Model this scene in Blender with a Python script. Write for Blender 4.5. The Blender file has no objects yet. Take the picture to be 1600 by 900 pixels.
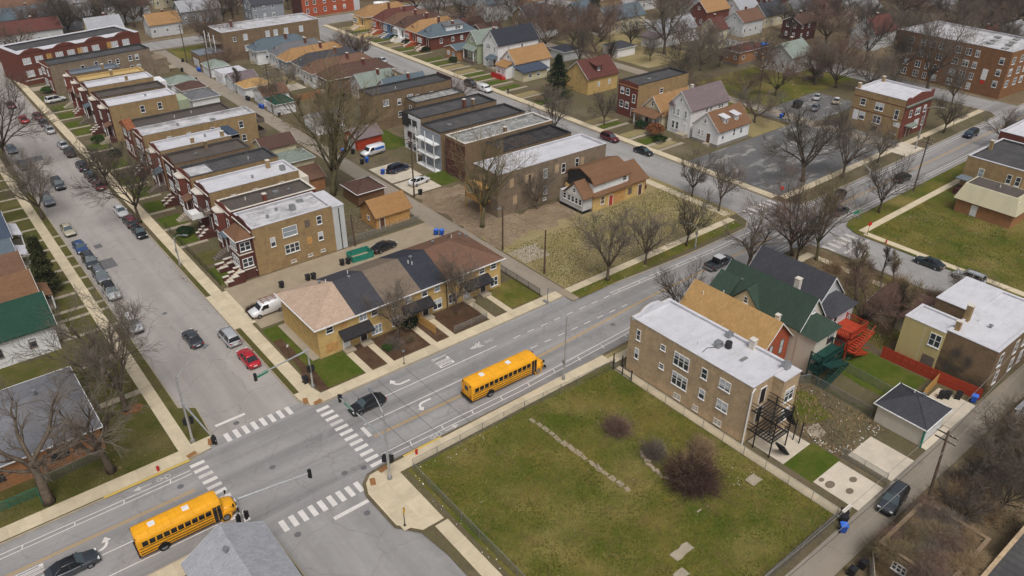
import bpy, math, random
from mathutils import Vector, Matrix

scene = bpy.context.scene
col = scene.collection
R = math.radians

# ------------------------------------------------------------------ camera
cam_d = bpy.data.cameras.new("camera")
cam = bpy.data.objects.new("camera", cam_d)
col.objects.link(cam)
cam_d.sensor_width = 36.0
cam_d.lens = 36.0 * 1220 / 1600
cam_d.clip_end = 3000
_p, _r, _y = R(31.05), R(0.4), R(39.3)
_fw = Vector((math.sin(_y) * math.cos(_p), math.cos(_y) * math.cos(_p), -math.sin(_p)))
_rt = Vector((math.cos(_y), -math.sin(_y), 0))
_up = _rt.cross(_fw)
_r2 = math.cos(_r) * _rt + math.sin(_r) * _up
_u2 = -math.sin(_r) * _rt + math.cos(_r) * _up
_m = Matrix((_r2, _u2, -_fw)).transposed().to_4x4()
_m.translation = Vector((-24.75, -69.26, 63.0))
cam.matrix_world = _m
scene.camera = cam

# ------------------------------------------------------------------ overcast sky, weak wide sun, exposure
SUN_EL, SUN_AZ = 60.0, 205.0          # azimuth clockwise from +Y
world = bpy.data.worlds.new("World")
scene.world = world
world.use_nodes = True
wn = world.node_tree
bg = wn.nodes["Background"]
sky = wn.nodes.new("ShaderNodeTexSky")
sky.sky_type = 'NISHITA'
sky.sun_disc = False
sky.sun_elevation = R(SUN_EL)
sky.sun_rotation = R(SUN_AZ)
sky.air_density = 1.0
sky.dust_density = 6.0
sky.ozone_density = 1.0
hsv = wn.nodes.new("ShaderNodeHueSaturation")
hsv.inputs["Saturation"].default_value = 0.5
wn.links.new(sky.outputs[0], hsv.inputs["Color"])
wn.links.new(hsv.outputs[0], bg.inputs[0])
bg.inputs[1].default_value = 0.093
sun_d = bpy.data.lights.new("sun", 'SUN')
sun_d.energy = 1.5
sun_d.angle = R(24)
sun_d.color = (1.0, 0.985, 0.965)
sun = bpy.data.objects.new("sun", sun_d)
col.objects.link(sun)
_sd = Vector((math.sin(R(SUN_AZ)) * math.cos(R(SUN_EL)), math.cos(R(SUN_AZ)) * math.cos(R(SUN_EL)), math.sin(R(SUN_EL))))
sun.rotation_euler = _sd.to_track_quat('Z', 'Y').to_euler()
sun.location = (0, 0, 200)
scene.view_settings.view_transform = 'Standard'
scene.view_settings.look = 'None'
scene.view_settings.gamma = 1.0
scene.view_settings.use_curve_mapping = False
scene.view_settings.exposure = 0.0

# ------------------------------------------------------------------ materials
def lin(c):
    c = c / 255.0
    return c / 12.92 if c <= 0.04045 else ((c + 0.055) / 1.055) ** 2.4
def rgb(r, g, b):
    return (lin(r), lin(g), lin(b), 1.0)

MATS = {}
class NT:
    def __init__(s, name):
        s.m = bpy.data.materials.new(name)
        s.m.use_nodes = True
        s.t = s.m.node_tree
        s.b = s.t.nodes["Principled BSDF"]
        s.o = s.t.nodes["Material Output"]
    def n(s, typ, **kw):
        nd = s.t.nodes.new(typ)
        for k, v in kw.items():
            if k in nd.inputs: nd.inputs[k].default_value = v
            else: setattr(nd, k, v)
        return nd
    def l(s, a, b): s.t.links.new(a, b)
    def coord(s, world=False, sc=(1, 1, 1)):
        if world:
            g = s.n("ShaderNodeNewGeometry"); v = g.outputs["Position"]
        else:
            g = s.n("ShaderNodeTexCoord"); v = g.outputs["Object"]
        if sc != (1, 1, 1):
            mp = s.n("ShaderNodeMapping"); mp.inputs["Scale"].default_value = sc
            s.l(v, mp.inputs["Vector"]); v = mp.outputs[0]
        return v
    def noise(s, v, scale, detail=5.0, rough=0.6, lo=0.35, hi=0.65):
        nz = s.n("ShaderNodeTexNoise", Scale=scale, Detail=detail, Roughness=rough)
        s.l(v, nz.inputs["Vector"])
        mr = s.n("ShaderNodeMapRange"); mr.inputs[1].default_value = lo; mr.inputs[2].default_value = hi
        s.l(nz.outputs["Fac"], mr.inputs[0])
        return mr.outputs[0]
    def mix(s, f, a, b, blend='MIX'):
        mx = s.n("ShaderNodeMix", data_type='RGBA', blend_type=blend)
        for val, idx in ((f, 0), (a, 6), (b, 7)):
            if isinstance(val, (int, float)): mx.inputs[idx].default_value = val
            elif isinstance(val, tuple): mx.inputs[idx].default_value = val
            else: s.l(val, mx.inputs[idx])
        return mx.outputs[2]
    def mul(s, a, k):
        m = s.n("ShaderNodeMath", operation='MULTIPLY'); s.l(a, m.inputs[0]); m.inputs[1].default_value = k
        return m.outputs[0]
    def bump(s, h, strength, dist=0.05):
        b = s.n("ShaderNodeBump", Strength=strength, Distance=dist)
        s.l(h, b.inputs["Height"]); s.l(b.outputs[0], s.b.inputs["Normal"])
    def rand(s, c, amt):
        oi = s.n("ShaderNodeObjectInfo")
        mr = s.n("ShaderNodeMapRange"); mr.inputs[3].default_value = 1 - amt; mr.inputs[4].default_value = 1 + amt
        s.l(oi.outputs["Random"], mr.inputs[0])
        hs = s.n("ShaderNodeHueSaturation"); s.l(mr.outputs[0], hs.inputs["Value"]); s.l(c, hs.inputs["Color"])
        return hs.outputs[0]
    def done(s, c, rough=0.85, spec=0.3, metal=0.0):
        if isinstance(c, tuple): s.b.inputs["Base Color"].default_value = c
        else: s.l(c, s.b.inputs["Base Color"])
        s.b.inputs["Roughness"].default_value = rough
        s.b.inputs["Specular IOR Level"].default_value = spec
        s.b.inputs["Metallic"].default_value = metal
        MATS[s.m.name] = s.m
        return s.m

def dark(c, k): return (c[0] * k, c[1] * k, c[2] * k, 1.0)
def plain(name, c, rough=0.7, spec=0.3, metal=0.0, var=0.12, sc=2.0):
    t = NT(name); v = t.coord()
    return t.done(t.mix(t.noise(v, sc), dark(c, 1 - var), dark(c, 1 + var)), rough, spec, metal)
def brick(name, c1, c2, mortar, stain=0.35, sc=1.0):
    t = NT(name); v = t.coord()
    sp = t.n("ShaderNodeSeparateXYZ"); t.l(v, sp.inputs[0])
    ad = t.n("ShaderNodeMath", operation='ADD'); t.l(sp.outputs[0], ad.inputs[0]); t.l(sp.outputs[1], ad.inputs[1])
    cb = t.n("ShaderNodeCombineXYZ"); t.l(ad.outputs[0], cb.inputs[0]); t.l(sp.outputs[2], cb.inputs[1])
    bt = t.n("ShaderNodeTexBrick", Color1=c1, Color2=c2, Mortar=mortar)
    bt.inputs["Scale"].default_value = 1.0
    bt.inputs["Brick Width"].default_value = 0.24 * sc; bt.inputs["Row Height"].default_value = 0.085 * sc
    bt.inputs["Mortar Size"].default_value = 0.012 * sc; bt.inputs["Bias"].default_value = -0.2
    t.l(cb.outputs[0], bt.inputs["Vector"])
    c = bt.outputs["Color"]
    c = t.mix(t.noise(v, 0.9, 6, 0.65), c, dark(c1, 1.25))
    c = t.mix(t.mul(t.noise(v, 0.35, 7, 0.7, 0.5, 0.75), stain), c, dark(c2, 0.45))
    c = t.mix(t.mul(t.noise(v, 3.6, 4, 0.7, 0.42, 0.68), 0.5), c, dark(c2, 0.62))
    c = t.mix(t.mul(t.noise(t.coord(False, (1, 1, 3.2)), 1.9, 4, 0.7, 0.5, 0.72), 0.4), c, dark(c1, 1.4))
    st = t.coord(False, (1.1, 1.1, 0.12))
    c = t.mix(t.mul(t.noise(st, 1.4, 4, 0.6, 0.55, 0.8), stain * 0.8), c, dark(mortar, 0.8))
    return t.done(t.rand(c, 0.06), 0.92, 0.15)
def siding(name, c):
    t = NT(name); v = t.coord()
    w = t.n("ShaderNodeTexWave", wave_type='BANDS', bands_direction='Z', wave_profile='SAW', Scale=1.05)
    t.l(v, w.inputs["Vector"])
    cc = t.mix(t.mul(w.outputs["Fac"], 0.2), c, dark(c, 0.6))
    cc = t.mix(t.mul(t.noise(t.coord(False, (1, 1, 0.2)), 0.8, 6, 0.7, 0.45, 0.8), 0.45), cc, dark(c, 0.62))
    t.bump(w.outputs["Fac"], 0.35, 0.02)
    return t.done(cc, 0.7, 0.3)
def shingle(name, c, patch=0.42):
    t = NT(name); v = t.coord()
    bt = t.n("ShaderNodeTexBrick", Color1=dark(c, 1.12), Color2=dark(c, 0.84), Mortar=dark(c, 0.62))
    bt.inputs["Scale"].default_value = 1.0; bt.inputs["Brick Width"].default_value = 0.36; bt.inputs["Row Height"].default_value = 0.17
    bt.inputs["Mortar Size"].default_value = 0.012
    t.l(v, bt.inputs["Vector"])
    cc = t.mix(t.mul(t.noise(v, 0.55, 7, 0.7), patch), bt.outputs["Color"], dark(c, 0.6))
    cc = t.mix(t.mul(t.noise(v, 6.0, 3, 0.7), 0.3), cc, dark(c, 1.45))
    cc = t.mix(t.mul(t.noise(t.coord(False, (0.15, 1.3, 1.3)), 1.0, 4, 0.6, 0.52, 0.75), patch), cc, dark(c, 1.3))
    t.bump(bt.outputs["Fac"], 0.25, 0.02)
    return t.done(t.rand(cc, 0.05), 0.95, 0.1)
def flatroof(name, c, d, amt, seam=0.0, sc=0.45):
    t = NT(name); v = t.coord()
    cc = t.mix(t.mul(t.noise(v, sc, 9, 0.72, 0.46, 0.72), amt), c, d)
    cc = t.mix(t.mul(t.noise(t.coord(False, (0.25, 1.6, 1)), 0.8, 5, 0.65, 0.5, 0.8), amt * 0.8), cc, d)
    cc = t.mix(t.mul(t.noise(v, 5.0, 4, 0.6), 0.12), cc, dark(d, 0.8))
    if seam:
        w = t.n("ShaderNodeTexWave", wave_type='BANDS', bands_direction='X', Scale=0.32)
        w.inputs["Distortion"].default_value = 0.6
        t.l(v, w.inputs["Vector"])
        mr = t.n("ShaderNodeMapRange"); mr.inputs[1].default_value = 0.93; mr.inputs[2].default_value = 1.0
        t.l(w.outputs["Fac"], mr.inputs[0])
        cc = t.mix(t.mul(mr.outputs[0], seam), cc, dark(c, 0.45))
    return t.done(t.rand(cc, 0.05), 0.85, 0.2)
def asphalt(name, c, streak, amt=0.5, crack=0.5, tint=None, ta=0.5, ts=(1, 1, 1)):
    t = NT(name); v = t.coord(True)
    cc = t.mix(t.noise(v, 0.09, 6, 0.6, 0.3, 0.7), dark(c, 0.9), dark(c, 1.1))
    cc = t.mix(t.mul(t.noise(t.coord(True, streak), 1.0, 5, 0.6, 0.4, 0.68), amt), cc, dark(c, 0.6))
    cc = t.mix(t.mul(t.noise(t.coord(True, ts), 0.5, 8, 0.72, 0.52, 0.8 if ta < .6 else .64), ta), cc, tint or dark(c, 1.35))
    cc = t.mix(t.mul(t.noise(v, 2.2, 5, 0.7, 0.6, 0.85), 0.5), cc, dark(c, 0.5))
    cc = t.mix(t.mul(t.noise(v, 0.22, 7, 0.75, 0.56, 0.70), 0.45), cc, dark(c, 0.66))
    cc = t.mix(t.mul(t.noise(v, 14.0, 3, 0.7), 0.22), cc, dark(c, 0.66))
    wp = t.n("ShaderNodeTexNoise", Scale=0.35, Detail=5.0); t.l(v, wp.inputs["Vector"])
    vm = t.n("ShaderNodeVectorMath", operation='ADD'); t.l(v, vm.inputs[0])
    sc_ = t.n("ShaderNodeVectorMath", operation='SCALE'); sc_.inputs["Scale"].default_value = 3.0
    t.l(wp.outputs["Color"], sc_.inputs[0]); t.l(sc_.outputs[0], vm.inputs[1])
    vo = t.n("ShaderNodeTexVoronoi", feature='DISTANCE_TO_EDGE', Scale=0.13); t.l(vm.outputs[0], vo.inputs["Vector"])
    mr = t.n("ShaderNodeMapRange"); mr.inputs[1].default_value = 0.0; mr.inputs[2].default_value = 0.012
    mr.inputs[3].default_value = 1.0; mr.inputs[4].default_value = 0.0
    t.l(vo.outputs["Distance"], mr.inputs[0])
    cc = t.mix(t.mul(mr.outputs[0], crack), cc, dark(c, 0.35))
    vo2 = t.n("ShaderNodeTexVoronoi", feature='DISTANCE_TO_EDGE', Scale=0.42); t.l(vm.outputs[0], vo2.inputs["Vector"])
    mr2 = t.n("ShaderNodeMapRange"); mr2.inputs[1].default_value = 0.0; mr2.inputs[2].default_value = 0.02
    mr2.inputs[3].default_value = 1.0; mr2.inputs[4].default_value = 0.0
    t.l(vo2.outputs["Distance"], mr2.inputs[0])
    mk_ = t.n("ShaderNodeMath", operation='MULTIPLY'); t.l(mr2.outputs[0], mk_.inputs[0]); t.l(t.noise(v, 0.07, 3, 0.6, 0.5, 0.62), mk_.inputs[1])
    cc = t.mix(t.mul(mk_.outputs[0], crack * 1.6), cc, dark(c, 0.4))
    nz = t.n("ShaderNodeTexNoise", Scale=20.0); t.l(v, nz.inputs["Vector"]); t.bump(nz.outputs["Fac"], 0.25, 0.02)
    return t.done(cc, 0.9, 0.25)
def ground_mat(name, cols, sc=0.16, fine=3.0, speck=0.35):
    """cols: greenest, olive, brown, pale"""
    t = NT(name); v = t.coord(True)
    a, b, c, d = cols
    cc = t.mix(t.noise(v, sc, 8, 0.68, 0.40, 0.60), a, b)
    cc = t.mix(t.mul(t.noise(v, sc * 0.55, 5, 0.6, 0.50, 0.66), 0.75), cc, d)
    cc = t.mix(t.mul(t.noise(t.coord(True, (1.0, 1.25, 1.0)), sc * 0.8, 6, 0.65, 0.53, 0.68), 0.8), cc, a)
    cc = t.mix(t.noise(v, sc * 2.3, 8, 0.72, 0.52, 0.70), cc, c)
    cc = t.mix(t.mul(t.noise(v, sc * 5.0, 6, 0.7, 0.58, 0.78), 0.8), cc, d)
    cc = t.mix(t.mul(t.noise(v, fine, 5, 0.75, 0.45, 0.75), speck), cc, dark(c, 0.45))
    cc = t.mix(t.mul(t.noise(v, fine * 3.1, 3, 0.8, 0.5, 0.8), speck), cc, dark(d, 1.1))
    nz = t.n("ShaderNodeTexNoise", Scale=6.0, Detail=6.0); t.l(v, nz.inputs["Vector"]); t.bump(nz.outputs["Fac"], 0.7, 0.12)
    return t.done(cc, 1.0, 0.05)
def concrete(name, c, rnd=0.08):
    t = NT(name); v = t.coord(True)
    cc = t.mix(t.noise(v, 0.5, 8, 0.7, 0.35, 0.68), dark(c, 0.86), dark(c, 1.1))
    cc = t.mix(t.mul(t.noise(v, 1.7, 7, 0.75, 0.56, 0.82), 0.55), cc, dark(c, 0.55))
    cc = t.mix(t.mul(t.noise(v, 9.0, 4, 0.7), 0.25), cc, dark(c, 0.75))
    nz = t.n("ShaderNodeTexNoise", Scale=15.0); t.l(v, nz.inputs["Vector"]); t.bump(nz.outputs["Fac"], 0.2, 0.02)
    return t.done(t.rand(cc, rnd), 0.9, 0.2)
def paintmark(name, c, wear, under):
    t = NT(name); v = t.coord(True)
    cc = t.mix(t.noise(v, 3.2, 8, 0.8, wear, wear + 0.2), c, under)
    cc = t.mix(t.mul(t.noise(v, 0.8, 4), 0.25), cc, under)
    return t.done(cc, 0.75, 0.3)
def glass(name, c):
    t = NT(name)
    return t.done(c, 0.06, 0.8)
def carpaint(name, c, rough=0.25):
    t = NT(name)
    m = t.done(c, rough, 0.5, 0.15)
    t.b.inputs["Coat Weight"].default_value = 0.6
    t.b.inputs["Coat Roughness"].default_value = 0.08
    return m

brick('tan_brick', rgb(162, 136, 96), rgb(136, 110, 76), rgb(156, 140, 114), 0.45, 1.5)
brick('yellow_brick', rgb(206, 174, 112), rgb(186, 150, 92), rgb(190, 168, 126), 0.2)
brick('red_brick', rgb(116, 62, 50), rgb(96, 48, 40), rgb(116, 94, 84), 0.25)
brick('dark_red_brick', rgb(92, 52, 46), rgb(76, 42, 38), rgb(98, 82, 74), 0.25)
brick('rust_brick', rgb(170, 84, 54), rgb(150, 68, 44), rgb(154, 108, 86), 0.2)
brick('orange_brick', rgb(168, 118, 78), rgb(146, 98, 64), rgb(156, 132, 106), 0.3)
brick('brown_brick', rgb(134, 112, 86), rgb(112, 90, 68), rgb(130, 116, 98), 0.5)
brick('grey_brick', rgb(140, 124, 104), rgb(116, 100, 84), rgb(132, 122, 110), 0.7)
brick('pink_brick', rgb(188, 164, 132), rgb(162, 137, 108), rgb(178, 162, 138), 0.4, 1.7)
brick('apartment_brick', rgb(140, 98, 64), rgb(118, 80, 52), rgb(130, 106, 82), 0.35)
siding('white_siding', rgb(240, 240, 240))
siding('cream_siding', rgb(212, 203, 172))
siding('beige_siding', rgb(222, 214, 198))
siding('yellow_siding', rgb(206, 190, 132))
siding('grey_siding', rgb(150, 156, 164))
siding('blue_siding', rgb(96, 118, 146))
siding('green_siding', rgb(170, 178, 148))
siding('pale_siding', rgb(206, 208, 208))
siding('brown_siding', rgb(120, 88, 62))
for _n, _c in (('grey', (112, 112, 114)), ('light_grey', (166, 167, 171)), ('dark_grey', (72, 72, 76)), ('black', (60, 62, 69)),
               ('tan', (164, 128, 88)), ('straw', (184, 148, 98)), ('brown', (118, 90, 74)), ('dark_brown', (92, 70, 62)), ('maroon', (102, 64, 58)),
               ('red_brown', (126, 95, 72)), ('green', (62, 78, 68)), ('forest', (44, 74, 62)), ('slate', (96, 108, 116)), ('pale_green', (138, 148, 138)),
               ('pinkish', (186, 162, 142)), ('mauve', (124, 110, 112)), ('orange', (162, 124, 82)), ('charcoal', (74, 74, 79)), ('blue_grey', (74, 84, 100)), ('taupe', (128, 114, 100)), ('steel', (128, 128, 132))):
    shingle(_n + '_shingle', rgb(*_c))
flatroof('white_roof', rgb(210, 209, 213), rgb(152, 150, 152), 0.38)
flatroof('worn_white_roof', rgb(202, 200, 202), rgb(108, 106, 104), 0.85)
flatroof('tar_roof', rgb(74, 73, 74), rgb(104, 101, 98), 0.7, 0.5)
flatroof('brown_tar_roof', rgb(96, 88, 82), rgb(70, 64, 60), 0.7, 0.4)
flatroof('patchy_roof', rgb(120, 120, 118), rgb(206, 204, 198), 1.0, 0.2, 0.9)
flatroof('burnt_roof', rgb(48, 46, 48), rgb(96, 92, 88), 0.75, 0.3, 0.7)
flatroof('straw_roof', rgb(198, 172, 120), rgb(166, 140, 96), 0.4)
flatroof('slate_roof', rgb(112, 120, 130), rgb(150, 152, 154), 0.5, 0.3)
asphalt('main_asphalt', rgb(158, 155, 153), (0.012, 0.42, 1), 1.0, 0.28)
asphalt('side_asphalt', rgb(171, 164, 158), (0.4, 0.018, 1), 0.6, 0.34, rgb(186, 174, 160))
asphalt('second_asphalt', rgb(162, 159, 156), (0.4, 0.02, 1), 0.65, 0.32)
asphalt('lot_asphalt', rgb(112, 111, 110), (0.22, 0.05, 1), 0.4, 0.3, rgb(182, 178, 171), 0.85, (0.25, 0.6, 1))
asphalt('alley_surface', rgb(158, 147, 132), (0.25, 0.05, 1), 0.5, 0.25, rgb(176, 160, 136))
asphalt('alley_surface_east', rgb(150, 140, 126), (0.04, 0.4, 1), 0.6, 0.25, rgb(170, 156, 134))
asphalt('patch_asphalt', rgb(112, 110, 112), (0.3, 0.3, 1), 0.3, 0.2)
concrete('sidewalk_concrete', rgb(208, 193, 164))
concrete('kerb_concrete', rgb(172, 160, 140), 0.03)
concrete('joint_concrete', rgb(126, 114, 96), 0.02)
concrete('pale_concrete', rgb(212, 200, 180), 0.05)
concrete('old_concrete', rgb(170, 158, 138), 0.06)
concrete('dirty_concrete', rgb(160, 146, 124), 0.05)
concrete('foundation', rgb(140, 134, 126), 0.05)
ground_mat('lot_grass', (rgb(76, 90, 28), rgb(112, 104, 46), rgb(108, 93, 57), rgb(140, 126, 75)), 0.16, 2.6, 0.5)
ground_mat('lawn', (rgb(80, 84, 36), rgb(94, 90, 48), rgb(100, 86, 64), rgb(118, 106, 72)), 0.3)
ground_mat('rich_lawn', (rgb(70, 88, 26), rgb(84, 96, 36), rgb(94, 90, 46), rgb(106, 104, 50)), 0.4)
ground_mat('yard', (rgb(102, 96, 68), rgb(104, 92, 72), rgb(90, 80, 68), rgb(126, 114, 92)), 0.12)
ground_mat('dry_grass', (rgb(140, 129, 84), rgb(156, 141, 102), rgb(146, 127, 98), rgb(172, 158, 124)), 0.14)
ground_mat('dirt', (rgb(148, 130, 106), rgb(134, 115, 94), rgb(116, 98, 82), rgb(170, 153, 130)), 0.3, 2.5, 0.5)
ground_mat('scrub', (rgb(122, 108, 82), rgb(114, 98, 76), rgb(98, 84, 70), rgb(146, 130, 100)), 0.25, 2.5, 0.5)
ground_mat('mulch', (rgb(96, 74, 56), rgb(82, 62, 48), rgb(70, 54, 44), rgb(110, 90, 72)), 0.5)
paintmark('white_paint_mark', rgb(226, 220, 214), 0.60, rgb(160, 154, 148))
paintmark('worn_paint_mark', rgb(206, 200, 194), 0.52, rgb(160, 154, 148))
paintmark('yellow_paint_mark', rgb(204, 160, 68), 0.54, rgb(156, 146, 130))
paintmark('yellow_kerb_paint', rgb(206, 176, 84), 0.55, rgb(166, 154, 136))
plain('tactile_brown', rgb(150, 106, 66), 0.9)
plain('white_trim', rgb(232, 232, 230), 0.5)
plain('stone_trim', rgb(214, 206, 194), 0.8)
plain('dark_trim', rgb(52, 50, 50), 0.6)
plain('wood_board', rgb(196, 150, 92), 0.85, var=0.25)
plain('fence_wood', rgb(190, 148, 86), 0.85, var=0.25)
plain('grey_wood', rgb(112, 100, 90), 0.9, var=0.25)
plain('orange_paint', rgb(172, 64, 38), 0.6, var=0.2)
plain('forest_paint', rgb(26, 66, 58), 0.6, var=0.2)
plain('teal_metal', rgb(40, 128, 110), 0.5, var=0.2)
plain('galvanised', rgb(160, 162, 162), 0.45, 0.5, 0.6)
plain('aluminium', rgb(188, 190, 190), 0.4, 0.5, 0.5)
plain('black_metal', rgb(34, 34, 36), 0.5, 0.4)
plain('pole_wood', rgb(92, 76, 62), 0.95, var=0.3)
plain('wire_dark', rgb(60, 58, 56), 0.6)
plain('wire_pale', rgb(150, 146, 140), 0.6)
plain('bin_blue', rgb(38, 84, 178), 0.45, var=0.08)
plain('bin_blue_lid', rgb(66, 120, 220), 0.4, var=0.06)
plain('bin_black', rgb(40, 40, 44), 0.5)
plain('tarp_blue', rgb(40, 110, 200), 0.5)
plain('sign_green', rgb(20, 140, 92), 0.5, var=0.04)
plain('sign_yellow', rgb(226, 170, 30), 0.5, var=0.04)
plain('sign_red', rgb(200, 40, 34), 0.5, var=0.04)
plain('hydrant_red', rgb(186, 44, 36), 0.5)
plain('rust', rgb(140, 86, 56), 0.9, var=0.3)
plain('awning_black', rgb(46, 44, 46), 0.8, var=0.25)
plain('door_white', rgb(224, 226, 228), 0.5)
plain('door_dark', rgb(46, 38, 36), 0.5)
plain('door_brown', rgb(104, 72, 52), 0.6)
plain('void_dark', rgb(22, 22, 24), 0.9)
plain('litter_white', rgb(224, 222, 216), 0.8)
plain('litter_tan', rgb(176, 150, 116), 0.9)
plain('rubble', rgb(168, 152, 130), 0.95, var=0.3)
plain('tyre_rubber', rgb(28, 28, 29), 0.85)
plain('rim_metal', rgb(150, 152, 156), 0.35, 0.5, 0.7)
plain('lamp_red', rgb(160, 24, 22), 0.3)
plain('lamp_clear', rgb(220, 222, 220), 0.2)
plain('bus_yellow', rgb(240, 170, 32), 0.4, 0.4, var=0.09, sc=0.9)
plain('bus_black', rgb(26, 26, 28), 0.5)
plain('skin', rgb(120, 86, 66), 0.7)
plain('cloth_dark', rgb(40, 40, 46), 0.9)
plain('bark_grey', rgb(104, 92, 80), 0.95, 0.05, var=0.3)
plain('bark_dark', rgb(84, 74, 62), 0.95, 0.05, var=0.3)
plain('bark_green', rgb(100, 94, 66), 0.95, 0.05, var=0.3)
plain('twig_grey', rgb(116, 106, 95), 0.95, 0.05)
plain('twig_dark', rgb(92, 84, 75), 0.95, 0.05)
plain('twig_red', rgb(120, 99, 87), 0.95, 0.05)
plain('twig_olive', rgb(124, 110, 84), 0.95, 0.05)
plain('twig_plum', rgb(90, 70, 62), 0.95, 0.05)
plain('twig_straw', rgb(152, 130, 100), 0.95, 0.05)
plain('needle_green', rgb(38, 56, 32), 0.95, 0.05, var=0.35)
plain('needle_olive', rgb(76, 78, 48), 0.95, 0.05, var=0.35)
plain('leaf_green', rgb(58, 84, 36), 0.95, 0.05, var=0.35)
plain('leaf_brown', rgb(126, 84, 56), 0.95, 0.05, var=0.35)
plain('tuft_green', rgb(88, 94, 38), 1.0, 0.02, var=0.3, sc=0.3)
plain('tuft_dry', rgb(126, 116, 70), 1.0, 0.02, var=0.3, sc=0.3)
glass('window_glass', rgb(52, 58, 66))
glass('pale_glass', rgb(150, 160, 166))
glass('car_glass', rgb(24, 28, 32))
glass('windscreen', rgb(70, 84, 88))
plain('blind', rgb(196, 200, 204), 0.6)
for _n, _c in (('black', (30, 32, 35)), ('dark_blue', (34, 44, 68)), ('blue', (52, 78, 124)), ('silver', (182, 184, 186)), ('white', (232, 232, 232)),
               ('red', (186, 30, 44)), ('maroon', (104, 34, 42)), ('grey', (112, 116, 122)), ('charcoal', (62, 66, 72)), ('gold', (182, 174, 152)), ('green_black', (34, 46, 46))):
    carpaint('car_' + _n, rgb(*_c))

# ------------------------------------------------------------------ mesh helpers
class MB:
    def __init__(s): s.v = []; s.f = []; s.m = []
    def add(s, vs, fs, mi=0):
        o = len(s.v); s.v += vs
        for f in fs: s.f.append([i + o for i in f]); s.m.append(mi)
        return s
    def box(s, x0, y0, z0, x1, y1, z1, mi=0):
        return s.add([(x0, y0, z0), (x1, y0, z0), (x1, y1, z0), (x0, y1, z0), (x0, y0, z1), (x1, y0, z1), (x1, y1, z1), (x0, y1, z1)],
                     [(3, 2, 1, 0), (4, 5, 6, 7), (0, 1, 5, 4), (1, 2, 6, 5), (2, 3, 7, 6), (3, 0, 4, 7)], mi)
    def prism(s, pts, z0, z1, mi=0):
        n = len(pts)
        vs = [(x, y, z0) for x, y in pts] + [(x, y, z1) for x, y in pts]
        fs = [tuple(range(n - 1, -1, -1)), tuple(range(n, 2 * n))] + [(i, (i + 1) % n, n + (i + 1) % n, n + i) for i in range(n)]
        return s.add(vs, fs, mi)
    def sheet(s, pts, z, mi=0):
        return s.add([(x, y, z) for x, y in pts], [tuple(range(len(pts)))], mi)
    def ext(s, prof, axis, a, b, mi=0):
        """closed profile [(p,q)...] extruded along axis ('x': (a,p,q); 'y': (p,a,q))"""
        n = len(prof)
        mk = (lambda t, p, q: (t, p, q)) if axis == 'x' else (lambda t, p, q: (p, t, q))
        vs = [mk(a, p, q) for p, q in prof] + [mk(b, p, q) for p, q in prof]
        fs = [tuple(range(n - 1, -1, -1)), tuple(range(n, 2 * n))] + [(i, (i + 1) % n, n + (i + 1) % n, n + i) for i in range(n)]
        return s.add(vs, fs, mi)
    def tube(s, pts, rad, n=6, mi=0, cap=True):
        pts = [Vector(p) for p in pts]; rings = []
        o = len(s.v); prev = None
        for i, p in enumerate(pts):
            d = (pts[min(i + 1, len(pts) - 1)] - pts[max(i - 1, 0)]).normalized()
            if prev is None:
                a = Vector((0, 0, 1)) if abs(d.z) < 0.9 else Vector((1, 0, 0))
                u = d.cross(a).normalized()
            else:
                u = (prev - d * prev.dot(d)).normalized()
            prev = u; w = d.cross(u)
            r = rad[i] if isinstance(rad, (list, tuple)) else rad
            for k in range(n):
                t = 2 * math.pi * k / n
                q = p + (u * math.cos(t) + w * math.sin(t)) * r
                s.v.append((q.x, q.y, q.z))
        for i in range(len(pts) - 1):
            for k in range(n):
                s.f.append([o + i * n + k, o + i * n + (k + 1) % n, o + (i + 1) * n + (k + 1) % n, o + (i + 1) * n + k]); s.m.append(mi)
        if cap:
            s.f.append([o + k for k in range(n - 1, -1, -1)]); s.m.append(mi)
            e = o + (len(pts) - 1) * n
            s.f.append([e + k for k in range(n)]); s.m.append(mi)
        return s
    def loft(s, rings, mi=0):
        n = len(rings[0]); o = len(s.v)
        for r in rings: s.v += [tuple(p) for p in r]
        for i in range(len(rings) - 1):
            for k in range(n):
                s.f.append([o + i * n + k, o + i * n + (k + 1) % n, o + (i + 1) * n + (k + 1) % n, o + (i + 1) * n + k]); s.m.append(mi)
        s.f.append([o + k for k in range(n - 1, -1, -1)]); s.m.append(mi)
        e = o + (len(rings) - 1) * n
        s.f.append([e + k for k in range(n)]); s.m.append(mi)
        return s
    def mesh(s, name, mats, smooth=False):
        me = bpy.data.meshes.new(name)
        me.from_pydata(s.v, [], s.f)
        for m in (mats if isinstance(mats, (list, tuple)) else [mats]): me.materials.append(MATS[m])
        if any(s.m): me.polygons.foreach_set('material_index', s.m)
        if smooth: me.polygons.foreach_set('use_smooth', [True] * len(s.f))
        me.update()
        return me

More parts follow.
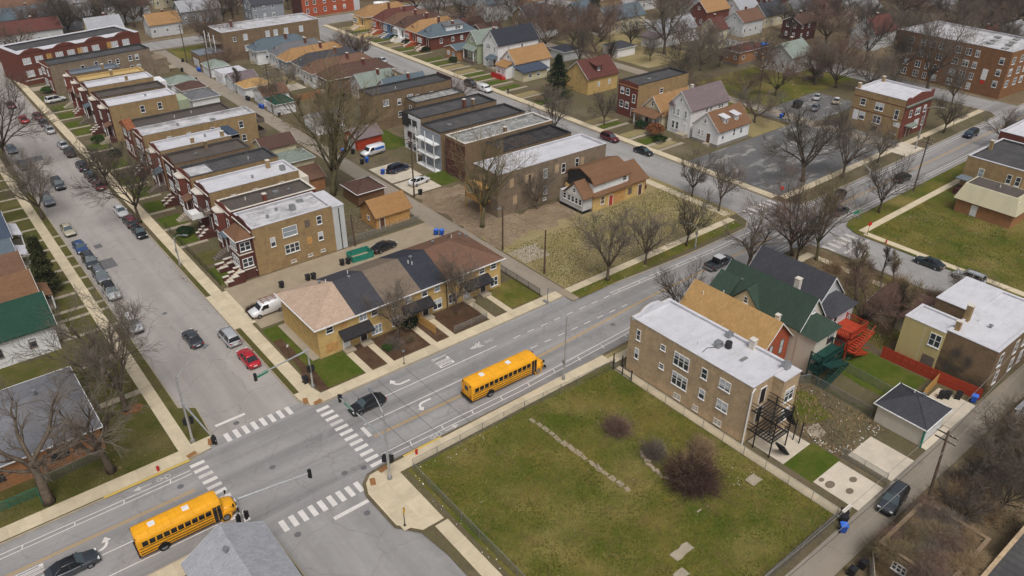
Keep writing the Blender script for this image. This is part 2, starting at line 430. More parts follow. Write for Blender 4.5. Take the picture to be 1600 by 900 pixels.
CACHE = {}
def shared(key, fn):
    if key not in CACHE: CACHE[key] = fn()
    return CACHE[key]
def ob(name, me, parent=None, loc=(0, 0, 0), rz=0.0, scale=None, label=None, cat=None, group=None, kind=None):
    o = bpy.data.objects.new(name, me)
    col.objects.link(o)
    o.location = loc
    if rz: o.rotation_euler = (0, 0, rz)
    if scale: o.scale = scale
    if parent: o.parent = parent
    for k, v in (('label', label), ('category', cat), ('group', group), ('kind', kind)):
        if v: o[k] = v
    return o
def thing(name, label, cat, loc=(0, 0, 0), rz=0.0, group=None, scale=None):
    return ob(name, None, None, loc, rz, scale, label, cat, group)
def copy_tree(src, loc, rz, label, scale=None, group=None):
    r = src.copy(); col.objects.link(r)
    r.location = loc; r.rotation_euler = (0, 0, rz); r['label'] = label
    if scale: r.scale = scale
    if group: r['group'] = group
    for ch in KIDS.get(src.name, []):
        c = ch.copy(); col.objects.link(c); c.parent = r
    return r
KIDS = {}
ZB = 0.14
def lvl(k): return ZB + 0.004 * k
def struct(name, mb, mat, parent=None, label=None):
    return ob(name, mb.mesh(name, mat), parent, kind='structure' if not parent else None, label=label)
def rect(x0, y0, x1, y1): return [(x0, y0), (x1, y0), (x1, y1), (x0, y1)]
rnd = random.Random(7)
def wob(pts, amt=0.35, step=2.0, seed=1):
    """uneven edge for worn lawns and dirt"""
    r = random.Random(seed); out = []
    n = len(pts)
    for i in range(n):
        a = Vector(pts[i]); b = Vector(pts[(i + 1) % n]); L = (b - a).length
        k = max(1, int(L / step)); nrm = Vector((b.y - a.y, a.x - b.x)).normalized()
        for j in range(k):
            p = a.lerp(b, j / k) + nrm * r.uniform(-amt, amt) * (0 if j == 0 else 1)
            out.append((p.x, p.y))
    return out

# ------------------------------------------------------------------ ground, roads, blocks
struct('ground', MB().sheet(rect(-900, -700, 1500, 1500), -0.03), 'scrub', label='bare winter ground stretching away under the whole neighbourhood')
struct('side_street', MB().sheet(rect(-10.5, 3, 5, 420), -0.010), 'side_asphalt', label='pale side street with parked cars running away from the junction')
struct('side_street', MB().sheet(rect(-10.0, -200, 5, -8.6), -0.010), 'second_asphalt', label='side street leaving the junction below the bus stop corner')
struct('side_street', MB().sheet(rect(90, -200, 104, 420), -0.010), 'second_asphalt', label='second side street with bungalows along its far kerb')
struct('side_street', MB().sheet(rect(190, 3, 200.5, 420), -0.010), 'second_asphalt', label='third side street in front of the big brick apartment block')
struct('side_street', MB().sheet(rect(-200, 193.5, 420, 204.5), -0.014), 'second_asphalt', label='cross street far behind the bungalows')
ROAD = struct('main_road', MB().sheet(rect(-300, -11.5, 420, 6.6), 0.0), 'main_asphalt', label='grey two-way main road with lane markings crossing the picture')

def inset(poly, d):
    n = len(poly); out = []
    for i in range(n):
        p0, p1, p2 = Vector(poly[i - 1]), Vector(poly[i]), Vector(poly[(i + 1) % n])
        e1 = (p1 - p0).normalized(); e2 = (p2 - p1).normalized()
        n1 = Vector((-e1.y, e1.x)); n2 = Vector((-e2.y, e2.x))
        b = (n1 + n2); k = d / max(0.35, (1 + n1.dot(n2)))
        out.append((p1.x + b.x * k, p1.y + b.y * k))
    return out
def block(poly, mat, label):
    """kerb all round, ground inside it"""
    struct('kerb', MB().prism(poly, -0.05, ZB - 0.01), 'kerb_concrete', label='concrete kerb of the ' + label)
    return struct('ground', MB().sheet(inset(poly, 0.17), ZB), mat, label='ground of the ' + label)
BW = block([(-9.0, 192), (-200, 192), (-200, 4.9), (-11.5, 4.8), (-8.8, 5.4), (-7.7, 7.0), (-7.3, 13.7), (-9.0, 15.0)], 'lawn', 'block of small houses west of the side street')
BN = block([(3.0, 192), (3.0, 6.9), (3.9, 5.1), (5.2, 4.6), (46, 4.7), (51, 2.9), (62, 2.1), (72, 1.6), (87.5, 1.6), (90.2, 3.2), (91.6, 7.5), (92.3, 192)], 'yard', 'block between the two side streets')
BE = block([(101.6, 192), (101.6, 6.6), (102.4, 3.0), (105, 0.9), (188, 0.9), (190.5, 3), (190.5, 192)], 'yard', 'block east of the second side street')
BSE = block([(101.2, -200), (101.2, -11.9), (102.6, -9.3), (105, -8.4), (420, -8.4), (420, -200)], 'lot_grass', 'grassy corner lot across the second side street')
BS = block([(4.4, -200), (4.1, -24.5), (3.6, -20.4), (1.8, -18.1), (1.7, -12.4), (2.3, -10.7), (3.4, -9.75), (5.2, -9.6), (32, -10.1), (48, -9.8), (60, -8.8), (70, -8.4), (87.6, -8.4), (90.5, -9.4), (91.6, -12), (91.3, -200)], 'yard', 'block of the vacant corner lot')
BSW = block([(-200, -200), (-8.1, -200), (-8.2, -17), (-8.4, -11.8), (-9.2, -9.9), (-11, -8.8), (-15.6, -8.2), (-200, -7.8)], 'lawn', 'corner of the grey roofed house beside the bus')
BFN = block([(-200, 600), (-200, 206), (420, 206), (420, 600)], 'scrub', 'wooded blocks beyond the far cross street')
BFE = block([(201, 192), (201, 0.9), (420, 0.9), (420, 192)], 'scrub', 'block of the big apartment building')

def patch(name, pts, mat, k, label, parent=None, w=None):
    if w: pts = wob(pts, *w)
    if label is None and parent is None:
        x, y = pts[0]
        parent = BW if x < -8 else (BS if y < 0 else (BN if x < 95 else BE))
    return struct(name, MB().sheet(pts, lvl(k)), mat, parent, label)
# lots and yards
patch('lawn', rect(7.2, -45.6, 39.0, -12.0), 'lot_grass', 1, 'vacant corner lot of patchy green grass')
patch('lawn', rect(41.0, -41.6, 46.8, -37.9), 'rich_lawn', 2, 'small square of green grass between patio and slab')
patch('dirt', rect(46.8, -41.6, 56.0, -27.5), 'yard', 2, 'littered brown scrub yard behind the white roofed brick building', w=(0.5, 2, 3))
patch('lawn', wob([(48.5, -35), (53, -37), (55, -33), (52, -29.5), (48.6, -30.5)], .8, 1.5, 21), 'lot_grass', 3, 'weedy grass in the littered yard')
patch('concrete_pad', wob([(47.4, -38.6), (49.6, -38.0), (50.4, -36.4), (48.2, -35.6)], .3, 1, 22), 'old_concrete', 4, 'broken old paving in the littered yard')
patch('lawn', rect(57.0, -40.6, 69.2, -30.4), 'rich_lawn', 3, 'green back lawn between fence and garage')
patch('dirt', rect(57.2, -40.4, 61.6, -31.0), 'yard', 4, 'worn brown lawn below the green stairs', w=(0.4, 2, 4))
patch('lawn', rect(71, -33, 91, -22), 'lot_grass', 2, 'rough grass beside the dark house', w=(0.6, 2, 5))
patch('dirt', rect(71.5, -34, 91, -9.5), 'scrub', 1, 'brushy corner ground behind the dark house')
patch('dirt', rect(24, -140, 91, -50.2), 'scrub', 1, 'overgrown brown scrub south of the alley')
patch('dirt', wob(rect(47.6, 23.5, 58.5, 49.6), 1.3, 2.0, 6), 'dirt', 2, 'bare rubble-strewn dirt yard behind the alley pole')
patch('lawn', rect(47.8, 6.4, 91.4, 30.5), 'dry_grass', 1, 'dry vacant lot around the boarded house')

patch('dirt', wob([(56, 25), (60, 23.5), (68, 25.5), (69, 31), (58, 31.6)], 0.9, 1.6, 9), 'dirt', 4, 'dirt strip in front of the derelict flats')
patch('dirt', wob([(48, 16.2), (53.5, 15.8), (53.8, 20.5), (48, 20.8)], 0.3, 2, 10), 'old_concrete', 5, 'old concrete apron off the alley')
patch('lawn', rect(55.4, 50.8, 61.2, 57.4), 'rich_lawn', 3, 'bright green grass patch behind the parked white car')
patch('lawn', rect(57.4, 74, 63.5, 86), 'rich_lawn', 3, 'green back yard beside the long brown brick flats')
patch('lawn', rect(48, 176, 62, 191), 'lot_grass', 2, 'green corner at the top of the alley', w=(0.5, 3, 11))
patch('lawn', rect(56.4, 133, 64.5, 141.5), 'dry_grass', 3, 'dry yard behind the garages')
patch('lawn', rect(128, 40, 190, 66), 'lot_grass', 2, 'green lawn behind the white houses', w=(0.8, 3, 12))
patch('lawn', rect(152, 84, 176, 124), 'dry_grass', 2, 'olive yard behind the white garage', w=(0.8, 3, 13))
patch('parking_lot', rect(104.2, 6.0, 151.0, 29.0), 'lot_asphalt', 2, 'cracked grey parking lot beside the white house')
patch('parking_lot', rect(143, 26.5, 170, 40), 'lot_asphalt', 1, 'small parking yard behind the corner brick flats')
patch('lawn', rect(127.4, 29.2, 141, 40), 'dry_grass', 3, 'grass strip behind the white cottage')
# paved ways
patch('alley', rect(43.6, 5.0, 47.5, 191), 'alley_surface', 3, 'worn concrete alley running behind the two-flats')
patch('alley', rect(4.2, -50.0, 91.0, -47.0), 'alley_surface_east', 4, 'worn alley along the back of the vacant lot')
patch('alley', rect(144.6, 6, 149.0, 191), 'alley_surface', 3, 'alley behind the gabled houses')
patch('driveway', rect(6.2, 25.2, 43.6, 39.2), 'dirty_concrete', 2, 'stained paved yard behind the yellow townhouses')
patch('driveway', rect(5.8, 169.0, 43.6, 173.0), 'old_concrete', 2, 'drive beside the far red brick building')
for _r, _l in ((rect(41.2, -47.0, 46.4, -41.6), 'pale concrete parking slab with oil stains beside the alley'), (rect(48.1, -47.0, 53.2, -41.7), 'pale concrete slab beside the littered yard'),
               (rect(62.0, -47.0, 68.8, -42.3), 'pale concrete pad between white garage and orange fence'), (rect(41.0, -37.9, 46.4, -33.0), 'pale concrete patio behind the white roofed brick building'),
               (rect(48.2, 58.0, 55.4, 67.2), 'concrete car pad with the blue estate car'), (rect(48.2, 50.7, 55.2, 57.3), 'concrete car pad with the white sedan'),
               (rect(56.4, 127.6, 64.2, 133), 'concrete pad behind the tan bungalow'), (rect(56.0, -47.0, 61.9, -46.2), 'concrete apron of the white garage')):
    patch('concrete_pad', _r, 'pale_concrete', 6, _l)
for _x, _y, _s in ((42.3, -43.0, 0.7), (43.1, -44.9, 0.55), (45.0, -44.2, 0.55), (42.2, -42.0, .4)):
    patch('stain', wob([(_x + _s * math.cos(t), _y + _s * .7 * math.sin(t)) for t in [i * .7 for i in range(9)]], .1, .5, int(_x * 9)), 'joint_concrete', 7, None, None)
# sidewalks: sheet of joint mortar with raised slabs on it
SLAB = MB().add([(-.5, -.5, 0), (.5, -.5, 0), (.5, .5, 0), (-.5, .5, 0), (-.482, -.482, .02), (.482, -.482, .02), (.482, .482, .02), (-.482, .482, .02)],
                [(4, 5, 6, 7), (0, 1, 5, 4), (1, 2, 6, 5), (2, 3, 7, 6), (3, 0, 4, 7)]).mesh('slab', 'sidewalk_concrete')
def sidewalk(x0, y0, x1, y1, label, slabs=True, step=1.6, mat=None):
    w = struct('pavement', MB().sheet(rect(x0, y0, x1, y1), lvl(8)), mat or ('joint_concrete' if slabs else 'sidewalk_concrete'), label=label)
    if slabs:
        lx, ly = x1 - x0, y1 - y0
        n = max(1, round(max(lx, ly) / step))
        for i in range(n):
            dz = rnd.uniform(0, .008); rr = rnd.uniform(-.006, .006)
            if lx > ly: s = ob('slab', SLAB, w, (x0 + (i + .5) * lx / n, (y0 + y1) / 2, lvl(8) + dz), rr, (lx / n, ly, 1))
            else: s = ob('slab', SLAB, w, ((x0 + x1) / 2, y0 + (i + .5) * ly / n, lvl(8) + dz), rr, (lx, ly / n, 1))
            if i % 9 == 4 and mat is None: s.rotation_euler.x = rnd.uniform(-.006, .006)
    return w
sidewalk(3.9, 6.8, 5.65, 62, 'sidewalk beside the two-flats')
sidewalk(3.9, 62, 5.65, 192, 'sidewalk beside the two-flats, far end', False)
sidewalk(-11.8, 7.4, -10.25, 62, 'sidewalk beside the grey roofed corner house and green roofed cottage')
sidewalk(-11.8, 62, -10.25, 192, 'sidewalk beside the west cottages, far end', False)
sidewalk(5.3, 4.8, 46.0, 6.6, 'sidewalk in front of the yellow townhouses')
sidewalk(47.6, 4.75, 88.5, 6.2, 'sidewalk along the dry vacant lot')
sidewalk(-60, 5.1, -11.8, 7.1, 'sidewalk beside the bike lane west of the junction')
sidewalk(-11.8, 5.3, -8.6, 7.4, 'corner paving under the northwest signal', True, 1.6)
sidewalk(3.9, 5.1, 5.3, 6.8, 'corner paving under the street name sign', True)
sidewalk(6.2, -11.7, 39.8, -9.95, 'sidewalk beside the vacant lot')
sidewalk(39.8, -12.3, 62, -11.0, 'sidewalk in front of the white roofed brick building')
sidewalk(62, -12.0, 88, -10.6, 'sidewalk in front of the green and dark gabled houses', False)
sidewalk(2.2, -19.2, 4.3, -11.7, 'bus stop paving by the kerb', True, 1.5)
sidewalk(4.3, -20.2, 6.3, -11.7, 'bus stop paving by the lot fence', True, 1.5)
sidewalk(3.6, -11.7, 6.2, -10.0, 'corner paving under the southeast signal', True, 1.4)
sidewalk(5.0, -60, 6.6, -20.6, 'narrow sidewalk south of the bus stop')
sidewalk(-60, -10.6, -9.6, -8.4, 'sidewalk beside the grey roofed house at the junction')
sidewalk(102.0, 6.4, 104.0, 192, 'long pale sidewalk in front of the bungalows', False)
sidewalk(88.3, 7, 90.2, 192, 'sidewalk behind the long flats', False)
sidewalk(104, 4.4, 190, 6.0, 'sidewalk along the parking lot', False)
sidewalk(102.4, -12.9, 200, -11.6, 'sidewalk across the grassy corner lot', False)
sidewalk(101.6, -60, 103.0, -13.0, 'yellowish sidewalk beside the parked cars by the corner lot', False)
sidewalk(86.9, -60, 88.3, -12, 'sidewalk beside the brushy corner', False)
sidewalk(38.7, -46.4, 40.0, -13.2, 'concrete strip along the foot of the white roofed brick building')
patch('pavement', [(1.95, -18.0), (3.75, -20.25), (6.35, -20.3), (6.35, -9.95), (5.2, -9.85), (3.5, -9.98), (2.5, -10.85), (1.9, -12.4)][::1], 'sidewalk_concrete', 7, 'bare concrete of the bus stop corner')
patch('pavement', [(-11.8, 7.4), (-11.8, 5.0), (-9.0, 5.6), (-7.95, 7.1), (-7.9, 7.5)], 'sidewalk_concrete', 7, 'bare concrete of the northwest corner')
patch('pavement', [(3.2, 8.4), (3.2, 7.0), (4.0, 5.35), (5.3, 4.85), (6.0, 6.7), (5.6, 8.4)], 'sidewalk_concrete', 7, 'bare concrete of the northeast corner')
# verges
for _r, _l in ((rect(3.2, 8.5, 3.9, 27), 'green verge beside the red car'), (rect(3.2, 38.6, 3.9, 62), 'patchy verge beside the two-flats'), (rect(-10.25, 15.2, -9.2, 62), 'verge beside the west kerb'), (rect(-10.25, 7.6, -7.9, 13.6), 'green verge by the northwest signal')):
    patch('lawn', _r, 'lawn', 5, _l)
patch('verge', rect(31.5, -11.0, 60, -10.25), 'dry_grass', 5, 'narrow dry verge beside the vacant lot')
patch('verge', rect(47.6, 2.7, 88, 4.75), 'lot_grass', 5, 'grass verge with young street trees')
for _y in (28, 31, 36):
    pass
patch('driveway', rect(3.1, 27.2, 6.3, 38.4), 'sidewalk_concrete', 6, 'concrete driveway apron by the white van')
patch('driveway', rect(46.2, 2.8, 47.6, 6.3), 'dirty_concrete', 6, 'alley mouth at the main road')
patch('driveway', rect(143.8, 1.1, 151.8, 6.3), 'pale_concrete', 9, 'parking lot driveway apron')
# front walks
def walk(x0, y0, x1, y1, label, mat='old_concrete', k=6):
    patch('path', rect(x0, y0, x1, y1), mat, k, label)
for i, x in enumerate((12.6, 15.9, 22.9, 26.0, 33.2, 36.5)):
    walk(x, 6.6, x + 1.0, 12.9, 'front walk to yellow townhouse door number %s from the junction' % ('one two three four five six'.split()[i]), 'sidewalk_concrete')
patch('lawn', rect(6.0, 6.9, 12.6, 13.0), 'rich_lawn', 5, 'green corner lawn in front of the townhouses')
patch('lawn', rect(6.0, 13.0, 9.2, 24.6), 'rich_lawn', 5, 'green side lawn of the townhouses')
patch('dirt', wob(rect(6.0, 6.8, 7.3, 21), .3, 2, 14), 'mulch', 6, None)
patch('dirt', rect(16.9, 6.8, 22.9, 12.9), 'mulch', 5, 'planted front bed under the bare townhouse tree')
patch('dirt', rect(13.6, 6.8, 15.9, 12.9), 'mulch', 5, 'narrow planted bed by the first townhouse doors')
patch('dirt', rect(23.9, 6.8, 26.0, 12.9), 'mulch', 5, 'brown bed behind the wooden screen')
patch('dirt', rect(27.0, 6.8, 33.2, 12.9), 'mulch', 5, 'fenced front bed with clutter')
patch('lawn', rect(37.6, 6.9, 43.4, 13.6), 'lot_grass', 5, 'grass corner by the alley fence')
for i, y in enumerate((20.7, 30.8, 39.0, 44.3, 46.9, 51.8, 56.0, 60.6, 64.8, 69.5, 74.0, 79.5, 85.0, 90.4, 96, 101.5, 107, 113)):
    walk(-16.6, y, -11.8, y + (1.1 if y < 35 else .8), None)
    if 36 < y < 75: walk(-10.25, y, -9.2, y + .7, None)
for i, y in enumerate((56.4, 64.6, 72.8, 80.8, 88.5, 99, 112, 124.5, 131, 139, 146, 156)):
    walk(5.65, y, 10.4, y + .9, None)
    patch('lawn', rect(6.1, y + 1.2, 10.2, y + 6.0), 'rich_lawn', 5, None)
patch('lawn', rect(6.3, 40.6, 10.4, 46.6), 'rich_lawn', 5, None)
patch('lawn', rect(6.3, 48.0, 10.0, 53), 'lawn', 5, None)
for y in (36.5, 40, 45.4, 53.5, 57, 76, 84, 91.5, 97.5, 103.0, 107.5, 111.5, 117.5, 122.8, 128, 137.5, 143.5, 150.5, 158, 165.5, 173, 180.5):
    walk(104, y, 112, y + 1.0, None)
    patch('lawn', rect(104.3, y + 1.3, 111, y + 4.2), 'rich_lawn' if int(y) % 3 else 'dry_grass', 5, None)
patch('sand', rect(104.3, 167.5, 109, 172), 'straw_roof', 6, 'sandy front yard of a far bungalow')

# ------------------------------------------------------------------ road markings (all parts of the road)
def mark(name, pts, mat='white_paint_mark', k=1, label=None):
    return ob(name, MB().sheet(pts, 0.004 * k).mesh(name, mat), ROAD, label=label)
def line(x0, y0, x1, y1, w=.12, name='lane_line', mat='white_paint_mark', k=1):
    d = Vector((x1 - x0, y1 - y0)).normalized(); n = Vector((-d.y, d.x)) * w / 2
    return mark(name, [(x0 - n.x, y0 - n.y), (x1 - n.x, y1 - n.y), (x1 + n.x, y1 + n.y), (x0 + n.x, y0 + n.y)], mat, k)
for i in range(12):
    w = .56; y = 3.8 - 1.14 * i
    mark('crosswalk_bar', rect(4.0 + i * .03, y - w / 2, 5.65 + i * .03, y + w / 2), 'worn_paint_mark' if i == 3 else 'white_paint_mark', 2)
for i in range(11):
    y = 3.9 - 1.13 * i
    mark('crosswalk_bar', rect(-11.6 + i * .06, y - .27, -10.0 + i * .06, y + .27), 'worn_paint_mark' if i in (2, 4) else 'white_paint_mark', 2)
for i in range(8): mark('crosswalk_bar', rect(-6.4 + 1.11 * i - .28, 5.25, -6.4 + 1.11 * i + .28, 6.9), 'white_paint_mark', 2)
for i in range(9): mark('crosswalk_bar', rect(-7.1 + 1.1 * i - .29, -11.5, -7.1 + 1.1 * i + .29, -9.8), 'white_paint_mark', 2)
mark('stop_line', rect(-6.8, 8.7, -3.1, 9.15)); mark('stop_line', rect(-2.6, -13.3, 1.5, -12.8)); mark('stop_line', rect(6.6, -4.3, 7.1, -2.3), 'white_paint_mark')
for i in range(6): mark('crosswalk_bar', rect(93.5 + 1.5 * i - .35, 4.5, 93.5 + 1.5 * i + .35, 6.5), 'white_paint_mark', 2)
for i in range(5): mark('crosswalk_bar', rect(92.3 + 1.8 * i - .4, -13.1, 92.3 + 1.8 * i + .4, -10.8), 'worn_paint_mark', 2)
mark('stop_line', rect(92.9, -14.9, 100.6, -14.3), 'worn_paint_mark', 2)
for i in range(7): mark('crosswalk_bar', rect(88.6, .6 - 1.3 * i, 90.6, 1.1 - 1.3 * i), 'worn_paint_mark', 2)
for yy in (-4.52, -4.76): line(7.2, yy, 28, yy - .25, .1, 'centre_line', 'yellow_paint_mark'); line(28, yy - .25, 56, yy + 1.1, .1, 'centre_line', 'yellow_paint_mark'); line(56, yy + 1.1, 88, yy + 1.3, .1, 'centre_line', 'yellow_paint_mark')
for yy in (.5, .25): line(-60, yy, -12.4, yy - .25, .1, 'centre_line', 'yellow_paint_mark')
for yy in (-3.2, -3.45): line(104, yy, 260, yy, .1, 'centre_line', 'yellow_paint_mark')
line(11.4, 1.1, 30, .95, .13); line(7.3, -2.05, 21.5, -2.2, .13); line(21.5, -2.2, 31, -2.4, .13)
for i in range(8):
    line(33.0 + 2.52 * i, .9 - .04 * i, 34.2 + 2.52 * i, .88 - .04 * i, .13, 'lane_dash'); line(33.3 + 2.52 * i, -2.5 - .05 * i, 34.5 + 2.52 * i, -2.52 - .05 * i, .13, 'lane_dash')
for a, b in ((-7.75, -7.45), (-8.55, -8.2)):
    line(6.2, a, 26, a - .35, .11, 'bike_lane_line'); line(26, a - .35, 49, b + .02, .11, 'bike_lane_line'); line(49, b + .02, 88, b + 1.0, .11, 'bike_lane_line')
for i in range(9):
    x = 9.8 + 4.5 * i; line(x, -8.85, x + .25, -8.0, .12, 'bike_lane_bar')
for a, b in ((1.1, .35), (.5, -.3)):
    line(52.5, a, 77, b, .11, 'bike_lane_line'); line(77, b, 88, b, .11, 'bike_lane_line')
for i in range(7): line(54 + 4.4 * i, .45 - .03 * 4.4 * i, 54.3 + 4.4 * i, 1.1 - .03 * 4.4 * i, .12, 'bike_lane_bar')
for a in (3.55, 2.95): line(-60, a + .1, -11.8, a - .15, .11, 'bike_lane_line')
for i in range(8): line(-14.2 - 4.9 * i, 2.85, -13.9 - 4.9 * i, 3.5, .12, 'bike_lane_bar')
line(-60, -2.5, -23.7, -2.8, .13); line(-22.8, -2.85, -12.2, -3.1, .13); line(-60, -5.1, -11.6, -6.2, .13)
for yy in (.2, -.4): line(104, yy, 260, yy, .12, 'bike_lane_line')
for yy in (-6.6, -7.2): line(104, yy, 260, yy, .12, 'bike_lane_line')
mark('bike_lane_patch', rect(108.5, -7.6, 111.5, -6.9), 'sign_green', 1)
# expansion joints and dark patches
for x in (9.6, 13.4, 17.6): line(x, -9.7, x - .3, 4.6, .09, 'road_joint', 'patch_asphalt')
mark('road_patch', rect(-6.9, 57.2, -4.3, 60.8), 'patch_asphalt', 1); mark('road_patch', rect(-6.5, 115, -3, 118.2), 'patch_asphalt', 1); mark('road_patch', rect(-5.6, 65.6, -4.4, 67.2), 'patch_asphalt', 1)
mark('road_patch', rect(124, -6, 130, -3.6), 'second_asphalt', 1)
def arrow(x, y, d, turn, s=1.0):
    """turn arrow: d=+1 heads east, -1 heads west; turn=+1 left, -1 right of its heading"""
    pts = []
    for t in range(7):
        a = t / 6 * math.pi / 2
        pts.append((.25 + .85 * math.sin(a), .85 - .85 * math.cos(a)))
    c = [(-1.1, 0)] + pts
    L = []; Rr = []
    for i, p in enumerate(c):
        q = c[min(i + 1, len(c) - 1)]; o = c[max(i - 1, 0)]
        tx, ty = q[0] - o[0], q[1] - o[1]; m = math.hypot(tx, ty)
        nx, ny = -ty / m, tx / m; w = .16
        L.append((p[0] + nx * w, p[1] + ny * w)); Rr.append((p[0] - nx * w, p[1] - ny * w))
    e = c[-1]
    poly = L[:-1] + [(e[0] - .16, e[1]), (e[0] - .5, e[1]), (e[0], e[1] + .75), (e[0] + .5, e[1]), (e[0] + .16, e[1])] + Rr[:-1][::-1]
    pts = [(x + d * px * s, y + d * turn * py * s) for px, py in poly]
    if d * d * turn < 0: pts = pts[::-1]
    mark('turn_arrow', pts, 'white_paint_mark', 2)
arrow(15.4, 2.0, -1, -1, .95); arrow(15.4, -2.9, -1, 1, .9); arrow(-23.0, -2.1, 1, 1, .95)
def letters(x, y, ux, uy, rx, ry, text, w, h, gap):
    """road lettering; (ux,uy) is up, (rx,ry) is reading direction"""
    G = {'O': [[(0, 0), (1, 0), (1, .14), (0, .14)], [(0, .86), (1, .86), (1, 1), (0, 1)], [(0, .14), (.26, .14), (.26, .86), (0, .86)], [(.74, .14), (1, .14), (1, .86), (.74, .86)]],
         'N': [[(0, 0), (.24, 0), (.24, 1), (0, 1)], [(.76, 0), (1, 0), (1, 1), (.76, 1)], [(.24, .85), (.24, 1), (.76, .15), (.76, 0)]],
         'L': [[(0, 0), (1, 0), (1, .15), (0, .15)], [(0, .15), (.26, .15), (.26, 1), (0, 1)]],
         'Y': [[(.37, 0), (.63, 0), (.63, .5), (.37, .5)], [(.37, .5), (.55, .5), (.25, 1), (0, 1)], [(.45, .5), (.63, .5), (1, 1), (.75, 1)]]}
    for i, ch in enumerate(text):
        mb = MB()
        for poly in G[ch]:
            pts = [(x + rx * (i * (w + gap) + px * w) + ux * py * h, y + ry * (i * (w + gap) + px * w) + uy * py * h) for px, py in poly]
            if sum(pts[k][0] * pts[(k + 1) % len(pts)][1] - pts[(k + 1) % len(pts)][0] * pts[k][1] for k in range(len(pts))) < 0: pts = pts[::-1]
            mb.sheet(pts, .008)
        ob('road_letter', mb.mesh('road_letter', 'white_paint_mark'), ROAD)
letters(23.3, 1.5, -1, 0, 0, 1, 'ONLY', .5, 2.3, .12)
letters(-30.2, -.2, 1, 0, 0, -1, 'ONLY', .42, 2.6, .1)
def bike(x, y, d):
    mb = MB()
    for cx in (-.45, .45):
        for k in range(10):
            a0, a1 = k * .628, (k + 1) * .628
            mb.sheet([(x + cx + .32 * math.cos(a0), y + .32 * math.sin(a0)), (x + cx + .32 * math.cos(a1), y + .32 * math.sin(a1)), (x + cx + .24 * math.cos(a1), y + .24 * math.sin(a1)), (x + cx + .24 * math.cos(a0), y + .24 * math.sin(a0))][::1], .006)
    mb.sheet([(x - .45, y - .04), (x + .1, y - .04), (x + .1, y + .04), (x - .45, y + .04)], .0062)
    mb.sheet([(x + .05, y + .0), (x + .13, y + .0), (x + .35, y + .5 * d), (x + .27, y + .5 * d)], .0064)
    ob('bike_symbol', mb.mesh('bike_symbol', 'worn_paint_mark'), ROAD)
    ob('bike_arrow', MB().sheet([(x + d * 1.3, y - .07), (x + d * 2.5, y - .07), (x + d * 2.5, y + .07), (x + d * 1.3, y + .07)][::int(d)], .006).mesh('bike_arrow', 'worn_paint_mark'), ROAD)
    ob('bike_arrow', MB().sheet([(x + d * 2.5, y - .35), (x + d * 3.3, y), (x + d * 2.5, y + .35)][::int(d)], .0066).mesh('bike_arrow', 'worn_paint_mark'), ROAD)
bike(-14.5, 4.1, -1); bike(13.0, -9.1, 1)
for k in (0, 1):   # sharrow chevrons in the bus lane
    for s_ in (-1, 1): line(27.4 + .5 * k, 2.6, 28.2 + .5 * k, 2.6 + .55 * s_, .16, 'sharrow')
bike(29.9, 2.6, -1)
# tactile ramps, manholes, gutter grates
for x, y, a in ((-10.8, 5.6, .2), (-8.3, 6.4, 1.2), (3.75, 6.3, 1.3), (4.9, 5.2, .2), (5.1, -10.15, .2), (3.2, -11.1, 1.2), (-9.1, -10.6, 1.0)):
    ob('ramp_plate', shared('ramp', lambda: MB().box(-.55, -.3, 0, .55, .3, .03).mesh('ramp_plate', 'tactile_brown')), ROAD, (x, y, lvl(8) + .02), a)
for x, y in ((-4.4, -1.9), (1.5, -7.8), (-13.5, 1.6), (-4.6, 7.9), (3.6, -8.4), (-6.5, -12.6), (-3.2, 38), (.5, -14.5), (46.5, -5.4)):
    ob('manhole_cover', shared('manh', lambda: MB().prism([(.36 * math.cos(i * .524), .36 * math.sin(i * .524)) for i in range(12)], 0, .012).mesh('manhole_cover', 'patch_asphalt')), ROAD, (x, y, .002))
struct('kerb', MB().box(8.0, -10.02, ZB - .008, 13.2, -9.62, ZB + .035), 'yellow_kerb_paint', label='yellow painted kerb by the red hydrant at the lot')
struct('kerb', MB().box(-20.5, 4.72, ZB - .008, -11.3, 5.08, ZB + .035), 'yellow_kerb_paint', label='yellow painted kerb by the red hydrant west of the junction')

# ------------------------------------------------------------------ buildings
def win_mesh(w, h, n, trim):
    def f():
        m = MB(); t = .09; d = -.07
        m.box(-w / 2, d, 0, w / 2, 0, t); m.box(-w / 2, d, h - t, w / 2, 0, h)
        m.box(-w / 2, d, t, -w / 2 + t, 0, h - t); m.box(w / 2 - t, d, t, w / 2, 0, h - t)
        for i in range(1, n): m.box(-w / 2 + i * w / n - .06, d + .005, t, -w / 2 + i * w / n + .06, 0, h - t)
        m.box(-w / 2 + t, -.05, h / 2 - .035, w / 2 - t, 0, h / 2 + .035)
        m.box(-w / 2 - .06, -.12, -.08, w / 2 + .06, 0, 0)
        return m.mesh('window', trim)
    return shared(('win', w, h, n, trim), f)
def pane_mesh(w, h, g):
    return shared(('pane', w, h, g), lambda: MB().box(-w / 2 + .05, -.03, .05, w / 2 - .05, -.001, h - .05).mesh('pane', g))
ROT = {'S': 0.0, 'W': -math.pi / 2, 'N': math.pi, 'E': math.pi / 2}
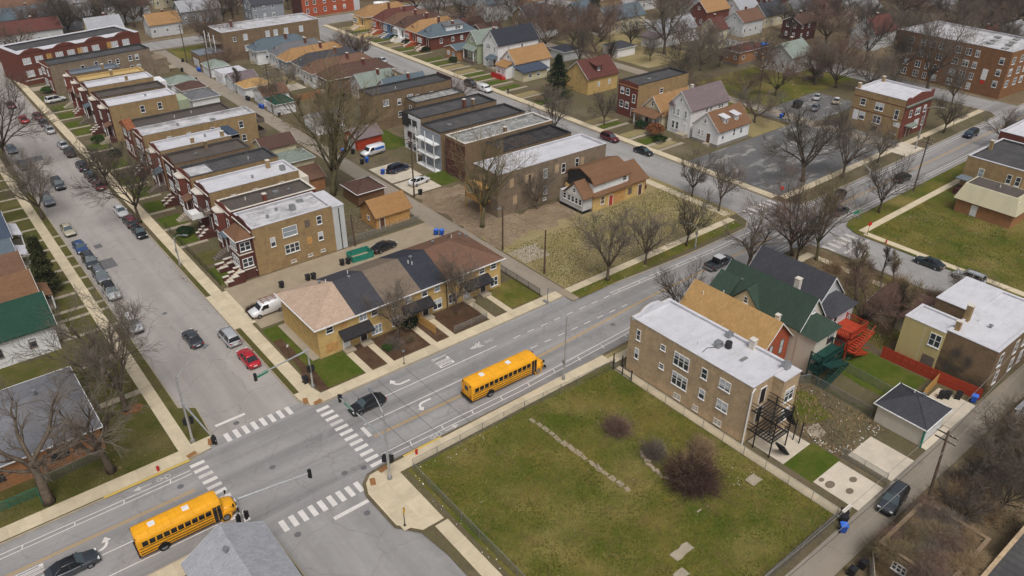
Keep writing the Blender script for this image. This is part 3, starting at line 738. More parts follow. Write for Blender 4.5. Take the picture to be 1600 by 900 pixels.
class B:
    def __init__(s, name, label, x0, y0, x1, y1, cat='house', rz=0.0, group=None):
        s.o = thing(name, label, cat, (x0, y0, ZB), rz, group)
        s.lx, s.ly = x1 - x0, y1 - y0
    def part(s, name, mb, mat, parent=None, label=None, smooth=False):
        return ob(name, mb.mesh(name, mat, smooth), parent or s.o, label=label)
    def at(s, wall, u, z, off=0.0):
        if wall == 'S': return (u, -off, z)
        if wall == 'N': return (u, s.ly + off, z)
        if wall == 'W': return (-off, u, z)
        return (s.lx + off, u, z)
    def win(s, wall, u, z, w=.9, h=1.5, n=1, trim='white_trim', g='window_glass', off=0.0):
        """window with its centre height z"""
        o = ob('window', win_mesh(w, h, n, trim), s.o, s.at(wall, u, z - h / 2, off), ROT[wall])
        ob('pane', pane_mesh(w, h, g), o)
        if g == 'window_glass' and h > 1.0:
            q = rnd.random()
            if q < .45:
                f = (.32, .5, .78)[int(q * 6.6)]
                ob('blind', shared(('blind', w, h, f), lambda: MB().box(-w / 2 + .08, -.034, h * (1 - f), w / 2 - .08, -.031, h - .06).mesh('blind', 'blind')), o)
        return o
    def wins(s, wall, us, zs, w=.9, h=1.5, n=1, trim='white_trim', g='window_glass', off=0.0):
        for z in zs:
            for u in us: s.win(wall, u, z, w, h, n, trim, g, off)
    def board(s, wall, u, z, w=1.0, h=1.5, mat='wood_board'):
        ob('board', shared(('board', w, h, mat), lambda: MB().box(-w / 2, -.04, 0, w / 2, 0, h).mesh('board', mat)), s.o, s.at(wall, u, z - h / 2), ROT[wall])
    def door(s, wall, u, w=.95, h=2.05, mat='door_white', z=0.0, off=0.0):
        d = ob('door', shared(('door', w, h, mat), lambda: MB().box(-w / 2, -.06, 0, w / 2, 0, h).box(-w / 2 + .12, -.075, h * .55, w / 2 - .12, -.05, h - .15).box(-w / 2 + .12, -.075, .15, w / 2 - .12, -.05, h * .48).mesh('door', mat)), s.o, s.at(wall, u, z, off), ROT[wall])
        ob('door_frame', shared(('dframe', w, h), lambda: MB().box(-w / 2 - .1, -.09, 0, -w / 2, 0, h + .1).box(w / 2, -.09, 0, w / 2 + .1, 0, h + .1).box(-w / 2, -.09, h, w / 2, 0, h + .1).mesh('door_frame', 'white_trim')), d)
    def flat(s, h, wall, roof, par=.45, cope=None, copew=.34, slope=.0):
        lx, ly, t = s.lx, s.ly, .28
        m = MB().add([(0, 0, 0), (lx, 0, 0), (lx, ly, 0), (0, ly, 0), (0, 0, h), (lx, 0, h - slope), (lx, ly, h - slope), (0, ly, h),
                      (t, t, h), (lx - t, t, h - slope), (lx - t, ly - t, h - slope), (t, ly - t, h), (t, t, h - par), (lx - t, t, h - par - slope), (lx - t, ly - t, h - par - slope), (t, ly - t, h - par)],
                     [(0, 1, 5, 4), (1, 2, 6, 5), (2, 3, 7, 6), (3, 0, 4, 7), (4, 5, 9, 8), (5, 6, 10, 9), (6, 7, 11, 10), (7, 4, 8, 11),
                      (8, 9, 13, 12), (9, 10, 14, 13), (10, 11, 15, 14), (11, 8, 12, 15)])
        m.m[-4:] = [1] * 4
        s.part('wall', m, [wall, roof])
        z0, z1 = h - par + .01, h - par - slope + .01
        nx, ny = max(2, int(lx / 1.5)), max(2, int(ly / 1.5)); r = random.Random(int(lx * 100 + ly * 10))
        vs = []; fs = []
        for j in range(ny + 1):
            for i in range(nx + 1):
                vs.append((t + (lx - 2 * t) * i / nx, t + (ly - 2 * t) * j / ny, z0 + (z1 - z0) * i / nx + r.uniform(-.02, .03)))
        for j in range(ny):
            for i in range(nx): a = j * (nx + 1) + i; fs.append((a, a + 1, a + nx + 2, a + nx + 1))
        rf = s.part('roof', MB().add(vs, fs), roof)
        c = cope or roof; e = .05; w = copew
        def strip(x0, y0, x1, y1, za, zb, zc, zd):
            return MB().add([(x0, y0, za), (x1, y0, zb), (x1, y1, zc), (x0, y1, zd), (x0, y0, za + .09), (x1, y0, zb + .09), (x1, y1, zc + .09), (x0, y1, zd + .09)],
                            [(3, 2, 1, 0), (4, 5, 6, 7), (0, 1, 5, 4), (1, 2, 6, 5), (2, 3, 7, 6), (3, 0, 4, 7)])
        hz, lz = h, h - slope
        for a in ((-e, -e, lx + e, w, hz, lz, lz, hz), (-e, ly - w, lx + e, ly + e, hz, lz, lz, hz), (-e, w, w, ly - w, hz, hz, hz, hz), (lx - w, w, lx + e, ly - w, lz, lz, lz, lz)):
            s.part('coping', strip(*a), c)
        s.h = h
        return rf
    def body(s, h, wall):
        s.part('wall', MB().box(0, 0, 0, s.lx, s.ly, h), wall)
    def gable(s, eave, ridge, axis, wall, roof, over=.4, x0=0, y0=0, x1=None, y1=None, wallz=0.0, soffit='white_trim', asym=.5):
        x1 = s.lx if x1 is None else x1; y1 = s.ly if y1 is None else y1
        if axis == 'x': a0, a1, p0, p1 = x0, x1, y0, y1
        else: a0, a1, p0, p1 = y0, y1, x0, x1
        mid = p0 + (p1 - p0) * asym
        s.part('wall', MB().ext([(p0, wallz), (p1, wallz), (p1, eave), (mid, ridge), (p0, eave)] if axis == 'x' else [(p0, wallz), (p0, eave), (mid, ridge), (p1, eave), (p1, wallz)], axis, a0, a1), wall)
        k0 = (ridge - eave) / (mid - p0); k1 = (ridge - eave) / (p1 - mid); t = .16
        prof = [(p0 - over, eave - over * k0), (mid, ridge + .01), (p1 + over, eave - over * k1), (p1 + over, eave - over * k1 + t), (mid, ridge + t + .04), (p0 - over, eave - over * k0 + t)]
        if axis == 'y': prof = prof[::-1]
        r = s.part('roof', MB().ext(prof, axis, a0 - over * .8, a1 + over * .8), roof)
        # barge boards on both gable ends
        for e, sg in ((a0 - over * .8, -1), (a1 + over * .8, 1)):
            pr = [(p0 - over, eave - over * k0 - .05), (mid, ridge - .05), (p1 + over, eave - over * k1 - .05), (p1 + over, eave - over * k1 + t - .03), (mid, ridge + t), (p0 - over, eave - over * k0 + t - .03)]
            if axis == 'y': pr = pr[::-1]
            ob('barge_board', MB().ext(pr, axis, min(e, e + sg * .05), max(e, e + sg * .05)).mesh('barge_board', soffit), r)
        return r
    def hip(s, eave, ridge, wall, roof, over=.45, x0=0, y0=0, x1=None, y1=None, wallz=0.0, walls=True, run=None):
        x1 = s.lx if x1 is None else x1; y1 = s.ly if y1 is None else y1
        if walls: s.part('wall', MB().box(x0, y0, wallz, x1, y1, eave), wall)
        X0, Y0, X1, Y1 = x0 - over, y0 - over, x1 + over, y1 + over
        lx, ly = X1 - X0, Y1 - Y0; q = run or min(lx, ly) / 2
        if lx >= ly: ra, rb = (X0 + q, (Y0 + Y1) / 2), (X1 - q, (Y0 + Y1) / 2)
        else: ra, rb = ((X0 + X1) / 2, Y0 + q), ((X0 + X1) / 2, Y1 - q)
        if abs(ra[0] - rb[0]) + abs(ra[1] - rb[1]) < .05: rb = (ra[0] + (.06 if lx >= ly else 0), ra[1] + (0 if lx >= ly else .06))
        t = .14; e = eave
        vs = [(X0, Y0, e - .02), (X1, Y0, e - .02), (X1, Y1, e - .02), (X0, Y1, e - .02), (X0, Y0, e + t), (X1, Y0, e + t), (X1, Y1, e + t), (X0, Y1, e + t), (ra[0], ra[1], ridge), (rb[0], rb[1], ridge)]
        if lx >= ly: top = [(4, 5, 9, 8), (5, 6, 9), (6, 7, 8, 9), (7, 4, 8)]
        else: top = [(4, 5, 8), (5, 6, 9, 8), (6, 7, 9), (7, 4, 8, 9)]
        r = s.part('roof', MB().add(vs, [(3, 2, 1, 0), (0, 1, 5, 4), (1, 2, 6, 5), (2, 3, 7, 6), (3, 0, 4, 7)] + top), roof)
        g = MB()
        for a in ((X0 - .1, Y0 - .1, X1 + .1, Y0), (X0 - .1, Y1, X1 + .1, Y1 + .1), (X0 - .1, Y0, X0, Y1), (X1, Y0, X1 + .1, Y1)):
            ob('gutter', MB().box(a[0], a[1], e + t - .12, a[2], a[3], e + t).mesh('gutter', 'white_trim'), r)
        # ridge and hip caps
        cap = []
        for a, b in (((X0, Y0, e + t), vs[8]), ((X1, Y0, e + t), vs[9] if lx >= ly else vs[8]), ((X1, Y1, e + t), vs[9]), ((X0, Y1, e + t), vs[8] if lx >= ly else vs[9]), (vs[8], vs[9])):
            ob('ridge_cap', MB().tube([a, b], .07, 4).mesh('ridge_cap', roof), r)
        return r
    def chimney(s, x, y, z0, z1, mat='red_brick', w=.6):
        c = s.part('chimney', MB().box(x - w / 2, y - w / 2, z0, x + w / 2, y + w / 2, z1), mat)
        ob('chimney_cap', MB().box(x - w / 2 - .06, y - w / 2 - .06, z1, x + w / 2 + .06, y + w / 2 + .06, z1 + .12).mesh('chimney_cap', 'stone_trim'), c)
    def vent(s, x, y, z, k=0):
        if k == 0: s.part('roof_vent', MB().tube([(x, y, z), (x, y, z + .35)], .16, 8).tube([(x, y, z + .35), (x, y, z + .5)], .27, 8), 'galvanised')
        elif k == 1: s.part('air_conditioner', MB().box(x - .42, y - .42, z + .1, x + .42, y + .42, z + .85).tube([(x, y, z + .85), (x, y, z + .9)], .34, 10), ['galvanised'])
        elif k == 2: s.part('vent_pipe', MB().tube([(x, y, z), (x, y, z + .6)], .07, 6), 'white_trim')
        else: s.part('roof_hatch', MB().box(x - .5, y - .4, z, x + .5, y + .4, z + .3), 'galvanised')
    def stairs(s, x0, y0, x1, y1, h, d, mat='old_concrete', side='dark_red_brick', n=7):
        """flight rising along d: 'E' or 'W' or 'N' or 'S' between the given bounds, with stepped cheek walls"""
        for i in range(n):
            z = h * (i + 1) / n; f0, f1 = i / n, (i + 1) / n
            if d in 'EW':
                a, b = (x0 + (x1 - x0) * f0, x0 + (x1 - x0) * f1) if d == 'E' else (x1 - (x1 - x0) * f1, x1 - (x1 - x0) * f0)
                s.part('step', MB().box(a, y0, 0, b, y1, z), mat)
            else:
                a, b = (y0 + (y1 - y0) * f0, y0 + (y1 - y0) * f1) if d == 'N' else (y1 - (y1 - y0) * f1, y1 - (y1 - y0) * f0)
                s.part('step', MB().box(x0, a, 0, x1, b, z), mat)
        if side and d == 'E':
            for y in (y0 - .3, y1):
                for i in range(3):
                    a, b = x0 + (x1 - x0) * i / 3, x0 + (x1 - x0) * (i + 1) / 3
                    z = h * (i + 1) / 3 + .35
                    c = s.part('stair_wall', MB().box(a, y, 0, b, y + .3, z), side)
                    ob('stair_coping', MB().box(a - .04, y - .06, z, b + .06, y + .36, z + .12).mesh('stair_coping', 'stone_trim'), c)

FRONT = [0]
def front_two_flat(b, side, mat, bay=True, h=8.2, trim='stone_trim', porch=True):
    """brick street front with stepped parapet, bay windows, stair"""
    ly = b.ly; t = .18
    if side == 'W':
        out = [(-.08, 0), (ly + .08, 0), (ly + .08, h + .15), (ly * .8, h + .15), (ly * .66, h + .6), (ly * .34, h + .6), (ly * .2, h + .15), (-.08, h + .15)]
        f = b.part('facade', MB().ext(out, 'x', -t, -.004), mat)
        ob('cornice', MB().box(-t - .14, -.1, h - .55, -t, ly + .1, h - .4).mesh('cornice', trim), f)
        ob('band', MB().box(-t - .08, -.1, 1.1, -t, ly + .1, 1.25).mesh('band', trim), f)
        if bay:
            y0, y1 = ly * .42, ly * .95
            prof = [(-t - 1.0, y0 + .7), (-t - 1.0, y1 - .7), (-t, y1), (-t, y0)]
            bb = b.part('bay', MB().prism([(p[0], p[1]) for p in prof][::-1], 0, 7.1), mat)
            ob('bay_cornice', MB().prism([(-t - 1.15, y0 + .6), (-t, y0 - .1), (-t, y1 + .1), (-t - 1.15, y1 - .6)], 7.1, 7.35).mesh('bay_cornice', trim), bb)
            for z in (2.6, 5.6):
                b.win('W', (y0 + y1) / 2, z, (y1 - y0) - 1.7, 1.7, 2, off=t + 1.0)
        else:
            for z in (2.6, 5.6): b.win('W', ly * .68, z, 2.2, 1.7, 3, off=t)
        b.door('W', ly * .2, 1.0, 2.1, 'door_brown', 1.25, t)
        b.win('W', ly * .2, 5.6, 1.0, 1.6, 1, off=t)
        if porch:
            FRONT[0] += 1; k = FRONT[0] % 4; dx = (0, .5, -.3, .3)[k]
            b.stairs(-t - 3.0 - dx, ly * .2 - .7, -t - 1.1, ly * .2 + .7, 1.25, 'E', ('old_concrete', 'grey_wood', 'foundation', 'old_concrete')[k], (mat, None, mat, None)[k], (7, 6, 7, 5)[k])
            b.part('porch', MB().box(-t - 1.1, ly * .2 - 1.1, 0, -t, ly * .2 + 1.1, 1.25), mat if k != 1 else 'grey_wood')
            if k in (1, 3):
                b.part('porch_roof', MB().ext([(-t - 1.5, 3.7), (-t, 4.2), (-t, 4.35), (-t - 1.5, 3.85)][::-1], 'y', ly * .2 - 1.3, ly * .2 + 1.3), ('slate_shingle', 'brown_shingle')[k // 2])
                for y in (ly * .2 - 1.1, ly * .2 + 1.0): b.part('porch_post', MB().box(-t - 1.3, y, 1.25, -t - 1.18, y + .12, 3.75), 'white_trim')
            if k == 2: b.part('balcony', MB().box(-t - 1.2, ly * .2 - 1.2, 4.4, -t, ly * .2 + 1.2, 4.55).box(-t - 1.2, ly * .2 - 1.2, 4.55, -t - 1.12, ly * .2 + 1.2, 5.3), 'grey_wood')

RL = 'brick two-flats beside the side street'
def two_flat(label, y0, y1, x1, wall, front, roof, bay=True, h=8.2, x0=12.2, cope=None, **kw):
    b = B('two_flat', label, x0, y0, x1, y1, 'building', group=RL)
    b.flat(h, wall, roof, cope=cope)
    front_two_flat(b, 'W', front, bay, h, **kw)
    return b
# R1 yellow-brown corner two-flat
b = two_flat('tan brick two-flat with worn white roof and hipped porch roof beside the driveway', 39.5, 46.6, 26.0, 'tan_brick', 'dark_red_brick', 'worn_white_roof', bay=False, h=8.3, porch=False, cope='white_roof')
ob('bay', MB().box(-2.4, .25, 0, -.18, 4.2, 6.9).mesh('bay', 'dark_red_brick'), b.o)
rf = b.hip(6.9, 8.6, None, 'red_brown_shingle', .4, -2.4, .25, -.2, 4.2, walls=False)
for z in (2.9, 5.7):
    b.win('S', -1.3, z, 1.7, 1.5, 2, off=-.25); b.win('W', 2.2, z, 2.6, 1.5, 3, off=2.4)
for z in (1.6, 4.35): b.part('band', MB().box(-2.52, .13, z, -.18, .25, z + .18).box(-2.52, .25, z, -2.4, 4.3, z + .18), 'stone_trim')
b.stairs(-5.2, -.2, -2.4, 1.4, 1.5, 'E', 'pale_concrete', 'dark_red_brick')
b.stairs(-4.6, 4.8, -.3, 6.2, 1.4, 'E', 'old_concrete', 'dark_red_brick')
for u, z, w, h, n, k in ((3.1, 5.1, .85, 1.6, 1, 0), (6.1, 6.1, 2.5, 1.7, 1, 1), (6.1, 3.1, 2.5, 1.6, 3, 0), (11.3, 6.5, .9, 1.5, 1, 0), (11.2, 3.6, .9, 1.5, 1, 0)):
    b.win('S', u, z, w, h, n, g='pale_glass' if k else 'window_glass')
b.board('S', 9.2, 6.5, .9, 1.3, 'grey_wood'); b.board('S', 9.2, 3.4, .8, 1.3)
for u, z in ((6.0, .7), (9.0, .8), (11.3, .9)): b.win('S', u, z, .9, .5, 1, trim='stone_trim')
b.part('rear_stairwell', MB().box(13.8, .03, 0, 15.9, 7.0, 7.9), 'pale_siding')
b.part('downpipe', MB().tube([(14.9, -.05, 0), (14.9, -.05, 7.6)], .08, 6), 'dark_trim')
b.part('stairwell_roof', MB().box(13.72, -.05, 7.9, 16.0, 7.1, 8.02), 'white_roof')
b.vent(8.5, 3.4, 7.9, 1); b.vent(6.2, 4.6, 7.9, 0); b.vent(10.8, 5.6, 7.9, 3); b.vent(9.4, 2.2, 7.9, 2); b.vent(4, 3, 7.9, 0)
# R2..R13
b = two_flat('red brick two-flat with dark roof and red chimney beside the tan corner two-flat', 48.0, 53.8, 27.4, 'red_brick', 'red_brick', 'brown_tar_roof', True, 8.0, cope='stone_trim')
b.chimney(6.3, .6, 7.5, 9.3); b.vent(9.5, 3.6, 7.6, 3); b.vent(11.6, 2.8, 7.6, 0); b.vent(4.2, 3.8, 7.6, 2)
b = two_flat('two-flat with clean white roof and white porch rail, two doors from the driveway', 57.0, 63.3, 28.6, 'tan_brick', 'dark_red_brick', 'white_roof', True, 8.2)
b.part('balcony', MB().box(-3.2, 1.2, 3.6, -.2, 5.4, 3.75).box(-3.2, 1.2, 3.75, -3.1, 5.4, 4.6).box(-3.1, 1.2, 3.75, -.2, 1.3, 4.6), 'white_trim')
b.chimney(13, 5.4, 7.7, 9.2, 'tan_brick'); b.vent(8.8, 2.6, 7.8, 0); b.vent(14.6, 2.8, 7.8, 1)
b.wins('S', (4, 8, 13), (6.2,), .9, 1.4); b.part('rear_porch', MB().box(16.4, .1, 0, 18.2, 6.2, 6.6), 'beige_siding')
b = two_flat('two-flat with dark seamed roof and pale patched end by the street', 66.0, 72.2, 28.8, 'tan_brick', 'red_brick', 'tar_roof', True, 8.0)
b.part('roof_patch', MB().box(.4, .4, 7.575, 4.6, 5.7, 7.64), 'worn_white_roof'); b.vent(12, 3, 7.6, 2)
b = two_flat('two-flat with dark tar roof behind the leaning street tree', 74.0, 80.2, 26.8, 'brown_brick', 'dark_red_brick', 'brown_tar_roof', False, 8.0)
b.chimney(8, 5.6, 7.5, 9, 'brown_brick'); b.vent(5, 3, 7.6, 0)
b = two_flat('two-flat with white roof and dark rear stair box', 82.0, 87.8, 27.8, 'tan_brick', 'red_brick', 'white_roof', True, 8.1)
b.part('rear_stairwell', MB().box(14, .0, 0, 15.65, 5.8, 8.35), 'blue_grey_shingle'); b.chimney(6.5, .5, 7.7, 9.2, 'tan_brick'); b.chimney(12.4, .5, 7.7, 9.2, 'tan_brick'); b.vent(10, 3.6, 7.7, 0)
b = two_flat('long tan flats with stained white and grey roof reaching the alley', 92.6, 98.0, 35.8, 'tan_brick', 'red_brick', 'worn_white_roof', False, 8.1)
b.win('S', 20.1, 6.2, 1.0, 1.5); b.win('S', 20.3, 3.2, 1.0, 1.5); b.wins('S', (5, 9, 14), (6.2,), .9, 1.4); b.vent(8, 3, 7.7, 0); b.vent(15, 2, 7.7, 3)
for z in (2.7, 5.4): b.part('rear_porch', MB().box(23.6, .6, z, 25.6, 4.8, z + .15).box(25.5, .6, z + .15, 25.6, 4.8, z + 1.0).box(23.6, .6, z + .15, 25.5, .68, z + 1.0), 'grey_wood')
b = two_flat('long low flats with plain dark roof and small gabled front', 101.0, 107.6, 33.9, 'brown_brick', 'red_brick', 'brown_tar_roof', False, 7.0, porch=False)
b.part('front_gable', MB().ext([(-.1, 6.9), (6.7, 6.9), (3.3, 8.4)], 'x', -.6, 1.2), 'rust'); b.vent(10, 3, 6.7, 2); b.vent(14, 4, 6.7, 2)
b = two_flat('two-flat with white roof, two south windows and small green rear porch', 115.8, 121.6, 26.8, 'tan_brick', 'dark_red_brick', 'white_roof', True, 8.2)
b.wins('S', (6.8, 10.6), (6.3,), 1.0, 1.6); b.wins('S', (6.8, 10.6), (3.2,), 1.0, 1.6); b.part('rear_porch', MB().box(14.7, .1, 0, 17.2, 5.4, 6.6), 'green_siding'); b.vent(9, 4, 7.8, 0)
b = two_flat('two-flat with plain dark roof between two white roofs', 123.6, 129.2, 27.0, 'brown_brick', 'dark_red_brick', 'brown_tar_roof', True, 8.2)
b = two_flat('two-flat with white roof next to the blue tarpaulin', 132.8, 138.2, 27.2, 'tan_brick', 'dark_red_brick', 'white_roof', True, 8.3)
b.part('rear_porch', MB().box(15.1, .2, 0, 17.8, 5.2, 6.8), 'white_siding'); b.chimney(9, .6, 7.8, 9.4, 'tan_brick')
b = two_flat('two-flat with straw coloured roof', 140.3, 144.9, 27.4, 'tan_brick', 'red_brick', 'straw_roof', True, 8.1)
b.chimney(7.6, .6, 7.6, 9.4, 'tan_brick')
b = two_flat('two-flat with blue-grey roof and red brick front by the white parked car', 148.0, 152.6, 23.6, 'brown_brick', 'red_brick', 'slate_roof', True, 8.0)
b.chimney(7.6, .6, 7.6, 9.2, 'tan_brick')
b = B('apartment_building', 'long grey roofed brick flats facing the far drive', 10.0, 161.8, 36.2, 168.6, 'building', rz=R(6))
b.flat(7.6, 'grey_brick', 'tar_roof', cope='dark_trim'); front_two_flat(b, 'W', 'red_brick', False, 7.6, porch=False)
for u in (11.5, 20.5, 22.3): b.wins('S', (u,), (5.9, 3.2), 1.0, 1.4)
for u in (8, 15, 17): b.win('S', u, 5.6, .9, 1.3, g='car_glass')
b.part('rear_shed', MB().box(26.4, .4, 0, 30.6, 6, 4.2), 'grey_brick')
b = B('apartment_building', 'long red brick walk-up with stepped parapet and white roof edge', 5.6, 175.2, 39.4, 188.5, 'building', rz=R(12))
b.flat(8.4, 'red_brick', 'white_roof', copew=1.2); b.part('roof', MB().box(1, 6, 7.97, 33, 12.8, 8.05), 'tar_roof')
for i in range(4): b.part('parapet_crest', MB().ext([(.6 + i * 8.6, 8.4), (6.8 + i * 8.6, 8.4), (5.4 + i * 8.6, 9.1), (3.7 + i * 8.6, 9.35), (2.0 + i * 8.6, 9.1)], 'y', -.12, .22), 'red_brick')
for u in (1.8, 5.0, 10.4, 13.6, 17.2, 20.5, 26.0, 29.4): b.wins('S', (u,), (6.3, 3.0), 2.0, 1.6, 3, g='blind')
for i in range(3): b.part('stone_panel', MB().box(7.0 + i * 8.4, -.05, 5.2, 8.4 + i * 8.4, 0, 7.2), 'fence_wood')
b.part('band', MB().box(-.05, -.1, 1.2, 33.9, 0, 1.4), 'stone_trim')

# rear flats (white tower shaped ends) on the second side street
FG = 'flats backing onto the alley yards'
def flats(label, x0, y0, x1, y1, h, wall, roof, cope=None, **kw):
    b = B('flats', label, x0, y0, x1, y1, 'building', group=FG); b.flat(h, wall, roof, cope=cope, **kw); return b
b = flats('long brown brick flats with dark roof behind the big bare alley tree', 61.0, 86.2, 83.0, 92.4, 8.4, 'brown_brick', 'tar_roof', 'dark_trim')
b.wins('S', (3.4, 10), (6.2,), 1.5, 1.5, 2, g='pale_glass'); b.wins('S', (7, 12, 16), (5.8, 2.8), 1.0, 1.4); b.vent(8, 3, 7.9, 2); b.part('red_end', MB().box(21.9, -.06, 0, 22.06, 6.2, 8.9), 'dark_red_brick')
b = flats('low flats with patchy grey and white roof between taller flats', 69.2, 80.9, 83.0, 85.6, 6.5, 'brown_brick', 'patchy_roof', 'dark_trim')
b.win('W', 2.4, 4.6, 1.0, 1.6)
b = flats('flats with white painted west end, dark roof and two chimneys', 61.3, 66.9, 81.8, 73.6, 8.2, 'brown_brick', 'tar_roof', 'dark_trim')
b.part('west_cladding', MB().box(-.1, 0, 0, -.004, 6.7, 8.0), 'white_siding'); b.wins('W', (2.2, 4.4), (6.6, 3.6, 1.2), 1.7, 1.3, 3, 'dark_trim', off=.1)
b.chimney(12.2, 1.0, 7.7, 9.8, 'red_brick'); b.chimney(14.6, .9, 7.7, 9.4, 'brown_brick'); b.part('dark_corner', MB().box(-.3, 4.6, 5.2, -.1, 6.9, 8.1), 'dark_trim')
b = flats('flats with dark roof and open white rear porches', 59.6, 57.0, 81.9, 64.2, 8.2, 'brown_brick', 'tar_roof', 'dark_trim')
b.part('rear_porch', MB().box(-1.6, .2, 0, -.2, 7, .2).box(-1.6, .2, 2.9, -.2, 7, 3.1).box(-1.6, .2, 5.7, -.2, 7, 5.9), 'white_trim')
for y in (.3, 3.4, 6.8): b.part('porch_post', MB().box(-1.6, y, 0, -1.45, y + .15, 8), 'white_trim')
b.part('porch_back', MB().box(-.12, 0, 0, -.004, 7.2, 7.8), 'grey_siding'); b.vent(5, 4, 7.7, 3)
b = flats('flats with weathered grey roof blotched white', 59.9, 49.0, 82.8, 55.6, 8.2, 'brown_brick', 'patchy_roof', 'stone_trim')
b.part('rear_wall', MB().box(-.1, 0, 0, -.004, 6.6, 7.6), 'dark_red_brick'); b.chimney(10.5, .6, 7.7, 9.2, 'brown_brick')
b = flats('flats with burnt black collapsed roof', 63.7, 41.2, 81.0, 47.6, 8.1, 'brown_brick', 'burnt_roof', 'dark_trim')
for i in range(9): b.part('rafter', MB().box(4 + i * .7, 1 + (i % 3) * .5, 7.72, 4.12 + i * .7, 4.6 + (i % 4) * .3, 7.84), 'grey_wood')
b = flats('derelict brown brick flats with bright white roof and boarded windows', 55.0, 32.4, 82.2, 39.6, 8.4, 'grey_brick', 'white_roof', slope=.35)
for u, z, k in ((3.2, 6.1, 2), (7.4, 5.9, 1), (11.3, 5.9, 0), (15.9, 5.8, 3), (19.4, 6.0, 3), (11.4, 2.5, 0), (8.2, 2.7, 2), (14.2, 6.1, 2), (20.8, 6.0, 2), (4, 2.6, 2)):
    if k == 0: b.win('S', u, z, .95, 1.8, g='pale_glass')
    elif k == 1: b.board('S', u, z, 1.9, 1.8, 'pink_brick'); b.board('S', u + .1, z + .0, .5, 1.5, 'void_dark')
    elif k == 2: b.board('S', u, z, .95, 1.7, 'pink_brick')
    else: b.win('S', u, z, 1.0, 1.9, g='void_dark')
b.win('S', 11.3, .7, .9, .5); b.part('rear_panel', MB().box(-.1, 3.2, 2.4, -.004, 5.4, 6.8), 'pink_brick')
for z in (2.6, 5.2): b.part('rear_porch', MB().box(-2.2, 2.2, z, -.1, 7.0, z + .15).box(-2.2, 2.2, z + .15, -2.12, 7, z + 1.0), 'fence_wood')
for y in (2.3, 6.8): b.part('porch_post', MB().box(-2.2, y, 0, -2.05, y + .15, 5.2), 'fence_wood')
# vacant boarded house
b = B('boarded_house', 'boarded-up house with brown gambrel roof and enclosed grey porch on the dry lot', 70.6, 23.6, 84.6, 31.4, 'house')
b.part('wall', MB().box(0, 0, 0, 14, 7.8, 3.2), 'yellow_brick')
b.part('lower_roof', MB().ext([(-.55, 3.0), (3.9, 5.5), (8.35, 3.0), (8.35, 3.2), (3.9, 5.75), (-.55, 3.2)], 'x', 9.3, 14.5), 'red_brown_shingle')
b.part('eave_skirt', MB().ext([(-.6, 3.0), (.35, 3.45), (.35, 3.6), (-.6, 3.15)], 'x', -.4, 9.4), 'red_brown_shingle')
b.part('upper_storey', MB().box(.2, .3, 3.2, 9.4, 7.4, 5.3), 'white_siding')
b.part('upper_roof', MB().ext([(-.1, 5.1), (1.1, 6.3), (3.85, 7.3), (6.6, 6.3), (7.8, 5.1), (7.8, 5.3), (6.7, 6.5), (3.85, 7.52), (1.0, 6.5), (-.1, 5.3)], 'x', -.2, 9.8), 'red_brown_shingle')
b.part('upper_gable', MB().ext([(.3, 5.3), (7.4, 5.3), (6.5, 6.25), (3.85, 7.25), (1.2, 6.25)], 'x', .0, .2), 'dark_trim'); b.part('upper_wall_west', MB().box(.1, 3.4, 3.2, .2, 7.3, 5.3), 'dark_trim')
b.part('porch', MB().box(-2.4, .3, .6, -.004, 6.6, 3.0), 'pale_siding'); b.part('porch_base', MB().box(-2.4, .3, 0, -.1, 6.6, .6), 'void_dark')
b.part('porch_roof', MB().ext([(-.2, 3.0), (2.6, 5.6), (5.4, 3.0), (5.4, 3.2), (2.6, 5.85), (-.2, 3.2)], 'x', -2.8, .3), 'red_brown_shingle')
b.part('porch_gable', MB().ext([(.1, 3.0), (5.1, 3.0), (2.6, 5.4)], 'x', -2.5, -2.3), 'white_siding')
for y in (1.0, 2.0, 3.0, 4.0, 5.2): b.win('W', y, 2.2, .8, 1.2, g='void_dark', off=2.4)
b.win('W', 2.6, 4.1, .7, .9, g='window_glass', off=2.5); b.win('S', 8.3, 4.5, 1.1, 1.0, g='window_glass', off=-.3)
b.win('S', 2.4, 1.7, 1.0, 1.6, g='door_brown'); b.board('S', 6.6, 1.3, 3.6, 2.4, 'wood_board'); b.door('S', 4.6, .95, 2.1, 'orange_paint'); b.board('S', 9.8, 1.5, 1.0, 1.4, 'grey_wood'); b.door('S', 12.6, .95, 2.1, 'dark_red_brick')
b.part('front_porch', MB().box(14.0, 1, 0, 15.8, 6.6, .7), 'red_brick'); b.part('porch_post', MB().box(15.3, 1.2, .7, 15.6, 1.5, 2.9), 'red_brick')
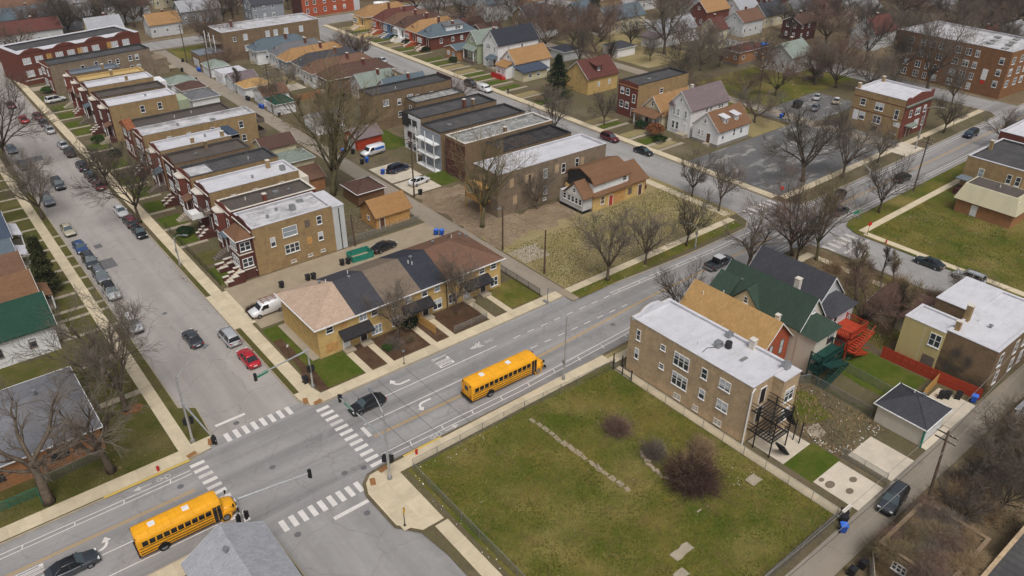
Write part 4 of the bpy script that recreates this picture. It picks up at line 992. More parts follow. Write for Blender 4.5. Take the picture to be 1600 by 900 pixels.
# yellow brick townhouse row
b = B('townhouse_row', 'yellow brick two-storey townhouse row with patchwork hipped roof at the junction', 9.4, 13.2, 40.4, 24.4, 'building')
b.body(5.0, 'yellow_brick')
seg = [(0, 5.6, 'pinkish'), (5.6, 10.3, 'charcoal'), (10.3, 16.2, 'taupe'), (16.2, 20.8, 'black'), (20.8, 31.0, 'brown')]
rz0, o_, mid = 7.5, .5, 5.6
for x0_, x1_, c_ in seg:
    first, last = x0_ == 0, x1_ == 31.0
    X0, X1 = x0_ - (o_ if first else 0), x1_ + (o_ if last else 0)
    a0, a1 = (5.6 if first else x0_), (25.4 if last else x1_)
    if first: vs = [(X0, -o_, 4.95), (X1, -o_, 4.95), (X1, 11.2 + o_, 4.95), (X0, 11.2 + o_, 4.95), (X1, mid, rz0)]; fs = [(0, 1, 4), (4, 2, 3), (3, 0, 4)]
    elif last: vs = [(X0, -o_, 4.95), (X1, -o_, 4.95), (X1, 11.2 + o_, 4.95), (X0, 11.2 + o_, 4.95), (X0, mid, rz0), (a1, mid, rz0)]; fs = [(0, 1, 5, 4), (1, 2, 5), (4, 5, 2, 3)]
    else: vs = [(X0, -o_, 4.95), (X1, -o_, 4.95), (X1, 11.2 + o_, 4.95), (X0, 11.2 + o_, 4.95), (X0, mid, rz0), (X1, mid, rz0)]; fs = [(0, 1, 5, 4), (4, 5, 2, 3)]
    fs = fs + [(3, 2, 1, 0)]
    b.part('roof', MB().add(vs, fs), c_ + '_shingle', label=c_ + ' shingled roof section')
b.part('gutter', MB().box(-.6, -.62, 4.85, 31.6, -.5, 5.0), 'white_trim'); b.part('gutter', MB().box(-.62, -.5, 4.85, -.5, 11.8, 5.0), 'white_trim')
for u, z, w, h, n, g in ((1.8, 4.0, 1.1, 1.0, 1, 'void_dark'), (6.9, 4.0, 1.2, 1.1, 2, 'pale_glass'), (8.7, 4.05, 1.0, 1.1, 1, 'window_glass'), (8.8, 1.2, 1.7, 1.5, 3, 'pale_glass'), (14.2, 4.0, 1.1, 1.2, 1, 'window_glass'), (17.0, 4.0, 1.0, 1.1, 1, 'window_glass'),
                      (19.2, 4.0, 1.0, 1.1, 1, 'pale_glass'), (19.1, 1.3, 1.6, 1.7, 2, 'window_glass'), (29.7, 1.3, 1.5, 1.6, 2, 'window_glass'), (27.4, 4.0, 1.1, 1.0, 1, 'window_glass'), (29.6, 4.05, 1.1, 1.0, 1, 'window_glass'), (23.4, 4.0, 1.1, 1.0, 1, 'window_glass'), (21.8, 1.3, 1.4, 1.6, 2, 'window_glass'), (12.0, 4.0, 1.0, 1.1, 1, 'window_glass'), (12.0, 1.3, 1.5, 1.5, 2, 'window_glass')):
    b.win('S', u, z, w, h, n, g=g)
b.board('S', 3.9, 4.0, 1.1, 1.0); b.board('S', 1.9, 1.2, 1.8, 1.4)
for u, m in ((4.0, 'door_white'), (6.7, 'door_dark'), (13.6, 'door_brown'), (17.0, 'door_dark'), (24.4, 'door_white'), (27.5, 'door_dark')):
    b.door('S', u, .95, 2.0, m, .25); b.part('doorstep', MB().box(u - .8, -1.3, 0, u + .8, -.004, .25), 'old_concrete')
for u0, u1 in ((3.0, 7.8), (13.0, 17.9), (23.6, 28.6)):
    b.part('awning', MB().ext([(-1.5, 2.45), (-.004, 3.25), (-.004, 3.05), (-1.4, 2.3)][::-1], 'x', u0, u1), 'awning_black')
    b.part('awning_edge', MB().box(u0, -1.55, 2.2, u1, -1.46, 2.5), 'awning_black')
for x, y in ((5.1, 6.6), (4.6, 7.6), (8.0, 5.2), (9, 7.5), (17.2, 4.3), (18, 4.9), (17.6, 3.9), (27, 7.2), (28, 6.4), (28.4, 5.3), (24, 8)):
    zz = 4.95 + (rz0 - 4.95) * (1 - abs(y - mid) / 6.1); b.vent(x, y, zz - .1, 2 if int(x) % 2 else 0)
b.part('downpipe', MB().box(20.75, -.12, 0, 20.87, 0, 4.9), 'dark_trim'); b.part('flue', MB().tube([(26, 8.2, 6.2), (27.4, 8.4, 6.6)], .12, 6), 'pole_wood')
b.part('side_step', MB().box(-1.1, .2, 0, -.004, 11, .12), 'old_concrete')
# tan garage with orange roof
b = B('garage', 'wooden garage with orange tan gable roof in the driveway yard', 35.2, 42.0, 42.2, 47.4, 'garage'); b.gable(2.6, 4.6, 'x', 'wood_board', 'orange_shingle', .45, soffit='dark_trim')
b.door('S', 1.2, .9, 2.0, 'door_brown'); b.part('garage_door', MB().box(2.6, -.05, 0, 6.4, 0, 2.2), 'wood_board'); b.win('W', 2.6, 1.5, .9, .8)

# alley garages
GG = 'garages along the alley'
def garage(label, x0, y0, x1, y1, kind, wall, roof, e=2.6, r=4.1, door='W'):
    b = B('garage', label, x0, y0, x1, y1, 'garage', group=GG)
    if kind == 'hip': b.hip(e, r, wall, roof, .3)
    elif kind == 'flat': b.flat(e + .3, wall, roof, .15, copew=.2)
    else: b.gable(e, r, kind, wall, roof, .3)
    if door == 'W': g = b.part('garage_door', MB().box(-.05, b.ly * .2, 0, -.004, b.ly * .8, 2.15), 'door_white')
    else: g = b.part('garage_door', MB().box(b.lx + .004, b.ly * .2, 0, b.lx + .05, b.ly * .8, 2.15), 'door_white')
    for z in (.55, 1.08, 1.6): ob('panel_groove', MB().box(-.07 if door == 'W' else b.lx + .05, b.ly * .2, z, -.05 if door == 'W' else b.lx + .07, b.ly * .8, z + .04).mesh('panel_groove', 'dark_trim'), g)
    return b
garage('white garage with pale green hipped roof at the alley top', 47.6, 152.4, 52.8, 158.6, 'hip', 'white_siding', 'pale_green_shingle')
garage('wide white garage with white flat roof on the alley', 47.6, 143.2, 54.6, 149.4, 'flat', 'white_siding', 'white_roof')
garage('garage with grey-brown gable roof on the alley', 47.6, 136.2, 54.4, 141.8, 'x', 'pale_siding', 'mauve_shingle')
garage('garage with tan hipped roof on the alley', 47.6, 128.4, 54.6, 134.2, 'hip', 'white_siding', 'straw_shingle')
garage('garage with brown gable roof and white end', 48.6, 119.6, 55.6, 125.6, 'x', 'white_siding', 'brown_shingle')
garage('garage with forest green roof beside blue bins', 48.0, 110.9, 53.0, 116.6, 'hip', 'white_siding', 'forest_shingle')
garage('garage with greenish hipped roof behind the blue tarpaulin', 33.6, 143.2, 40.2, 148.8, 'hip', 'white_siding', 'pale_green_shingle', door='E')
garage('garage with dark brown hipped roof behind the white roofs', 34.2, 136.2, 40.4, 141.6, 'hip', 'white_siding', 'dark_brown_shingle', door='E')
garage('garage with grey hipped roof and pale ridge lines', 33.4, 127.0, 40.2, 132.6, 'hip', 'white_siding', 'grey_shingle', door='E')
garage('low garage with brown roof and cream wall behind the white roofed two-flat', 33.2, 84.6, 40.6, 90.2, 'x', 'cream_siding', 'dark_brown_shingle', door='E')
garage('garage with greenish roof behind the clean white roof', 33.0, 74.4, 39.6, 80.2, 'hip', 'cream_siding', 'pale_green_shingle', door='E')
garage('brown brick garage beside the big bare alley tree', 31.2, 64.2, 36.8, 70.8, 'x', 'orange_brick', 'brown_shingle', door='E')
garage('low garage with brown hipped roof by the dark bins', 37.4, 52.2, 43.0, 58.0, 'hip', 'brown_siding', 'dark_brown_shingle', door='E')
garage('weathered garage with grey roof behind the alley evergreen', 49.4, 92.0, 56.4, 98.6, 'x', 'white_siding', 'grey_shingle')
garage('red fronted shed with grey roof behind the blue and white van', 51.8, 78.0, 58.0, 83.6, 'x', 'orange_paint', 'mauve_shingle')
garage('brick garage with pale flat roof near the alley top', 48.8, 163.4, 56.2, 170.6, 'flat', 'brown_brick', 'slate_roof', 3.4)
# bungalows whose backs face the alley
NG = 'bungalows backing onto the alley'
def bungalow_back(label, x0, y0, x1, y1, wall, roof, e=3.9, r=6.6, dorm=True, kind='hip'):
    b = B('bungalow', label, x0, y0, x1, y1, 'house', group=NG)
    if kind == 'hip': b.hip(e, r, wall, roof, .5)
    else: b.gable(e, r, 'x', wall, roof, .45)
    ym = b.ly / 2
    for u in (1.2, 3.2, 5.2): 
        if u < b.ly - .6: b.win('W', u, 2.3, 1.0, 1.3, 1)
    b.wins('S', (3, 7, 12), (2.3,), 1.0, 1.3)
    if dorm:
        b.part('dormer', MB().ext([(ym - 1.0, e + .3), (ym + 1.0, e + .3), (ym + 1.0, e + 1.1), (ym, e + 1.9), (ym - 1.0, e + 1.1)], 'x', 1.0, 4.2), 'white_siding')
        b.part('dormer_roof', MB().ext([(ym - 1.3, e + .95), (ym, e + 1.95), (ym + 1.3, e + .95), (ym + 1.3, e + 1.1), (ym, e + 2.12), (ym - 1.3, e + 1.1)], 'x', .8, 4.4), roof)
        b.win('W', ym, e + .95, .8, .6, off=-1.0)
    b.part('rear_steps', MB().box(-1.2, ym - .6, 0, -.01, ym + .6, .8), 'old_concrete')
    b.chimney(b.lx * .6, ym - 1, r - 1.2, r + .7)
    return b
bungalow_back('dark grey roofed bungalow farthest up behind the garages', 63.2, 156.8, 80.5, 162.8, 'white_siding', 'slate_shingle')
bungalow_back('bungalow with blue-grey roof, white back wall and three windows', 66.0, 148.4, 82.4, 154.6, 'white_siding', 'grey_shingle')
bungalow_back('bungalow with tan roof and grey back wall', 65.4, 141.2, 84.6, 146.9, 'grey_siding', 'tan_shingle', dorm=False)
bungalow_back('bungalow with charcoal roof and white dormer', 66.4, 133.2, 85.0, 139.4, 'white_siding', 'charcoal_shingle')
bungalow_back('bungalow with brown roof and white glazed back porch', 65.4, 125.6, 85.0, 131.6, 'white_siding', 'brown_shingle')
bungalow_back('bungalow with dark brown roof behind the big alley tree crown', 66.0, 117.6, 85.4, 123.8, 'brown_brick', 'dark_brown_shingle', dorm=False)
bungalow_back('small house with pale green roof and white gable near the brown flats', 70.6, 108.4, 80.6, 114.6, 'white_siding', 'pale_green_shingle', 3.6, 6.0, False, 'x')
bungalow_back('white cottage with slate roof at the second side street kerb', 73.6, 100.4, 85.6, 106.4, 'white_siding', 'slate_shingle', 3.6, 6.0, False, 'x')
b = B('flats', 'large brown brick flats with white streaked roof beyond the garages', 57.0, 165.6, 88.0, 176.4, 'building'); b.flat(8.5, 'brown_brick', 'worn_white_roof', cope='white_roof')
b.wins('S', (7, 14, 16.6, 20, 25), (6.4, 3.2), 1.3, 1.7, g='blind'); b.win('S', 3.6, 6.2, .9, 1.2); b.chimney(6, 7.4, 8, 10); b.part('rear_porch', MB().box(-2.2, 1, 5.2, -.05, 8.6, 5.4).box(-2.2, 1, 2.4, -.05, 8.6, 2.6), 'grey_wood')
for y in (1, 4.6, 8.4): b.part('porch_post', MB().box(-2.2, y, 0, -2.0, y + .2, 8), 'white_trim')
# houses east of the second side street
b = B('cottage', 'white cottage with brown gable roof and two shed dormers beside the parking lot', 115.2, 30.0, 126.4, 37.2, 'house'); b.gable(3.9, 7.2, 'x', 'white_siding', 'red_brown_shingle', .4)
b.part('foundation', MB().box(-.06, -.06, 0, 11.26, 7.26, .7), 'foundation')
for u in (3.4, 7.2):
    b.part('dormer', MB().box(u - .7, .9, 4.6, u + .7, 3.4, 6.1), 'white_siding'); b.part('dormer_roof', MB().ext([(.5, 6.0), (3.5, 6.55), (3.5, 6.7), (.5, 6.15)], 'x', u - 1.0, u + 1.0), 'white_roof'); b.win('S', u, 5.35, .7, 1.1, off=-.9)
b.wins('S', (1.6, 5.6, 8.2), (2.5,), .8, 1.6); b.win('W', 4.0, 5.3, .7, 1.1); b.wins('W', (5.3, 4.3), (2.4,), .6, 1.4); b.door('W', 2.6, .95, 2.1, 'door_brown', .6); b.part('step', MB().box(-1.2, 1.9, 0, -.07, 3.3, .6), 'old_concrete')
b = B('house', 'tall white gabled house with mauve-grey roof beside the white cottage', 115.4, 38.3, 128.8, 44.8, 'house'); b.gable(6.5, 10.0, 'x', 'white_siding', 'mauve_shingle', .35, wallz=0)
b.wins('W', (4.9, 3.7, 1.5), (5.1,), .8, 1.7, g='pale_glass'); b.wins('W', (4.8, 3.6), (2.0,), .8, 1.8); b.win('W', 3.2, 8.1, .6, .9); b.wins('S', (5.5, 7.0, 10.2, 11.2), (5.4,), .85, .95); b.wins('S', (4, 8), (2.2,), .9, 1.4); b.door('W', 1.4, 1.0, 2.1, 'door_white', .8)
b.part('porch', MB().box(-1.8, .3, 0, -.01, 2.6, .8), 'old_concrete'); b.part('side_gable', MB().ext([(4.6, 6.4), (6.6, 6.4), (5.6, 7.6)], 'x', -.5, .6), 'mauve_shingle'); b.chimney(5.0, 4.6, 8.4, 10.3, 'stone_trim')
b = B('bungalow', 'tan roofed bungalow with cream gable and brown porch roof', 115.0, 46.2, 127.0, 52.8, 'house'); b.gable(3.6, 7.0, 'x', 'cream_siding', 'tan_shingle', .45)
b.part('porch_roof', MB().ext([(-3.2, 3.0), (.3, 3.9), (.3, 4.1), (-3.2, 3.2)][::-1], 'y', -.4, 7.0), 'red_brown_shingle'); b.part('porch', MB().box(-2.8, 0, 0, -.01, 6.6, .7), 'old_concrete')
for y in (.2, 3.2, 6.2): b.part('porch_post', MB().box(-2.8, y, .7, -2.5, y + .3, 3.1), 'white_trim')
b.win('W', 3.3, 5.3, .7, 1.2); b.win('W', 1.6, 2.0, 1.8, 1.3, 2); b.door('W', 4.6, .95, 2.1, 'door_dark', .7); b.vent(5, 3, 6.7, 2)
b = B('two_flat', 'red fronted brick two-flat with dark roof above the tan bungalow', 115.2, 54.6, 133.6, 60.9, 'building'); b.flat(8.3, 'tan_brick', 'tar_roof', cope='dark_trim')
f = b.part('facade', MB().ext([(-.06, 0), (6.36, 0), (6.36, 8.6), (4.4, 8.6), (3.2, 8.9), (1.8, 8.6), (-.06, 8.6)], 'x', -.16, -.004), 'red_brick'); ob('cornice', MB().box(-.28, -.06, 7.4, -.16, 6.36, 7.6).mesh('cornice', 'orange_brick'), f)
b.wins('W', (4.9, 3.1), (6.2, 2.9), 1.2, 1.6, off=.16); b.wins('W', (1.0,), (5.0,), 1.0, 2.0, off=.16); b.door('W', 1.0, 1.0, 2.1, 'door_brown', .4, .16); b.win('S', 8.5, 5.6, 1.2, 1.2, g='void_dark'); b.vent(7, 3, 7.9, 3)
b = B('house', 'tan house with maroon roof and dormer behind the dark evergreen', 119.4, 75.9, 130.4, 84.5, 'house'); b.gable(4.5, 8.0, 'x', 'yellow_brick', 'maroon_shingle', .45)
b.part('dormer', MB().box(3.6, .9, 5.2, 5.6, 3.6, 7.0), 'maroon_shingle'); b.part('dormer_roof', MB().ext([(.5, 6.9), (3.8, 7.6), (3.8, 7.8), (.5, 7.1)], 'x', 3.2, 6.0), 'maroon_shingle'); b.win('S', 4.6, 6.2, .8, 1.0, off=-.9); b.wins('S', (4, 8), (2.4,), .8, 1.2)
b = B('house', 'white house with brown roof and blue porch roof behind the red railing', 114.2, 99.6, 127.0, 106.2, 'house'); b.gable(4.2, 7.2, 'x', 'white_siding', 'tan_shingle', .4)
b.part('porch_front', MB().box(-2.6, 1.2, 0, -.01, 5.6, 3.2), 'white_siding'); b.part('porch_roof', MB().ext([(-3.0, 3.1), (.2, 4.2), (.2, 4.4), (-3.0, 3.3)][::-1], 'y', .9, 5.9), 'orange_shingle'); b.wins('W', (2.4, 4.2), (1.9,), 1.4, 1.2, 2, off=2.6); b.win('W', 3.3, 5.4, .9, .8)
b.part('side_porch', MB().box(-.6, -4.0, 0, 8.2, -.02, 2.6), 'cream_siding'); b.part('side_porch_roof', MB().ext([(-4.6, 2.5), (-.02, 3.5), (-.02, 3.7), (-4.6, 2.7)], 'x', -1.0, 8.6), 'blue_grey_shingle'); b.wins('S', (2, 5), (1.5,), 1.2, 1.3, off=4.0); b.part('railing', MB().box(-4.2, 1.0, .6, -4.1, 5.8, 1.5).box(-4.2, 1.0, 0, -2.7, 5.8, .6), 'hydrant_red'); b.vent(6, 3, 6.6, 0)
b = B('house', 'big white gabled house with black roof', 115.8, 109.6, 131.0, 116.6, 'house'); b.gable(7.0, 10.5, 'x', 'white_siding', 'black_shingle', .35)
b.wins('W', (5.4, 4.6, 3.8), (6.0,), .7, 1.5); b.win('W', 1.4, 5.6, .7, 1.5); b.win('W', 3.5, 8.8, .8, .9); b.wins('W', (5.2,), (2.2,), 1.4, 1.5, 2); b.door('W', 1.5, 1.0, 2.1, 'door_dark', .6); b.part('porch_roof', MB().ext([(-2.0, 2.9), (-.01, 3.8), (-.01, 3.95), (-2.0, 3.05)][::-1], 'y', .1, 3.6), 'slate_shingle'); b.part('porch', MB().box(-1.8, .2, 0, -.01, 3.4, .6), 'old_concrete'); b.wins('S', (4, 9), (5.6,), .8, 1.3); b.chimney(3, 5.8, 8, 10.6)
b = B('house', 'narrow sage green gabled house next to the big white house', 114.8, 118.2, 124.0, 123.4, 'house'); b.gable(6.0, 9.0, 'x', 'green_siding', 'pale_green_shingle', .35)
b.win('W', 2.6, 6.9, 1.2, 1.4, 2); b.wins('W', (3.9, 1.6), (2.4,), 1.0, 1.6); b.part('porch_roof', MB().ext([(-1.6, 3.8), (-.01, 4.9), (-.01, 5.1), (-1.6, 4.0)][::-1], 'y', -.3, 5.5), 'pale_green_shingle'); b.part('porch', MB().box(-1.5, 0, 0, -.01, 5.2, 1.0), 'grey_wood')
for y in (.1, 4.9): b.part('porch_post', MB().box(-1.45, y, 1, -1.25, y + .2, 3.9), 'white_trim')
b = B('house', 'small one-storey house with slate flat roof and orange panel wall', 112.0, 124.8, 120.4, 130.6, 'house'); b.gable(3.2, 4.2, 'x', 'orange_brick', 'slate_shingle', .4); b.wins('W', (1.6, 4.2), (1.8,), 1.4, 1.2, 2); b.wins('S', (3, 6), (1.8,), 1, 1)
BGG = 'brick bungalows facing the second side street'
def bung(label, y0, y1, wall, roof, x0=112.8, x1=130, dorm='W', e=3.9, r=7.0, trim='white_trim'):
    b = B('bungalow', label, x0, y0, x1, y1, 'house', group=BGG); b.hip(e, r, wall, roof, .5); ly = b.ly
    b.part('front_porch', MB().box(-2.0, .3, 0, -.01, ly * .45, 1.1), wall); b.stairs(-4.2, .5, -2.0, ly * .4, 1.1, 'E', 'pale_concrete', wall, 5)
    for u in (ly * .62, ly * .82): b.win('W', u, 2.5, 1.1, 1.6)
    b.part('sun_room', MB().box(-.9, ly * .5, 0, -.01, ly - .3, 3.6), wall); b.win('W', ly * .73, 2.5, ly * .38, 1.5, 4, off=.9); b.wins('S', (4, 8.5, 12), (2.4,), 1.0, 1.4); b.door('W', ly * .25, 1, 2.1, 'door_brown', 1.1)
    if dorm == 'W':
        ym = ly / 2
        b.part('dormer', MB().ext([(ym - 1.1, e + .2), (ym + 1.1, e + .2), (ym + 1.1, e + .9), (ym, e + 1.8), (ym - 1.1, e + .9)], 'x', .9, 4.5), 'white_siding'); b.part('dormer_roof', MB().ext([(ym - 1.5, e + .7), (ym, e + 1.85), (ym + 1.5, e + .7), (ym + 1.5, e + .85), (ym, e + 2.02), (ym - 1.5, e + .85)], 'x', .6, 4.8), roof); b.win('W', ym, e + .85, .9, .6, off=-.9)
    b.chimney(b.lx * .55, 1.2, e + .6, r + .6); b.vent(9, ly / 2 - .6, r - .5, 2)
    return b
b = bung('red brick bungalow with slate roof and wide white side dormer', 139.9, 146.6, 'red_brick', 'slate_shingle'); b.part('dormer', MB().box(6.5, .6, 4.2, 13.0, 4.0, 6.4), 'white_siding'); b.part('dormer_roof', MB().ext([(.3, 6.3), (4.2, 6.9), (4.2, 7.1), (.3, 6.5)], 'x', 6.1, 13.4), 'grey_shingle'); b.win('S', 11, 5.5, 2.0, 1.0, 2, off=-.6)
bung('bungalow with tan roof and white front windows next to the slate roof', 147.6, 153.8, 'rust_brick', 'tan_shingle')
bung('bungalow with dark brown roof and white dormer', 154.6, 160.6, 'white_siding', 'dark_brown_shingle')
bung('bungalow with brown roof and blue front', 161.4, 167.2, 'blue_siding', 'brown_shingle', dorm=None)
bung('bungalow with maroon roof and red brick front', 168.2, 174.6, 'rust_brick', 'maroon_shingle', dorm=None)
bung('bungalow with straw roof at the far cross street', 177.2, 184.4, 'yellow_brick', 'tan_shingle', dorm=None, x0=111)
b = B('flats', 'bright rust-red brick flats across the far cross street', 102.5, 207.5, 126, 216, 'building'); b.flat(6.6, 'rust_brick', 'tar_roof'); b.part('dark_front', MB().box(-.1, 0, 0, -.004, 8.5, 6.6), 'dark_red_brick'); b.wins('S', (2, 5, 9, 13, 17), (4.8, 2), 1.1, 1.5, 1); b.part('white_end', MB().box(21.0, -.06, 0, 23.5, -.004, 6.2), 'pale_siding')
# garages and houses further east
garage('black roofed garage with white door behind the gabled houses', 137.4, 104.6, 144.2, 111.0, 'hip', 'pale_siding', 'black_shingle', door='E')
garage('white garage with dark hipped roof in the olive yard', 152.6, 97.4, 160.4, 103.8, 'hip', 'white_siding', 'dark_grey_shingle')
garage('tan roofed garage behind the white dormer bungalow', 134.0, 133.0, 143.0, 139.0, 'hip', 'cream_siding', 'tan_shingle', door='E')
garage('maroon roofed garage behind the far bungalows', 134.4, 152.0, 143.4, 157.6, 'x', 'brown_brick', 'maroon_shingle', door='E')
garage('white sided brown garage beyond the alley', 151.0, 130.4, 158.0, 136.4, 'x', 'white_siding', 'dark_brown_shingle')
garage('brown roofed garage between alley and far bungalows', 134.4, 142.0, 143.2, 148.2, 'x', 'brown_brick', 'dark_brown_shingle', door='E')
FH = 'gabled houses far behind the yards'
def far_house(label, x0, y0, x1, y1, e, r, ax, wall, roof, rz=0):
    b = B('house', label, x0, y0, x1, y1, 'house', rz, FH); b.gable(e, r, ax, wall, roof, .4)
    n = max(2, int(b.lx / 3.5))
    for i in range(n): b.wins('S', (1.2 + i * (b.lx - 2.0) / n,), (2.0,) if e < 5.5 else (2.0, 4.8), .9, 1.3)
    b.wins('W', (b.ly * .3, b.ly * .7), (2.0,) if e < 5.5 else (2.0, 4.8), .9, 1.3); b.win('W' if ax == 'x' else 'S', (b.ly if ax == 'x' else b.lx) / 2, e + .7, .8, .9); b.chimney(b.lx * .6, b.ly * .5 + .9, r - 1, r + .8)
    return b
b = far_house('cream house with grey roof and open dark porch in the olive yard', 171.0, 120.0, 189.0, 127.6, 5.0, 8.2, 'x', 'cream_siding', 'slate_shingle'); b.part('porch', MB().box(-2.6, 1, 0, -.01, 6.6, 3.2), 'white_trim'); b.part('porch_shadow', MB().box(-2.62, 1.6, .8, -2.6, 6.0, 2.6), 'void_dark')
b = far_house('white house with enclosed porch behind the spreading bare tree', 173.4, 97.6, 189.6, 104.4, 4.6, 7.8, 'x', 'white_siding', 'light_grey_shingle'); b.part('porch', MB().box(-3.4, .6, 0, -.01, 6.2, 3.0), 'white_siding'); b.part('porch_roof', MB().ext([(-3.8, 2.9), (.1, 4.0), (.1, 4.2), (-3.8, 3.1)][::-1], 'y', .2, 6.6), 'mauve_shingle')
far_house('white narrow house with maroon roof beside the third side street', 184.6, 85.6, 196.0 - 6, 92.0, 6.2, 9.0, 'x', 'cream_siding', 'maroon_shingle')
far_house('pale house with green gable beside the red porch', 178.6, 54.0, 188.8, 62.6, 5.0, 8.0, 'x', 'pale_siding', 'pale_green_shingle')
b = B('house', 'one-storey tan brick house with rusty roof and blue tarpaulin', 174.4, 68.8, 189.2, 75.2, 'house'); b.hip(3.9, 4.7, 'orange_brick', 'maroon_shingle', .3); b.wins('S', (2, 8, 12), (2.4,), 1.2, 1.1); b.wins('W', (1.4, 4.6), (2.4,), 1.1, 1.1); b.part('base', MB().box(-.05, -.05, 0, 14.9, 6.45, .6), 'foundation'); b.part('tarpaulin', MB().box(11.5, .2, 4.35, 14.8, 3.0, 4.42), 'tarp_blue')
far_house('red brick house with white windows past the third side street', 214.6, 75.0, 224.0, 82.0, 5.8, 7.6, 'x', 'dark_red_brick', 'dark_brown_shingle')
far_house('grey gabled house with dark roof behind the red twig trees', 222.6, 53.6, 236.0, 61.6, 5.4, 9.2, 'x', 'pale_siding', 'maroon_shingle')
far_house('slate roofed house among the far trees beyond the apartments', 252, 74, 264, 82, 5.2, 8.2, 'x', 'beige_siding', 'light_grey_shingle')
far_house('cream house with pale roof in the woods', 281, 58, 292, 66, 5.0, 8.0, 'y', 'cream_siding', 'light_grey_shingle')
far_house('small white house deep in the far trees', 214, 118, 226, 125, 4.6, 7.6, 'x', 'white_siding', 'grey_shingle')
far_house('tan roofed house beyond the third side street', 206, 140, 218, 147, 4.6, 7.6, 'x', 'white_siding', 'tan_shingle')
far_house('white and blue house at the top edge behind the alley', 150.6, 160, 160, 167, 6.2, 9.0, 'x', 'pale_siding', 'slate_shingle')
far_house('white house with tan roof at the top edge', 164.0, 158, 176, 165, 5.6, 8.6, 'x', 'white_siding', 'tan_shingle')
far_house('dark roofed long house at the top corner beyond the red walk-up', 8, 222, 26, 231, 4.4, 7.0, 'x', 'pale_siding', 'maroon_shingle')
far_house('slate roofed house at the top corner', 9, 243, 30, 252, 4.6, 7.4, 'x', 'grey_siding', 'slate_shingle')
far_house('tan house at the top corner behind the slate roof', 12, 262, 36, 271, 4.6, 7.4, 'x', 'cream_siding', 'brown_shingle')
far_house('pale roofed house half hidden in the far wood', 64, 222, 78, 230, 4.4, 7.2, 'x', 'grey_siding', 'light_grey_shingle')
far_house('brown roofed house half hidden in the far wood', 84, 240, 98, 248, 4.4, 7.2, 'x', 'beige_siding', 'brown_shingle')
WL = [('white', 'white_siding'), ('cream', 'cream_siding'), ('pale grey', 'pale_siding'), ('blue-grey', 'grey_siding'), ('brown brick', 'brown_brick'), ('red brick', 'red_brick')]
RF = [('grey', 'grey'), ('brown', 'brown'), ('slate', 'slate'), ('maroon', 'maroon'), ('tan', 'tan'), ('dark', 'charcoal'), ('pale', 'light_grey')]
rh = random.Random(31); used = set(); spots = []
for x0_ in (206, 222, 238, 254, 270, 286, 302, 318):
    for y0_ in (92, 106, 160, 176, 40 + 62, 24, 122): spots.append((x0_ + rh.uniform(-1, 2), y0_ + rh.uniform(-2, 2)))
for x0_ in (30, 48, 64, 84, 104, 124, 144, 164, 182):
    for y0_ in (209, 236, 252): spots.append((x0_ + rh.uniform(-2, 2), y0_ + rh.uniform(-1, 3)))
for x0_ in (152, 164, 177):
    for y0_ in (140, 150, 172, 181): spots.append((x0_ + rh.uniform(-1, 1), y0_))
EX = [(o.location.x, o.location.y) for o in col.objects if o.get('category') in ('house', 'building', 'garage')]
for sx, sy in spots:
    if sx > 200 and (sx + sy * 1.32 > 442 or sx < 226 and sy < 46): continue
    if sx < 200 and sy > 205 and sx + sy * 1.32 > 442: continue
    if any(abs(sx - a_) < 15 and abs(sy - b__) < 9.5 for a_, b__ in EX): continue
    if 98 < sx < 130 and sy < 222 or 87 < sx < 104: continue
    k_ = (rh.randrange(6), rh.randrange(7), 'beyond the far cross street' if sy > 205 else 'beyond the third side street' if sx > 200 else 'behind the bungalow alley')
    while k_ in used: k_ = (rh.randrange(6), rh.randrange(7), k_[2])
    used.add(k_); EX.append((sx, sy)); e_ = rh.uniform(3.6, 6.0)
    far_house('%s house with %s roof among bare trees %s' % (WL[k_[0]][0], RF[k_[1]][0], k_[2]), sx, sy, sx + rh.uniform(10, 13), sy + rh.uniform(6.4, 7.8), e_, e_ + rh.uniform(2.4, 3.4), 'x' if rh.random() < .75 else 'y', WL[k_[0]][1], RF[k_[1]][1] + '_shingle')
b = B('apartment_building', 'corner brick two-flat with bright white roof and red street front', 152.5, 7.8, 164.8, 20.4, 'building'); b.flat(9.0, 'tan_brick', 'white_roof', slope=0)
f = b.part('facade', MB().ext([(-.06, 0), (12.4, 0), (12.4, 9.6), (11.0, 9.6), (11.0, 9.2), (6.2, 10.0), (1.4, 9.2), (1.4, 9.6), (-.06, 9.6)], 'y', -.16, -.004), 'red_brick'); ob('cornice', MB().box(-.1, -.5, 7.4, 12.4, -.16, 7.75).mesh('cornice', 'pale_green_shingle'), f)
for u, z, w, h, n in ((10.0, 6.4, 1.3, 1.6, 1), (5.9, 6.2, 2.0, 1.8, 2), (1.6, 5.4, 1.0, 2.3, 1), (5.8, 3.2, 1.9, 1.8, 2), (9.5, 3.2, 1.4, 1.8, 1)): b.win('W', u, z, w, h, n)
b.door('W', 11.1, 1.1, 2.2, 'door_white', 1.9); b.board('W', 1.0, 3.2, 1.5, 1.0, 'white_trim'); b.board('W', 6.0, .9, 1.4, 1.3, 'void_dark'); b.board('W', 1.4, 1.0, 1.6, .5, 'stone_trim')
for u, z, w, h in ((3.0, 5.5, 1.2, 1.6), (6.3, 5.5, 2.2, 1.6), (9.6, 5.5, 1.2, 1.6), (7, 2.4, 2.2, 2.0), (10.3, 2.4, 1.3, 2.0)): b.win('S', u, z, w, h, 2 if w > 2 else 1, off=.16)
